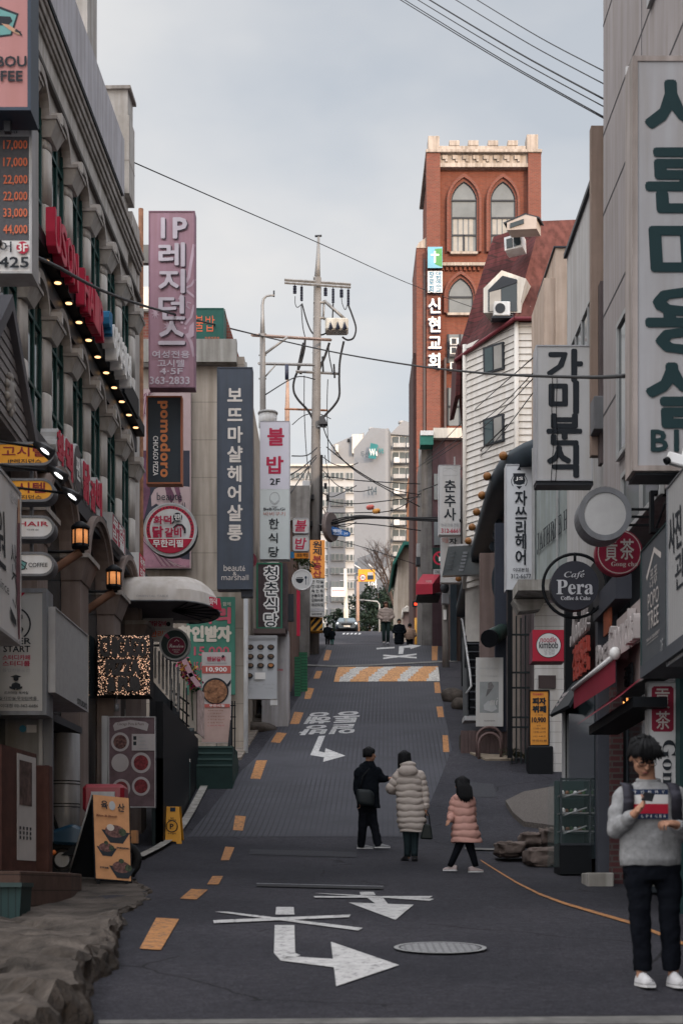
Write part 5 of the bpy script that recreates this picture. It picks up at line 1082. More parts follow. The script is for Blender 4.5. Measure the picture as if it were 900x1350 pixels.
psign('white_restaurant_sign', 'tall white sign with two red brush characters and the word for restaurant', 'sign', 40.5, r, .3, mat('pale_sign_side', (.4,.4,.42), .5), WLIT2, [q.B(343, 555.5, 381.5, 645, WLIT), q.T('불', 353, 565, 374, 587, REDI, .03), q.T('밥', 352, 602, 373, 624, REDI, .03), q.T('2F', 356, 631, 369, 639, INK, .02)] +
      [q.L([(362 + 6.5*math.cos(R(a)), 657 + 8*math.sin(R(a))) for a in range(0, 361, 24)], .7, GRY_), q.L([(357,660),(362,664),(367,660)], .7, GRY_), q.L([(358,668),(366,668)], 1, GRY_), q.T('BaBiGuGi', 347.5, 669.5, 375.5, 673, INK, .01), q.T('바비구기', 347.5, 675, 376, 680, mat('peach_ink', (.45,.2,.17), .7), .01), q.T('한', 354.5, 684, 367.5, 697, INK, .015), q.T('식', 354, 703, 366, 716, INK, .015), q.T('당', 354.5, 721, 367.5, 734.5, INK, .015)], rim=.012)
WDD = mat('dark_plank_face', (.062, .043, .046), .7, var=.3, scale=5, pat=stripes(0, .19, .012, (.02,.015,.017))); GRNE = mat('green_edge', (.03,.14,.085), .5)
r = (338, 742, 372, 829); q = Q(r)
its = []
for m_, bo in ((WHITEB, .12), (WDD, .0)): its += [q.T(c, 349, 748 + i*20.5 - .5, 365.5, 748 + i*20.5 + 17, m_ if bo else INK, bo if bo else .012) for i, c in enumerate('청춘식당')]
s = psign('wooden_restaurant_sign', 'dark plank restaurant sign with white-outlined characters and green edges', 'sign', 39.5, r, .3, GRNE, WDD, its, rim=.04, rimmat=GRNE)
b = MB(); b.box(PX(334,39.4), PX(376,39.4), 39.4, 39.9, PZ(836,39.5), PZ(829.5,39.5), mat('brown_ledge', (.1,.075,.07), .8)); b.build('ledge', s)
b = MB(); b.box(PX(372.5,39.6), PX(378,39.6), 39.6, 40.6, PZ(829,39.5), PZ(741,39.5), mat('dark_plank_face', (0,0,0))); b.build('side_panel', s)
r = (322, 838, 365.5, 922); q = Q(r); its = []
for i, (x, y) in enumerate(((330,853.5),(343.5,853.5),(357,853.5),(330,866),(343.5,866),(357,866),(330,878),(343.5,878),(357,878),(329,891.5))):
 its += [q.D(x, y, 4.6, INK, 16, .8), q.D(x, y - .6, 3.1, mat('food_print', (.14,.09,.06), .8, var=.8, scale=14) if i != 8 else mat('orange_food_print', (.4,.17,.06), .8, var=.5, scale=12), 12, .75), q.B(x - 3, y + 4.8, x + 3, y + 5.6, GRY_)]
its += [q.B(336, 887, 350, 896, WHITEB), q.B(324, 838.5, 365, 842, GRY_), q.T('인기메뉴 모음', 325, 902, 340, 904, GRY_, 0), q.T('세트 주문 가능', 346, 902, 362, 904, GRY_, 0), q.T('12,000', 325, 907, 333, 909, GRY_, 0), q.T('9,000', 350, 907, 360, 909, GRY_, 0)]
s = psign('menu_sign', 'white menu panel with ten small black food bowls on one leg', 'menu board', 38.6, r, .08, LGREY, mat('bluish_white_face', (.44,.45,.47), .6, var=.05), its, rim=.01)
b = MB(); b.box(PX(356,38.6), PX(365.5,38.6), 38.6, 38.7, PZ(930,38.6), PZ(922.2,38.6), WHITE); b.build('leg', s)
b = MB(); b.box(PX(321.5,38.58), PX(323,38.58), 38.55, 38.61, PZ(922,38.6), PZ(860,38.6), RED); b.build('red_strip', s)
wb = thing('white_booth', 'plain white booth wall with a small red price behind the menu panel', 'booth', P(370, 905, 40.5))
b = MB(); b.box(PX(345,40.3), PX(380,40.3), 40.3, 41.5, g(40) - .4, PZ(832,40.3), mat('booth_white', (.40,.38,.385), .7, var=.1, streak=.3)); b.build('wall', wb)
b = MB(); text(b, '2,900', PX(365.5,40.3), PX(373,40.3), PZ(885,40.3), PZ(882,40.3), 40.295, RED, .02); text(b, '커피', PX(366,40.3), PX(373,40.3), PZ(874,40.3), PZ(869,40.3), 40.295, GRY_, .0); b.build('lettering', wb)
b = MB(); b.box(PX(378,41), PX(387,41), 41, 41.25, PZ(818,41), PZ(783,41), DKGREY); tag(b.build('metre_box'), 'slanting dark metal box fixed to the corrugated fence', 'metal box')
for c, y0, lb in (('불', 683, 'upper of the two small square signs with a single red brush character'), ('밥', 706.5, 'lower of the two small square signs with a single red brush character')):
 r = (386, y0, 407, y0 + 20); q = Q(r); psign('square_sign', lb, 'sign', 46, r, .25, mat('pale_sign_side', (0,0,0)), mat('warm_white_face', (.46,.44,.43), .5), [q.T(c, 389, y0 + 3, 404, y0 + 17.5, REDI, .02, shear=.15)], rim=.02, shape='round', group='small square brush character signs')
r = (384.5, 750.5, 412, 778); q = Q(r)
s = psign('round_food_sign', 'round white sign showing a bowl with spoon and chopsticks', 'sign', 45, r, .15, WHITE, mat('round_white_face', (.52,.51,.50), .5), [q.G([(389.5,763),(400.5,763),(399,767),(396.5,769),(393.5,769),(391,767)], INK), q.B(391,761.3,399,762.2,INK), q.D(403, 761.5, 1.5, NAVYI, 12, 1.3), q.B(402.6, 762, 403.5, 771, NAVYI), q.B(405.6, 760, 406.1, 771, GRY_), q.B(407, 760, 407.5, 771, GRY_)], shape='disc', rim=.03)
arm(s, (PX(384,45.1), 45.08, PZ(765,45)), (PX(392,45.1), 45.08, PZ(765,45)), .02)
r = (408.5, 712, 428, 762); q = Q(r)
psign('orange_estate_sign', 'orange upright estate agent sign with black and red characters on the pole', 'sign', 56, r, .12, ORANGE, mat('orange_sign_face', (.60,.235,.05), .55), [q.T(c, 412.5, 713.5 + i*9.7, 423.5, 713.5 + i*9.7 + 8.6, INK if i < 2 else MAR, .03) for i, c in enumerate('원제부동산')], rim=0)
r = (408.5, 763, 428, 813); q = Q(r)
psign('flooring_list_sign', 'grey-white list sign with rows of characters under the orange estate sign', 'sign', 56, r, .1, LGREY, mat('grey_white_face', (0,0,0)), [q.T(t, 410.5, 765 + i*6.1, 426, 765 + i*6.1 + 4.2, INK, .02) for i, t in enumerate(('전 타일', '인1도배', '욕 인 트', '온돌마루', '강화마루', '데코타일'))] + [q.B(409.5, 802, 427, 806, GRY_), q.T('원제건축자재', 411, 808.5, 424, 811, INK, .02)], rim=0)
r = (409.5, 814, 425, 832); q = Q(r)
s = psign('hazard_guard', 'black and yellow striped guard wrapped round the foot of the pole', 'pole guard', 56.2, r, .5, mat('hazard_yellow', (.55,.27,.04), .6), mat('hazard_yellow', (0,0,0)), [q.G([(409.8,814.5),(414,814.5),(409.8,820)], BLACK), q.G([(417,814.5),(422,814.5),(409.8,828),(409.8,823)], BLACK), q.G([(424.8,816),(424.8,821.5),(416,831.5),(411,831.5)], BLACK), q.G([(424.8,827),(424.8,831.5),(420,831.5)], BLACK)], rim=0)
r = (383, 727.5, 407, 737); q = Q(r)
psign('small_orange_sign', 'small slanted blue and orange sign below the two square signs', 'sign', 47, (383, 727.5, 407, 736), .08, ORANGE, ORANGE, [B(0, 0, .2, 1, mat('blue_print', (.03,.17,.33), .6)), T('원조 떡집', .35, .25, .95, .8, INK, .02)], rim=0)
s = psign('red_disc_sign', 'small plain red disc peeking from behind the slate-blue sign', 'sign', 37.5, (322, 728, 338, 748), .1, RED, mat('dull_red', (.16,.03,.045), .6), [], shape='disc', rim=0)
RW = lambda w: 3.7 - w                                  # facade line x = 3.7 - w - .0125 y
def RY(px, w): return 2000 * RW(w) / (px - 425)
def rsign(name, label, cat, w, px0, px1, py0, py1, depth, frame, face, items=(), **k):
 """a sign lying along the right facade; px0 is its far edge, py0/py1 are measured at its near edge px1"""
 y0, y1 = RY(px0, w), RY(px1, w); z1, z0 = PZ(py0, y1), PZ(py1, y1); ym = (y0 + y1) / 2
 return signbox(name, label, cat, (RW(w) - .0125 * ym, ym, z0), y0 - y1, z1 - z0, depth, frame, face, items, yaw=math.atan2(-1, .0125) , **k)
GFACE = mat('flat_grey_face', (.35, .345, .36), .5, var=.05, streak=.12); GRNI = mat('green_black_ink', (.010, .030, .034), .55, var=.1)
r = (833, 74, 965, 621); q = Q(r)
s = psign('hair_salon_sign', 'huge grey hair salon sign with dark green brush lettering at the right edge', 'sign', 14.5, r, .35, mat('pale_rusty_frame', (.36,.31,.29), .5, streak=.4), GFACE,
 [q.T(c, 851, y0, 961, y0 + 84, GRNI, .036, em=True, shear=-.04) for c, y0 in (('사',100),('론',194),('미',292),('용',380),('실',478))] + [q.T('B1', 858, 568, 893, 595, GRNI, .03), q.T('F', 902, 568, 920, 595, GRNI, .03)], rim=.05)
b = MB(); b.cyl(P(827.5,88,14.9), P(827.5,612,14.9), .025, LGREY, n=8); b.build('edge_tube', s)
b = MB(); b.box(PX(836,14.6), PX(965,14.6), 14.55, 14.9, PZ(628,14.6), PZ(621.5,14.6), DKGREY); b.build('underside', s)
SNF = mat('grey_white_sign', (.46, .455, .46), .5, var=.05, streak=.08)
r = (706, 455, 781, 634); q = Q(r)
s = psign('snack_bar_sign', 'grey-white upright snack bar sign with four bold black characters', 'sign', 24, r, .35, mat('pale_sign_side', (.4,.4,.42), .5), SNF, [q.T(c, 720, 461 + i*42, 768, 461 + i*42 + 41, INK, .04, em=True) for i, c in enumerate('가미분식')], rim=.02)
b = MB(); b.box(PX(780,24.1), 4.3, 24.1, 24.2, PZ(520,24), PZ(508,24), DKGREY); b.build('bracket', s)
b = MB(); b.box(PX(707,24), PX(782,24), 24.01, 24.34, PZ(639,24), PZ(634.3,24), DKGREY); b.build('underside', s)
for x in (728, 734): b = MB(); b.tube([P(x, 497, 23.95), P(x - 1, 540, 23.94), P(x + 1, 590, 23.94), P(x - 2, 634, 23.95)], .006, BLACK, 5); b.build('loose_wire', s)
r = (666.5, 612, 701.5, 778); q = Q(r); PSF = mat('bluish_white_sign', (.52,.53,.55), .5, var=.05)
its = [q.D(684, 633, 8, INK, 20, .8), q.B(677, 625, 691, 638, INK), q.B(676, 624, 692, 626, INK), q.G([(684,615),(687,620),(681,620)], INK), q.G([(680,641),(688,641),(684,645)], INK)] + [q.L([(684 + sx*(8 + 2.5*math.sin(t)), 641 - 4*t) for t in (0,1,2,3,4)], .9, INK) for sx in (1, -1)] + [q.T('JS', 679, 629, 689, 634, WHITEB, .02)]
s = psign('hair_shop_sign', 'white upright hair shop sign with a black crest under the curved roof', 'sign', 35, r, .35, mat('pale_sign_side', (0,0,0)), PSF, its + [q.T(c, 678.5, y0, 694.5, y0 + 19.5, INK, .028, em=True) for c, y0 in (('자',647),('쓰',667),('리',686.5),('헤',704),('어',725))] + [q.T('이대본점', 676, 749, 696, 754, INK, .01), q.T('312-6677', 673, 757, 699.5, 763, INK, .01)], rim=.02)
A, C = Vector((PX(704,34.4), 34.4, 0)), Vector((PX(772,30.6), 30.6, 0)); d_ = (C - A).normalized(); yaw = math.atan2(d_.y, d_.x)
o = thing('window_lettering', 'black hair shop lettering applied across the ribbed curtain window', 'lettering', (PX(740,32.4) - .06, 32.4 - .07, PZ(702,32.4)), yaw)
b = MB(); text(b, '𝐉𝐀𝐓𝐇𝐑𝐄𝐄 𝐇𝐀𝐈𝐑', -1.75, 1.35, -.12, .36, 0, INK, .0); b.build('letters', o, world=False)
r = (762, 642, 832, 713); q = Q(r)
s = psign('blank_round_sign', 'blank pale round sign with a grey rim, high over the red tea sign', 'sign', 16.6, r, .3, GREY, mat('pale_round_face', (.37,.365,.365), .45, var=.1, scale=4), [], shape='disc', rim=.06, rimmat=GREY)
for y_ in (667, 677, 688): arm(s, (PX(828,16.8), 16.75, PZ(y_,16.6)), (PX(858,16.8), 16.75, PZ(y_,16.6)), .012, BLACK)
b = MB(); x0, x1 = PX(855,16.6), PX(915,16.6)
for z in (652, 702): b.box(x0, x1, 16.5, 16.6, PZ(z+2.5,16.6), PZ(z-2.5,16.6), BLACK)
b.box(x0, x0 + .04, 16.502, 16.598, PZ(699.4,16.6), PZ(654.6,16.6), BLACK); b.tube([(x0 + .05, 16.45, PZ(700,16.6)), (x0 + .35, 16.45, PZ(600,16.6))], .012, BLACK, 5); b.tube([(x0 + .30, 16.45, PZ(655,16.6)), (x0 + .12, 16.45, PZ(700,16.6))], .01, BLACK, 5); b.build('bracket_frame', s)
r = (785, 698, 847, 758); q = Q(r); CRIM = mat('tea_crimson', (.19, .012, .032), .5, var=.05); TEAW = mat('tea_pale_ink', (.42,.38,.36), .6)
psign('round_tea_sign', 'crimson round tea sign with pale seal characters behind the blank disc', 'sign', 17.3, r, .14, CRIM, CRIM, [q.D(816, 728, 28.6, TEAW, 36), q.D(816, 728, 27.4, CRIM, 36), q.T('貢', 797, 714, 813, 740, TEAW, .015), q.T('茶', 817, 711, 835, 738, TEAW, .015), q.T('𝐆𝐨𝐧𝐠 𝐜𝐡𝐚', 805, 741, 840, 748.5, TEAW, .0)], shape='disc', rim=.0)
CAFE = mat('cafe_black_face', (.028,.029,.038), .45, var=.06); CAFT = mat('cafe_letters', (.43,.43,.45), .6)
r = (726, 739, 789, 806); q = Q(r)
s = psign('cafe_sign', 'black round coffee and cake sign with pale serif lettering in a hoop', 'sign', 19.4, (725.5, 739.5, 789, 804.5), .16, CAFE, CAFE, [T('𝐶𝑎𝑓𝑒', .28, .22, .70, .37, CAFT, .008), LN([(.655,.225),(.69,.195)], .02, CAFT), T('𝐏𝐞𝐫𝐚', .12, .39, .88, .685, CAFT, .004), T('𝐂𝐨𝐟𝐟𝐞𝐞 & 𝐂𝐚𝐤𝐞', .21, .72, .82, .80, CAFT, .01)], shape='disc', rim=.0)
b = MB(); cc = P(757.5, 772.5, 19.5); rr = 42 * 19.5 / F; pts = [cc + Vector((rr*math.cos(R(a)), 0, rr*math.sin(R(a)))) for a in range(0, 361, 10)]; b.tube(pts, .022, BLACK, 6, caps=False)
b.cyl(cc + Vector((0,0,rr)), cc + Vector((0,0,.31)), .02, BLACK, n=6); b.cyl(cc + Vector((.2,0,-rr*.92)), cc + Vector((.25,0,-.28)), .02, BLACK, n=6); b.build('hoop', s)
arm(s, (PX(797,19.6), 19.55, PZ(772,19.5)), (3.5, 19.55, PZ(772,19.5)), .02, BLACK)
r = (701.5, 830.5, 744.5, 872); q = Q(r); NRED = mat('noodle_red', (.40,.022,.045), .5, var=.05)
s = psign('noodle_sign', 'bright red square noodle sign with a white disc', 'sign', 31, r, .5, mat('dark_red_side', (.12,.03,.05), .6), NRED, [q.D(722.8, 851, 16.6, INK, 36), q.D(722.8, 851, 15.7, WHITE, 36), q.T('𝗇𝗈𝗈𝖽𝗅𝖾', 712, 840, 733, 847, REDI, .02), q.T('𝗄𝗂𝗆𝖻𝗈𝖻', 710.5, 846.5, 735, 855, INK, .03), q.T('넘 김밥', 717, 856, 731, 863, GI, .0)], rim=.0)
arm(s, (PX(744,31.2), 31.3, PZ(850,31)), (PX(762,31.2), 31.3, PZ(850,31)), .03)
r = (697, 910, 724, 984); q = Q(r)
s = psign('buffet_stand_sign', 'orange stand-up pizza buffet sign on a black base', 'sign', 34.3, r, .08, BLACK, mat('amber_face', (.60,.25,.045), .5, var=.05), [q.T('피자뷔페야', 702, 914, 716, 917.5, REDI, .01), q.T('피자', 702, 920.5, 719, 929, INK, .07), q.T('뷔페', 702, 931, 719, 939.5, INK, .07), q.T('스페셜', 705, 942, 715, 943.8, INK, 0), q.T('10,900', 701, 946, 719, 953.5, INK, .04), q.T('평일', 707, 956, 712, 958, INK, 0), q.T('11:00~15:00', 703, 959.5, 719, 962, INK, 0), q.T('15:00~21:00', 703, 964, 719, 966.5, INK, 0), q.T('1인 1음료', 703, 970, 719, 972, INK, 0), q.T('무한리필', 701, 975.5, 720, 978, INK, .01)], rim=.03, rimmat=BLACK)
b = MB(); b.box(PX(695,34.3), PX(728,34.3), 34.15, 34.6, g(34.3) - .1, PZ(984.5,34.3), BLACK); b.build('base', s, bevel=.03)
r = (627, 867, 663, 958); q = Q(r); BNW = mat('banner_white', (.46,.45,.44), .65, var=.05, streak=.06); PG = mat('pale_grey_photo', (.25,.26,.26), .7, var=.15, scale=3)
s = psign('ice_cream_banner', 'pale grey hanging banner with an ice cream cone photograph', 'banner', 36.2, r, .02, BNW, BNW, [q.B(632, 899, 657, 940, PG), q.T('MILK ICE CREAM', 632, 880.5, 655, 882.5, GRY_, 0), q.T('우유 아이스크림 전문점', 633, 890.5, 655, 892.5, GRY_, 0), q.G([(643,901),(647,899),(651,905),(649,908),(643,909)], mat('cone_print', (.16,.15,.15), .7, var=.4, scale=20)), q.G([(642,909),(649,908),(644,915),(640,919)], mat('cone_wafer', (.12,.115,.115), .7)), q.G([(637,930),(643,924),(651,927),(655,935),(648,939),(638,936)], mat('cream_print', (.38,.385,.385), .7)), q.T('𝓂𝒾', 645, 920, 656, 930, BNW, .01), q.T('icecream', 638, 949.5, 652, 951.5, INK, 0)], rim=0)
for x, y in ((629,869),(661,869),(629,956),(661,956)): pass
r = (578, 613, 606.5, 705); q = Q(r)
s = psign('gown_maker_sign', 'grey-white upright sign with three ink characters and a red phone number', 'sign', 51, r, .35, mat('pale_sign_side', (0,0,0)), SNF, [q.L([(584,617),(602,617),(602,627),(584,627),(584,617)], .5, GRY_), q.L([(584,622),(593,617.5),(602,622)], .5, GRY_)] + [q.T(c, 585, y0, 601, y0 + 16, INK, .02, em=True) for c, y0 in (('춘',633),('추',652),('사',670))] + [q.T('학위가운전문', 581, 690, 605, 694.5, GRY_, .01), q.T('312-6661', 581.5, 697, 606, 702.5, REDI, .015)], rim=.015)
arm(s, (PX(599,51.1), 51.1, PZ(613,51)), (PX(599,51.1), 51.1, PZ(602,51)), .025, LGREY)
r = (581, 707, 607, 790); q = Q(r)
psign('pharmacy_sign', 'cream upright sign half hidden behind the dark tilted canopy', 'sign', 52, (581, 707, 607, 768), .3, mat('pale_sign_side', (0,0,0)), mat('grey_white_sign', (0,0,0)), [q.T('자', 592, 711, 602, 721, INK, .03), q.T('미술', 583, 709, 591, 719, mat('peach_ink', (0,0,0)), .01), q.T('과', 586, 759, 596, 767, INK, .02)], rim=.01)
r = (569.5, 722, 582, 750); q = Q(r)
s = psign('no_turn_sign', 'dark green box sign with a red ring beside the utility pole', 'sign', 54, (569.5, 722, 583, 750), .2, mat('green_black_box', (.01,.03,.025), .5), mat('green_black_box', (0,0,0)), [q.D(579, 736, 8.5, RED, 24, 1), q.D(579, 736, 6.4, mat('green_black_box', (0,0,0)), 24), q.L([(575,731),(583,741)], 1.6, RED), q.B(577.5,734,579.5,740,WHITEB)], rim=.0)
b = MB(); b.box(PX(571,54), PX(584,54), 54.0, 54.05, PZ(757,54), PZ(750.5,54), LGREY); text(b, 'ONLY', PX(573,54), PX(582,54), PZ(756,54), PZ(752,54), 53.99, INK, .01); b.build('sub_plate', s)
DCAN = mat('dark_panel_canopy', (.022,.028,.032), .3, var=.3, spec=.5)
o = thing('tilted_panel_sign', 'dark glossy panel canopy tilted out from the hair shop wall', 'canopy', P(618, 760, 46))
b = MB(); b.prism([P(590.5,721,46), P(648,718,44.5), P(637,757,44.5), P(582.5,759,46)], (.05, .25, 0), DCAN); b.build('panel', o)
b = MB(); b.prism([P(592,720.5,46), P(648,717.5,44.5), P(648,715,44.5), P(592,718,46)], (.05, .4, 0), LGREY); b.build('top_edge', o)
t_ = MB(); a_, c_ = P(613,727,45.35), P(607,753,45.55)
for i in range(6): p = P(613.5 - i*1.1, 729 + i*4.6, 45.3); t_.box(p.x - .08, p.x + .08, p.y - .03, p.y - .02, p.z - .03, p.z + .03, GREY)
for i in range(5):
 for j in range(2): p = P(596 + j*6 - i*1.2, 728 + i*5.5, 45.75); t_.box(p.x - .07, p.x + .07, p.y - .03, p.y - .02, p.z - .02, p.z + .02, mat('dim_print', (.06,.065,.07), .6))
t_.build('lettering', o)
o = thing('red_awning', 'crimson fabric awning far up the slope beside the utility pole', 'awning', P(563, 787, 57))
AWR = mat('awning_crimson', (.27,.018,.035), .7, var=.12)
b = MB(); A_, B_, C_, D_ = P(557,757,58), P(581,757,55), P(572,772,55), P(548,771,58)
b.prism([P(551,771,58.2), P(572,757,58.2), P(581,757,58.2), P(581,780,58.2), P(548,780,58.2)], (0, -.02, 0), AWR)
b.add([P(548,770,56.5), P(570,770,55.8), P(572,757,58.2), P(557,757,58.4)], [(0,1,2,3)], AWR); b.add([P(548,770,56.5), P(570,770,55.8), P(570,783,55.8), P(548,784,56.5)], [(3,2,1,0)], AWR)
b.add([P(570,770,55.8), P(581,768,57.8), P(581,780,57.8), P(570,783,55.8)], [(3,2,1,0)], AWR); b.add([P(570,770,55.8), P(581,768,57.8), P(580,757,58.2), P(572,757,58.2)], [(0,1,2,3)], AWR); b.build('canvas', o)
b = MB(); text(b, '카페', PX(561,55.8), PX(569,55.8), PZ(768,55.8), PZ(764,55.8), 55.9, TEAW, 0); b.build('lettering', o)
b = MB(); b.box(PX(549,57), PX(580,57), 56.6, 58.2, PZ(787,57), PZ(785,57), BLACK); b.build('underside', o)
FASC = mat('pinkish_fascia', (.34,.29,.285), .55, var=.06, streak=.1)
s = rsign('tea_fascia_sign', 'pale tea shop fascia with raised white lettering above the red awning', 'sign', .34, 813, 853, 781, 893, .25, LGREY, FASC, [], rim=.0)
o = thing('tea_fascia_letters', 'raised white tea shop name letters on the pale fascia', 'letter sign', s.location.copy(), s.rotation_euler.z)
b = MB(); w_ = RY(813,.34) - RY(853,.34)
text(b, '𝗚𝗼𝗻𝗴 𝗰𝗵𝗮', -w_*.49, w_*.38, .33, .80, -.02, mat('fascia_letters', (.40,.36,.355), .5), .02, depth=.08); b.build('letters', o, world=False)
b = MB(); text(b, '공차', -w_*.1, w_*.14, .02, .24, -.02, INK, .02, depth=.03); b.build('sub_letters', o, world=False)
AWC = mat('awning_dark_red', (.19,.016,.032), .65, var=.15)
o = thing('tea_shop_awning', 'folded dark red awning with a white roller along the tea shop front', 'awning', (3.1, 18, PZ(900,19)))
b = MB()
ya, yb_, yc = RY(756,.62), RY(811,.62), RY(852,.55); za = PZ(911, ya)
b.add([(RW(.62)-.0125*ya, ya, za), (RW(.62)-.0125*yb_, yb_, za), (RW(.2)-.0125*yb_, yb_, za+.28), (RW(.2)-.0125*ya, ya, za+.28)], [(0,1,2,3)], AWC); b.build('canvas', o)
b = MB(); b.add([(RW(.62)-.0125*ya, ya, za), (RW(.62)-.0125*yb_, yb_, za), (RW(.62)-.0125*yb_, yb_, za-.26), (RW(.62)-.0125*ya, ya, za-.22)], [(3,2,1,0)], AWC); b.build('valance', o)
b = MB(); b.tube([(RW(.63)-.0125*ya, ya, za+.02), (RW(.63)-.0125*yb_, yb_, za+.02)], .028, WHITE, 8); b.ball((RW(.63)-.0125*yb_, yb_ - .03, za+.04), (.06,.08,.07), WHITE, 8, 6); b.build('roller', o)
b = MB(); zt_ = PZ(893, RY(853,.34)) + .02; b.add([(RW(.36)-.0125*18.2, 18.4, zt_-.02), (RW(.36)-.0125*16.3, 15.6, zt_+.0), (RW(.62)-.0125*16.3, 15.6, zt_-.22), (RW(.62)-.0125*18.2, 18.4, zt_-.22)], [(0,1,2,3),(3,2,1,0)], AWC); b.build('upper_canvas', o)
b = MB(); b.box(3.0, 3.35, 15.6, 18.4, zt_ - .34, zt_ - .235, BLACK); b.build('cassette', o)
for px_, py_ in ((805,923),(817,928)):
 b = MB(); p = P(px_ + 4, py_, 19.7); b.ball(p, .028, lit('warm_bulb', (1,.38,.10), 3.0), 8, 6); b.build('shop_bulb', sb)
TGRY = mat('tree_shop_slate', (.062,.068,.076), .5, var=.06)
Y1, Y0 = 2000*3.0/(846-450), 2000*3.0/(880-450)
s = signbox('tree_shop_sign', 'dark slate shop sign with thin pale lettering and an angled twig mark', 'sign', (3.0, (Y0+Y1)/2, PZ(889, Y1)), Y1 - Y0, PZ(727, Y1) - PZ(889, Y1), .5, mat('green_dark_side', (.02,.04,.04), .5), TGRY,
 [LN([(.22,.27),(.52,.10),(.78,.20)], .045, TEAW), T('포포', .38, .24, .66, .31, TEAW, .0), T('나무', .38, .32, .66, .385, TEAW, .0), T('POPO', .30, .41, .72, .54, TEAW, .0), T('TREE', .30, .56, .72, .70, TEAW, .0), T('TEA & DESSERT', .24, .76, .76, .785, TEAW, 0), B(.24, .80, .7, .803, TEAW), T('2F', .8, .85, .9, .95, GI, 0)], yaw=R(-90), rim=.01)
Y3 = 13.0
s = signbox('studio_sign', 'ribbed grey sign panel with black brush lettering at the right edge', 'sign', (3.0, (Y3+Y0)/2 - .01, PZ(880, Y0)), Y0 - Y3 - .02, PZ(694, Y0) - PZ(880, Y0) + .35, .5, GREY, mat('ribbed_grey_face', (.29,.285,.285), .6, var=.06, pat=stripes(0, .09, .008, (.17,.17,.17), .6)), [T('사진', .08, .18, .62, .40, INK, .02, shear=-.1), T('관', .35, .42, .75, .62, INK, .0)], yaw=R(-90), rim=.01)
b = MB(); b.box(2.95, 3.6, 12.8, 15.0, E + 2.1, E + 2.22, mat('shop_lintel', (.06,.065,.075), .6)); b.build('lintel', s)
r = (853, 899, 894, 1150); q = Q(r); TPS = mat('tea_stand_white', (.45,.445,.45), .55, var=.05)
its = [q.G([(858.5 + a, 905 + c) for a, c in ((3,0),(26,0),(29,3),(29,57),(26,60),(3,60),(0,57),(0,3))], CRIM), q.T('貢', 863, 908.5, 882, 934, TEAW, .01), q.T('茶', 864, 938, 882.5, 962, TEAW, .01), q.T('𝐆𝐨𝐧𝐠', 868, 976, 890, 1052, INK, .0, rot=-90), q.T('𝐜𝐡𝐚', 870, 1062, 889, 1112, INK, .0, rot=-90)]
psign('tea_stand_sign', 'upright white tea sign with a crimson seal panel behind the young man', 'sign', 15.8, r, .12, LGREY, TPS, its, rim=.012)
o = thing('noodle_shop_letters', 'white and red raised shop letters on the black corner shop', 'letter sign', (3.42, 21.4, PZ(850, 21.4)), R(-90))
b = MB(); text(b, '𝓝𝓸𝓸𝓭𝓵𝓮', -1.0, .55, .12, .58, 0, mat('fascia_letters', (0,0,0)), .02, depth=.05); b.build('white_letters', o, world=False)
b = MB(); text(b, '김밥천국', -.75, .55, -.42, .06, 0, mat('red_raised', (.36,.06,.045), .5), .03, depth=.05); b.build('red_letters', o, world=False)
o = thing('pera_shop_letters', 'cream raised lettering and orange panel under the tea shop fascia', 'letter sign', (3.34, 19.2, PZ(880, 19.2)), R(-90))
b = MB(); text(b, '𝗣𝗲𝗿𝗮', -.5, .45, .0, .34, 0, mat('fascia_letters', (0,0,0)), .01, depth=.04); b.build('letters', o, world=False)
b = MB(); b.box(-.1, .35, -.01, .02, .40, .78, mat('orange_rust_panel', (.22,.06,.03), .6, var=.4, scale=5)); b.build('orange_panel', o, world=False)
o = thing('black_awning', 'small black slanted awning with pale lettering at the corner shop', 'awning', P(735, 930, 23))
b = MB(); b.prism([P(724,943,22.6), P(747,905,23.2), P(748,909,23.2), P(727,946,22.6)], (.1, -1.2, 0), mat('awning_black', (.022,.026,.03), .6)); b.add([P(724,943,22.6), P(747,940,23.1), P(747,905,23.2)], [(0,1,2),(2,1,0)], mat('awning_black', (0,0,0))); b.build('canvas', o)
b = MB(); p = P(741, 923, 22.7)
for i in range(3): c = P(737 + i*4, 929 - i*6.5, 22.55); b.prism([c + Vector((-.05,-.0,-.04)), c + Vector((.06,0,.02)), c + Vector((.06,0,.06)), c + Vector((-.05,0,.0))], (0,-.02,0), mat('fascia_letters', (0,0,0)))
b.build('lettering', o)
o = thing('security_camera', 'white box security camera below the huge hair salon sign', 'camera', P(890, 605, 14.2))
b = MB(); M_ = Matrix.Rotation(R(-18), 3, 'Z') @ Matrix.Rotation(R(20), 3, 'Y'); c = P(893, 607, 14.2)
for (a0, a1, b0, b1, c0, c1, m_) in ((-.10,.14,-.06,.06,-.05,.05,WHITE),): 
 b.box(a0, a1, b0, b1, c0, c1, m_)
b.v = [M_ @ v + c for v in b.v]; b.build('housing', o, bevel=.012)
b = MB(); b.cyl(c + Vector((-.09,-.02,-.0)), c + Vector((-.12,-.03,-.02)), .035, BLACK, n=10); b.build('lens', o)
b = MB(); b.tube([c + Vector((.05,0,.04)), c + Vector((.08,.05,.14)), c + Vector((.25,.2,.16))], .018, WHITE, 6); b.build('mount', o)
r = (563.5, 325, 583, 353); q = Q(r)
psign('church_cross_sign', 'blue and green folded church sign with a white cross', 'sign', 84.6, r, .25, DKGREY, mat('sky_blue_face', (.16,.38,.50), .5), [q.G([(573,328),(582.5,327),(582.5,352),(573,348)], mat('leaf_green', (.08,.26,.09), .5)), q.B(571.8, 331, 574.2, 346, WHITEB), q.B(567.5, 334.5, 578.5, 336.8, WHITEB)], rim=0)
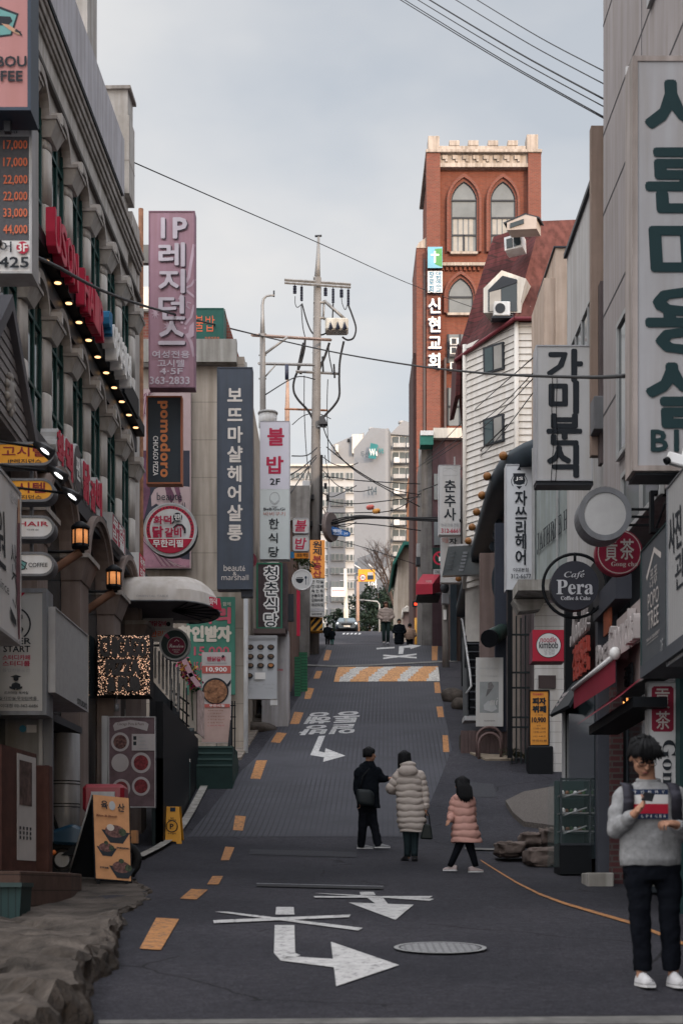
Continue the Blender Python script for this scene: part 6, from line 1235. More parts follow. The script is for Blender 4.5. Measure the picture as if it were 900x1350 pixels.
r = (563.5, 357, 583, 385.5); q = Q(r); CBL = mat('church_blue_ink', (.04,.17,.27), .6)
psign('church_name_plate', 'pale plate with rows of small blue characters above the church letters', 'sign', 84.7, r, .2, DKGREY, mat('pale_blue_white', (.58,.60,.62), .5), [q.V('장로회', 565, 357.5, 572, 385, CBL, .03), q.V('대한예수교', 574, 357.5, 582, 385, CBL, .03)], rim=0)
o = thing('church_letters', 'four large white church letters with blue sides running down the brick pier', 'letter sign', P(574, 487, 84.7))
for c, y0 in (('신',392), ('현',417), ('교',441), ('회',465)):
 b = MB(); text(b, c, PX(564.5,84.7), PX(582.5,84.7), PZ(y0+20,84.7), PZ(y0,84.7), 84.95, mat('church_blue_side', (.10,.19,.36), .5), .03, em=True, depth=.2); text(b, c, PX(564.2,84.7), PX(582.2,84.7), PZ(y0+20,84.7), PZ(y0,84.7), 84.74, WHITEB, .03, em=True); b.build('letter', o)
PCON = mat('pole_concrete', (.17, .16, .155), .85, var=.12, scale=3, streak=.25)
CAB = mat('cable_black', (.012, .012, .014), .6); GALV = mat('galvanised_steel', (.26, .26, .265), .5, metal=.3, streak=.25)
INS = mat('insulator_dark', (.03, .035, .06), .35)
YP = 57.0
def pp(px, py, dy=0): return P(px, py, YP + dy)
mp_ = thing('utility_pole', 'tall concrete utility pole with switch box and looping black cables left of the road', 'utility pole', (PX(415, YP), YP, g(YP)))
b = MB(); b.tube([(PX(413.5,YP), YP, g(YP) - .3), pp(416, 600), pp(418.5, 366)], [.2, .175, .14], PCON, 12); b.build('pole_shaft', mp_)
b = MB(); b.tube([pp(418.3, 366), pp(419, 345), pp(419.8, 312)], [.12, .085, .045], GALV, 10); b.cyl(pp(415, 311), pp(424, 310.5), .04, DKGREY, n=6); b.build('pole_tip', mp_)
def beam(px0, py0, d0, px1, py1, d1, r, m, name='crossarm'):
 b = MB(); b.tube([pp(px0, py0, d0), pp(px1, py1, d1)], r, m, 4, smooth=False); b.build(name, mp_)
beam(375, 368.5, -.35, 462, 374.5, .25, .06, GALV); beam(375, 372.5, -.5, 462, 378.5, .1, .05, GALV)
beam(332, 441.5, -5.5, 436, 448, .2, .055, mat('pinkish_beam', (.24,.18,.16), .7, streak=.2)); beam(341, 479, -6, 414, 481, -.2, .05, GALV); beam(390, 489.5, -.3, 448, 492.5, .2, .055, GALV); beam(375, 539, .3, 432, 541, .3, .04, RUST)
for x, y0, y1 in ((388.5,375,387),(397.5,376,397),(429,378,390),(439,379,399),(450,380,391),(459,380,402)):
 b = MB(); n_ = int((y1 - y0) / 2.2); b.cyl(pp(x, y0 - 1), pp(x, y1), .02, DKGREY, n=5)
 for i in range(n_): b.cyl(pp(x, y0 + 2 + i*2.1), pp(x, y0 + 3 + i*2.1), .055 if y1 - y0 > 15 else .07, INS, n=8)
 b.build('insulator', mp_)
b = MB(); b.box(PX(428.5,YP), PX(459,YP), YP - .45, YP + .2, PZ(440,YP), PZ(424,YP), mat('switch_box_grey', (.42,.41,.38), .6, streak=.25)); b.build('switch_box', mp_, bevel=.06)
b = MB()
for x in (436, 445.5, 454.5): b.tube([pp(x-1.5, 434, -.5), pp(x, 425, -.5), pp(x+1.5, 433, -.5)], .05, INS, 6)
b.build('bushings', mp_)
b = MB(); b.tube([pp(427,396), pp(454.5,420.5)], .06, GALV, 4); b.tube([pp(426,420), pp(456,421.5)], .05, GALV, 4); b.tube([pp(427,396), pp(426,420)], .04, GALV, 4)
for y in (398, 418.5, 366, 488, 561): b.cyl(pp(413.5, y), pp(421.5, y), .2, GALV, n=4) if 0 else b.tube([pp(413, y, -.05), pp(428 if y in (398,418.5) else 422.5, y + .5, -.05)], [.07,.05], GALV, 4)
b.build('switch_bracket', mp_)
def loop(pts, r, name='cable'):
 p = [pp(*q) for q in pts]; out = []
 for i in range(len(p) - 1):
  p0, p1, p2, p3 = p[max(i-1,0)], p[i], p[i+1], p[min(i+2,len(p)-1)]
  for t in range(5):
   t /= 5; out.append(.5*((2*p1) + (p2-p0)*t + (2*p0-5*p1+4*p2-p3)*t*t + (3*p1-p0-3*p2+p3)*t**3))
 out.append(p[-1]); b = MB(); b.tube(out, r, CAB, 6); b.build(name, mp_)
loop([(402,448),(401,460),(396,480),(388,500),(387,515),(393,527),(405,540),(412,552),(416,565),(420,600),(422,680)], .045); loop([(453,450),(448,475),(447,500),(447,522),(440,535),(428,548),(421,560),(420,580),(424,640),(423,700)], .045)
loop([(398,400),(405,425),(413,440),(425,441),(434,436)], .03); loop([(459,402),(464,415),(469,432),(466,445),(458,448),(451,444)], .035); loop([(389,390),(389,400),(392,405),(397,401)], .015); loop([(397,402),(399,430),(403,448)], .02); loop([(439,400),(438,425)], .03); loop([(450,391),(451,400),(455,408),(458,400)], .015)
loop([(434,452),(428,470),(422,484),(420,500),(420,560)], .05); loop([(400,452),(396,470),(393,488),(398,492)], .05); loop([(433,455),(434,470),(438,490)], .025); loop([(432,500),(431,540),(433,610)], .018); loop([(401,495),(401,540),(404,600),(410,640)], .018); loop([(425,470),(426,490)], .04); loop([(440,480),(441,498)], .04)
for q in ([(385,560),(400,548),(418,545),(436,552)], [(384,632),(396,625),(410,612),(417,607)], [(383,668),(395,655),(408,640),(417,632)], [(425,602),(440,612),(458,615),(472,610)], [(424,618),(445,640),(470,648),(490,645)], [(423,648),(436,655),(450,650),(470,640)], [(424,668),(440,690),(455,694),(470,688)], [(405,668),(398,690),(404,705),(415,700)], [(412,600),(402,640),(399,680),(404,715)], [(428,600),(434,640),(430,680),(426,700)]): loop(q, .016)
b = MB()
for x, y in ((408,690),(401,678),(430,655),(427,640),(410,655)): b.box(PX(x,YP), PX(x+4,YP), YP-.35, YP-.15, PZ(y+6,YP), PZ(y,YP), CAB)
b.build('splice_boxes', mp_)
loop([(417,565),(419,620),(418,700),(417,810)], .035); loop([(424,600),(423,650),(421,720),(421,800)], .05)
b = MB(); b.box(PX(399,YP), PX(409,YP), YP - .4, YP - .1, PZ(667,YP), PZ(637,YP), LGREY); b.build('meter_cabinet', mp_, bevel=.02)
b = MB(); c = pp(426, 559, -.2); b.prism([c + Vector((-.15,0,.18)), c + Vector((0,0,.25)), c + Vector((.17,0,-.08)), c + Vector((-.13,0,-.08))], (0,-.3,0), DKGREY); b.tube([pp(411,561.5,-.1), pp(430,563,-.2)], .03, GALV, 4); b.build('flood_lamp', mp_)
for i, y in enumerate((465, 482, 514, 525, 575, 590, 606, 622, 640, 655, 670)): 
 b = MB(); s_ = 1 if i % 2 else -1; b.tube([pp(417, y), pp(417 + s_*6, y)], .012, GALV, 4); b.build('step_bolt', mp_)
lp = thing('lamp_post', 'slim concrete pole with a hooked steel top left of the utility pole', 'utility pole', (PX(346, 50), 50, g(50)))
def p5(px, py): return P(px, py, 50)
b = MB(); b.tube([(PX(346.5,50), 50, g(50)), p5(346.5, 550), p5(346, 440)], [.12,.105,.09], PCON, 10); b.build('pole_shaft', lp)
b = MB(); b.tube([p5(346,442), p5(346,418), p5(345.8,402), p5(347,394), p5(351,390), p5(357,389), p5(362,389.5)], [.085,.06,.05,.045,.04,.04,.035], GALV, 8); b.cyl(p5(361,391), p5(361,383), .03, DKGREY, n=6); b.build('hooked_top', lp)
b = MB()
for y in (440, 468, 480, 499): b.tube([p5(341,y), p5(351,y)], .03, GALV, 4)
b.tube([p5(348,467), p5(379,444)], .045, GALV, 4); b.tube([p5(349,497), p5(363,481)], .025, GALV, 4); b.build('brace', lp)
b = MB(); c = p5(341, 560); b.cyl(c + Vector((.3,0,-.1)), c + Vector((.3,0,.35)), .3, LGREY, n=12); b.cyl(c + Vector((.3,0,.35)), c + Vector((.3,0,.41)), .33, GALV, n=12); b.build('transformer', lp)
b = MB(); b.cyl(p5(361,541), p5(361,551), .05, INS, n=6); b.cyl(p5(378,481), p5(378,500), .07, INS, n=6); b.build('insulator', lp)
fp = thing('rusty_pole', 'thin rusty pole with a short arm behind the two taller poles', 'utility pole', (PX(379, 64), 64, g(64)))
b = MB(); b.tube([(PX(378,64), 64, g(64)), P(378.5,540,64), P(379,500,64)], [.13,.1,.06], mat('rust_concrete', (.33,.22,.17), .8, var=.2), 8); b.build('pole_shaft', fp)
def cable(name, label, pts, r, sag=0):
 p = [P(*q) for q in pts]; out = []
 for i in range(len(p) - 1):
  p0, p1, p2, p3 = p[max(i-1,0)], p[i], p[i+1], p[min(i+2,len(p)-1)]
  for t in range(6):
   t /= 6; q = .5*((2*p1) + (p2-p0)*t + (2*p0-5*p1+4*p2-p3)*t*t + (3*p1-p0-3*p2+p3)*t**3); q.z -= sag * 4 * t * (1 - t); out.append(q)
 out.append(p[-1]); b = MB(); b.tube(out, r, CAB, 6); return tag(b.build(name), label, 'cable', 'overhead cables')
cable('overhead_cable', 'thin wire slanting from the stone building corner across the sky towards the church', [(168,210,29),(300,268,36),(420,320,44),(555,380,58),(700,432,70)], .012)
cable('overhead_cable', 'thick black cable sagging across the whole street in front of the pink sign', [(-20,312,13.8),(60,344,17),(190,403,27),(345,443,50)], .022)
cable('overhead_cable', 'thick black cable from the utility pole across the white house to the snack sign', [(345,443,50),(440,464,44),(540,481,36),(640,492,27),(760,497,19),(829,495,14.9)], .022)
for i, (x, y, lb) in enumerate(((630,93,'uppermost of the wires crossing the top corner of the sky'),(602,110,'second wire from the top crossing the corner of the sky'),(567.5,130,'middle bold wire crossing the top corner of the sky'),(552,140,'fourth thin wire down crossing the corner of the sky'),(534.6,153.5,'upper one of the close lowest wire pair crossing the sky corner'),(529,155.5,'lower one of the close lowest wire pair crossing the sky corner'))):
 dx, dy = 795 - x, y
 cable('overhead_cable', lb, [(x - dx*.25, -dy*.25 - 3, 31), (x, 0, 28), (x + dx*.5, dy*.5 + 3, 24), (795.5, y, 20.05)], .008 if i != 2 else .012)
mids = [((428,692,56.5),(455,684,56),(480,681,55),(540,683,53),(606,685.5,51),(668,684,46)), ((428,676,56.5),(470,676,58),(520,672,58),(558,648,61)), ((430,589,56.5),(470,620,57),(514,644,59),(553,652,61)), ((428,628,56.5),(480,634,58),(553,638,61)), ((560,607,60),(620,545,48),(705,469,30)), ((549,617,61),(640,552,45),(705,489,30)),
  ((562,612,60),(640,560,45),(705,496,30)), ((613,619,52),(650,585,42),(706,513,30)), ((432,709,56.5),(480,722,58),(548,744,61)), ((430,660,56.5),(470,664,58),(553,655,61)), ((424,700,56.5),(470,690,57),(558,700,61)), ((385,601,44),(405,600,52),(418,590,56.5)), ((383,626,43),(400,615,50),(417,600,56.5)), ((383,650,43),(402,622,50),(417,603,56.5)), ((552,648,61),(595,628,55),(668,560,40)), ((350,520,49),(390,497,54),(415,500,56.5)), ((425,560,56.5),(436,585,57),(470,622,60),(553,668,61))]
mlb = ['thick black cable bundle crossing low over the road to the hair shop', 'cable rising from the pole under the bundle to the pole by the church', 'cable dropping from the lamp arm across the grey tower', 'level thin cable over the tower name lettering', 'topmost of four wires fanning over the white siding', 'second of four wires fanning over the white siding', 'third of four wires fanning over the white siding', 'lowest of four wires fanning over the white siding', 'thin wire passing the blue street name sign', 'thin wire just above the thick cable bundle', 'slack wire just below the thick cable bundle', 'short wire leaving the white restaurant sign at its top', 'short wire beside the white restaurant sign, second down', 'short wire beside the white restaurant sign, third down', 'wire over the grown-maker sign to the white siding', 'slack wire between the hooked pole and utility pole', 'long slack wire from the flood lamp to the far pole']
for i, (p, lb) in enumerate(zip(mids, mlb)): 
 o = cable('overhead_cable', lb.replace('grown-maker', 'three-character'), p, .03 if i == 0 else .02 if i < 4 or i > 8 else .012)
 if i == 0:
  for k, (dy, a) in enumerate(((1.5, 1), (-1.2, -2), (.6, 2.5), (2.6, -1))): cable('overhead_cable', 'one of the strands of the thick cable bundle over the road', [(x, y + dy + a * math.sin(j * 1.7 + k), Y + .1 * k) for j, (x, y, Y) in enumerate(p)], .022)['group'] = 'strands of the thick cable bundle'
for x, y, m_, lb in ((487,669,mat('red_white_marker', (.5,.12,.1), .6, var=.6, scale=8),'red and white bundle tied on the crossing cables'), (495,674,mat('orange_marker', (.55,.25,.06), .6),'orange bundle tied on the crossing cables')):
 b = MB(); b.ball(P(x, y, 56), (.13,.08,.1), m_, 8, 6); b.ball(P(x+3, y-1, 56), (.09,.07,.08), m_, 8, 6); b.cyl(P(x-3, y+2.5, 56), P(x+6, y+2, 56), .02, CAB, n=5); tag(b.build('cable_marker'), lb, 'cable marker')
o = thing('convex_mirror', 'round traffic mirror seen from behind with a red rim beside the utility pole', 'mirror', pp(435, 712, -.4))
b = MB(); M_ = Matrix.Rotation(R(62), 3, 'Z'); c = pp(434.5, 695, -.5); pts = [c + M_ @ Vector((.53*math.cos(R(a)), 0, .53*math.sin(R(a)))) for a in range(0, 360, 15)]
b.prism(pts, M_ @ Vector((0,-.12,0)), mat('mirror_back', (.12,.095,.09), .7, var=.3)); b.build('mirror_back', o); b = MB(); b.tube([p + M_ @ Vector((0,.02,0)) for p in pts + pts[:1]], .03, mat('mirror_back', (0,0,0)), 6, caps=False); b.tube([p + M_ @ Vector((0,.05,0)) for p in pts[:5]], .045, RED, 6); b.build('rim', o)
b = MB(); b.tube([pp(421,692,-.1), pp(431,693,-.4)], .03, GALV, 5); b.build('bracket', o)
BLU = mat('street_sign_blue', (.02,.09,.26), .5); o = thing('street_name_sign', 'blue pointed street name sign on the utility pole', 'sign', pp(448, 708, -.6))
b = MB(); b.prism([pp(432.5,696.5,-.6), pp(437,693.5,-.6), pp(459,700,-.9), pp(462,703,-.9), pp(461,707,-.9), pp(456,707.5,-.9), pp(438,705,-.6)], (0,.04,0), BLU); b.build('plate', o)
b = MB(); text(b, '이화여대길', PX(439,56), PX(450,56), PZ(702.5,56), PZ(697.5,56), 56.0, WHITEB, .01); text(b, 'Ewhayeodae', PX(440,56), PX(450,56), PZ(705,56), PZ(703.3,56), 56.0, WHITEB, 0); text(b, '34', PX(453.5,56), PX(458,56), PZ(705,56), PZ(702,56), 55.98, WHITEB, 0); b.build('lettering', o)
o = thing('utility_pole', 'grey concrete utility pole with a ladder of brackets below the church', 'utility pole', (PX(559, 62), 62, g(62)))
b = MB(); b.tube([(PX(560,62), 62, g(62) - .3), P(558,640,62), P(555.5,592,62)], [.2,.17,.15], PCON, 10); b.build('pole_shaft', o)
b = MB(); b.tube([(PX(566,61.8), 61.8, g(62)), P(565.5,600,61.8)], .05, mat('brown_downpipe', (0,0,0)), 6)
for i in range(16): y = 612 + i*13; b.tube([P(560,y,61.8), P(569,y,61.8)], .02, DKGREY, 4)
b.build('bracket_ladder', o)
b = MB(); b.box(PX(549,61.5), PX(556,61.5), 61.4, 61.7, PZ(735,61.5), PZ(717,61.5), LGREY); b.box(PX(548,61.5), PX(557,61.5), 61.3, 61.7, PZ(746,61.5), PZ(735.5,61.5), DKGREY); b.build('junction_box', o)
o = thing('stub_pole', 'short concrete post with a box and white notice right of the slope', 'post', (PX(587, 53), 53, g(53)))
b = MB(); b.tube([(PX(587.5,53), 53, g(53) - .3), P(586.5,768,53)], [.13,.105], PCON, 10); b.build('post_shaft', o)
b = MB(); b.box(PX(582,52.7), PX(592,52.7), 52.6, 52.85, PZ(797,52.7), PZ(783,52.7), GREY); b.build('meter_box', o, bevel=.02); b = MB(); b.box(PX(584.5,52.7), PX(588.5,52.7), 52.82, 52.86, PZ(816,52.7), PZ(803,52.7), WHITE); b.build('notice', o)
b = MB(); b.ball(P(586,775,52.7), (.16,.14,.2), DKGREY, 8, 6); b.build('lamp_housing', o)
o = psign('led_sign', 'tiny glowing red shop light under the cream house', 'sign', 70, (543.5, 793, 553, 800), .1, BLACK, BLACK, [B(.25,.25,.75,.75, lit('red_led', (1,.06,.02), 1.5))], rim=0)
b = MB(); b.cyl((PX(550,68), 68, g(68)), (PX(550,68), 68, PZ(815,68)), .13, mat('hazard_yellow', (0,0,0)), n=8); tag(b.build('yellow_bollard'), 'yellow bollard beside the people at the crest', 'bollard')
o = thing('sign_gantry', 'cream traffic pole holding a white board and a yellow warning sign', 'traffic sign', (PX(456, 128), 128, g(128)))
b = MB(); b.tube([(PX(456,128), 128, g(128)), P(456,815,128), P(455,750,128)], [.22,.2,.14], CREAMW, 8); b.box(PX(453,128), PX(459,128), 127.7, 128.3, g(128), PZ(803,128), CREAMW); b.build('pole_shaft', o)
b = MB(); b.tube([P(448,757,128), P(473,756,128)], .06, LGREY, 4); b.tube([P(448,766,128), P(473,765,128)], .06, LGREY, 4); b.tube([P(467,745,128), P(475,750,128)], .07, WHITE, 4); b.tube([P(485,744,128), P(492,749,128)], .07, WHITE, 4); b.build('arm', o)
b = MB(); b.box(PX(436.5,128), PX(455.5,128), 127.6, 127.7, PZ(788,128), PZ(775.5,128), WHITE); b.build('white_board', o); b = MB(); b.box(PX(438,128), PX(454,128), 127.58, 127.599, PZ(780.4,128), PZ(779.8,128), REDI); b.build('board_line', o)
b = MB(); b.box(PX(472,128), PX(494,128), 127.6, 127.7, PZ(768,128), PZ(752,128), mat('warning_yellow', (.60,.30,.03), .6)); b.build('warning_sign', o)
b = MB(); c = P(478, 761.5, 127.58); b.prism([c + Vector((.28*math.cos(R(a)), 0, .28*math.sin(R(a)))) for a in range(0,360,20)], (0,.01,0), REDI); c = P(478, 761.5, 127.56); b.prism([c + Vector((.21*math.cos(R(a)), 0, .21*math.sin(R(a)))) for a in range(0,360,20)], (0,.01,0), WHITE); text(b, '30', c.x-.13, c.x+.13, c.z-.1, c.z+.1, 127.54, INK, .02)
b.box(PX(484,128), PX(492,128), 127.57, 127.599, PZ(765.5,128), PZ(760,128), NAVYI); b.box(PX(484.5,128), PX(491.5,128), 127.565, 127.599, PZ(760,128) + .005, PZ(756,128), LGREY); b.build('sign_symbols', o)
o = thing('street_light', 'grey street light with a horizontal arm in front of the dark firs', 'street light', (PX(499.5,120), 120, g(120)))
b = MB(); b.tube([(PX(500,120), 120, g(120)), P(500,797,120), P(497,793,120), P(474,791,120)], [.09,.07,.06,.04], LGREY, 6); b.build('post_shaft', o); b = MB(); b.box(PX(473,120), PX(480,120), 119.8, 120.1, PZ(792.5,120), PZ(790.5,120), GREY); b.build('lamp_head', o)
o = thing('concrete_post', 'thin brownish concrete pole just behind the parked car', 'post', (PX(471.5,135), 135, g(135)))
b = MB(); b.tube([(PX(471.5,135), 135, g(135) - 1), P(471.5,760,135)], [.17,.13], mat('rust_concrete', (0,0,0)), 8); b.build('post_shaft', o)
car = thing('parked_car', 'dark blue-grey car with lit headlights standing at the crest', 'car', (PX(457, 125), 125, g(125)))
CARP = mat('car_paint', (.022,.032,.042), .3, var=.1, spec=.6); CGL = glass('windscreen_glass', (.05,.075,.09))
def carloft(name, secs, m, par=car):
 b = MB(); n = len(secs[0][1]); vs = []
 for y, ring in secs: vs += [(x, y, z) for x, z in ring]
 k = len(secs); b.add(vs, [(i*n+j, i*n+(j+1) % n, (i+1)*n+(j+1) % n, (i+1)*n+j) for i in range(k-1) for j in range(n)], m, True)
 b.add(vs[:n], [tuple(range(n))], m); b.add(vs[-n:], [tuple(range(n))[::-1]], m); return b.build(name, par, world=False)
def rg(w, z0, z1, ch=.12): return [(-w, z0+ch), (-w+ch, z0), (w-ch, z0), (w, z0+ch), (w, z1-ch), (w-ch*1.2, z1), (-w+ch*1.2, z1), (-w, z1-ch)]
carloft('body', [(-.05, rg(.74,.28,.72)), (.08, rg(.88,.24,.82)), (.5, rg(.93,.22,.92)), (1.3, rg(.94,.22,1.0)), (3.6, rg(.94,.22,1.02)), (4.4, rg(.9,.3,1.0)), (4.6, rg(.8,.4,.9))], CARP)
carloft('cabin', [(1.25, rg(.84,.98,1.02,.02)), (2.0, rg(.72,.98,1.48,.1)), (3.2, rg(.72,.98,1.50,.1)), (4.2, rg(.8,.98,1.04,.02))], CARP)
b = MB(); b.add([(-.74,1.30,1.045),(.74,1.30,1.045),(.62,1.93,1.45),(-.62,1.93,1.45)], [(0,1,2,3)], CGL); b.build('windscreen', car, world=False, loc=(0,-.02,.01))
for s_ in (-1, 1):
 b = MB(); b.box(s_*.50, s_*.82, -.03, .1, .60, .72, lit('headlight_glow', (.85,.92,1), 2.2)); b.build('headlight', car, world=False, bevel=.03)
 b = MB(); b.box(s_*.92, s_*1.08, 1.35, 1.5, 1.0, 1.12, CARP); b.build('wing_mirror', car, world=False, bevel=.03)
 for y in (.85, 3.65): b = MB(); b.cyl((s_*.72, y, .32), (s_*.95, y, .32), .33, RUBBER, n=16); b.cyl((s_*.951, y, .32), (s_*.955, y, .32), .2, STEEL, n=12); b.build('wheel', car, world=False)
b = MB(); b.box(-.45, .45, -.075, .0, .50, .66, BLACK); b.build('grille', car, world=False); b = MB(); b.box(-.26, .26, -.095, -.076, .36, .48, CREAMW); b.build('number_plate', car, world=False)
o = thing('white_truck', 'white delivery truck mostly hidden behind the utility pole', 'truck', (PX(398, 72), 72, g(72)))
b = MB(); b.box(-1.5, .35, 0, 1.6, .5, 1.5, CREAMW); b.prism([(-1.5,0,1.5),(.35,0,1.5),(.3,.0,1.5),(.3,.25,2.45),(-1.45,.25,2.45)][:1] + [(.35,0,1.5),(.28,.22,2.5),(-1.43,.22,2.5)], (0,1.3,0), CREAMW); b.build('cab', o, world=False, bevel=.06)
b = MB(); b.add([(-1.35,-.01,1.55),(.22,-.01,1.55),(.17,.19,2.35),(-1.3,.19,2.35)], [(0,1,2,3)], glass('windscreen_glass', (0,0,0))); b.build('windscreen', o, world=False); b = MB(); b.box(.18, .34, -.04, .05, .85, 1.05, LGREY); b.build('headlight', o, world=False); b = MB(); b.box(-1.5, .35, 1.6, 5, .6, 2.3, LGREY); b.build('cargo_bed', o, world=False)
for x in (-1.3, .2): b = MB(); b.cyl((x-.1,.8,.35),(x+.1,.8,.35),.36,RUBBER,n=14); b.build('wheel', o, world=False)
b = MB(); b.box(PX(391.5,47), PX(396,47), 46.5, 46.6, PZ(842,47), PZ(775,47), RED); tag(b.build('red_strip_banner'), 'narrow red vertical banner between the fence and the white truck', 'banner')
BARK = mat('bark', (.085,.06,.05), .9, var=.3, scale=8)
def bare_tree(o, base, h, seed, levels=4):
 rr = random.Random(seed); tr, tw_ = MB(), MB()
 def br(p, d, L, r, lv):
  n = 3; pts = [p]; q = p.copy(); dd = d.copy()
  for i in range(n): dd = (dd + Vector((rr.gauss(0,.10), rr.gauss(0,.10), rr.gauss(.04,.06)))).normalized(); q = q + dd * L / n; pts.append(q.copy())
  (tr if lv >= levels - 1 else tw_).tube(pts, [r, r*.85, r*.7, r*.55], BARK, 5 if lv > 1 else 3, caps=False)
  if lv > 0:
   for i in range(4 if lv > 1 else 5):
    t = rr.uniform(.35, 1); a = rr.uniform(0, 6.28); nd = (dd + Vector((math.cos(a), math.sin(a), rr.uniform(0,.5))) * rr.uniform(.5,.95)).normalized()
    br(pts[0].lerp(pts[-1], t) if t < .9 else pts[-1], nd, L * rr.uniform(.5,.72), r * .5, lv - 1)
 br(Vector(base), Vector((0,0,1)), h * .42, h * .018, levels); tr.build('trunk', o); tw_.build('branches', o)
o = thing('bare_tree', 'bare winter tree with fine twigs in front of the grey tower', 'tree', (PX(527,112), 112, g(112)))
bare_tree(o, (PX(527,112), 112, g(112)), 8.6, 5)
NEED = mat('fir_needles', (.016,.028,.019), .8, var=.5, scale=3); LEAF = mat('dull_leaves', (.035,.05,.02), .8, var=.5, scale=6)
def leafy(name, label, cat, c, rx, ry, rz, n, size, m, seed, trunk=True, grp=None):
 rr = random.Random(seed); c = Vector(c); o = thing(name, label, cat, (c.x, c.y, c.z - rz), 0, grp); b = MB()
 cl = [(Vector((rr.gauss(0,.45)*rx, rr.gauss(0,.45)*ry, rr.uniform(-.8,.8)*rz)), rr.uniform(.25,.5)) for _ in range(16)]
 for _ in range(n):
  k, s_ = rr.choice(cl); d = Vector((rr.gauss(0,1), rr.gauss(0,1), rr.gauss(0,.8))); d = d.normalized() * rr.random()**.4 * s_; p = c + k + Vector((d.x*rx, d.y*ry, d.z*rz))
  u = Vector((rr.gauss(0,1), rr.gauss(0,1), rr.gauss(0,1))).normalized() * size * rr.uniform(.6,1.3); w = u.cross(Vector((rr.gauss(0,1), rr.gauss(0,1), rr.gauss(0,1)))).normalized() * size * .5
  b.add([p-u, p-w, p+u, p+w], [(0,1,2,3)], m)
 b.build('crown', o)
 if trunk: t = MB(); t.tube([(c.x, c.y, c.z - rz*1.6), (c.x + .1, c.y, c.z), (c.x, c.y, c.z + rz*.6)], [.16,.12,.04], BARK, 6); t.build('trunk', o)
for i, (px_, py_, Y_, rx, rz) in enumerate(((482,806,145,1.7,2.0),(498,802,142,1.9,2.3),(511,812,140,1.5,1.8),(486,822,138,1.6,1.2),(446,822,150,1.4,1.4))):
 leafy('fir_tree', ['dark fir left in the clump behind the street light arm','tallest dark fir in the clump below the number on the tower base','dark fir nearest the bare tree at the crest','low dark fir at the foot of the clump behind the car','dark shrubby fir at the left of the car'][i], 'tree', P(px_,py_,Y_), rx, rx, rz, 900, .2, NEED, i+3, True, 'dark firs at the crest')
leafy('ivy_bush', 'dull green bush hanging behind the round bowl sign', 'bush', P(395,744,49), .5, .3, .32, 500, .05, LEAF, 21, False)
o = thing('steel_staircase', 'black steel staircase with a sloping rail beside the hair shop', 'staircase', P(620, 945, 39))
b = MB()
for i in range(10): y = 848 + i*10.5; Yt = 41.5 - i*.33; b.box(PX(612,Yt), PX(640,Yt), Yt, Yt + .25, PZ(y+1.5,Yt), PZ(y,Yt), mat('stair_tread', (.07,.075,.085), .5))
b.build('treads', o)
b = MB(); b.prism([P(609,840,42), P(613,838,42), P(616,948,38.2), P(610,952,38.2)], (.04,0,0), BLACK); b.prism([P(638,840,42), P(642,838,42), P(646,948,38.2), P(640,952,38.2)], (.04,0,0), BLACK); b.box(PX(612,42), PX(655,42), 42.0, 42.1, g(42)-1, PZ(846,42), BLACK); b.build('stringer', o)
b = MB(); b.tube([P(607,816,42.2), P(609,818,42.2), P(619,885,38.4), P(621,905,38.2), P(614,915,38.2)], .03, LGREY, 6)
for px_, py_, q_, Yb in ((609,820,905,42),(613,848,925,40.5),(618,880,945,38.6)): b.tube([P(px_,py_,Yb), P(px_,q_,Yb)], .025, BLACK, 5)
b.build('handrail', o)
o = thing('barred_gate', 'tall dark green barred gate beside the orange buffet sign', 'gate', P(690, 996, 35.3))
b = MB(); GG = mat('gate_dark_green', (.02,.028,.03), .5)
for i in range(6): x = 673.5 + i*6; b.box(PX(x,35.3), PX(x+1.6,35.3), 35.28, 35.33, g(35.3), PZ(815 - (i % 2)*3,35.3), GG)
for y in (836, 886, 906, 945, 958): b.box(PX(672,35.3), PX(706,35.3), 35.25, 35.279, PZ(y+2.5,35.3), PZ(y,35.3), GG)
b.build('bars', o)
o = thing('green_duct', 'dark green elbow duct sticking out above the ice cream banner', 'duct', P(655, 850, 36.2))
b = MB(); b.tube([P(664,828,36.8), P(660,833,36.4), P(652,838,36.0), P(645,842,35.7)], [.16,.18,.2,.2], mat('duct_green', (.018,.035,.03), .5), 12); b.build('elbow', o); b = MB(); b.tube([P(646,841.5,35.74), P(644.5,842.3,35.66)], [.215,.215], BLACK, 12); b.build('mouth_ring', o)
o = thing('brown_planter', 'long brown slatted planter box behind the arched hoops', 'planter', P(645, 996, 36.5))
b = MB()
for i in range(17): x = 607 + i*4.7; b.box(PX(x,36.6), PX(x+4.4,36.6), 36.5, 36.62, g(36.5) - .2, PZ(964,36.6), mat('brown_slats', (.095,.065,.062), .75, var=.25))
b.build('front_boards', o); b = MB(); b.box(PX(607,36.7), PX(688,36.7), 36.63, 37.2, g(36.5) - .2, PZ(968,36.6), mat('planter_soil', (.03,.025,.02), .95)); b.build('soil', o)
b = MB(); b.box(PX(612,36.9), PX(640,36.9), 36.9, 37.6, PZ(950,36.9), PZ(944,36.9), LGREY); b.build('ledge', o)
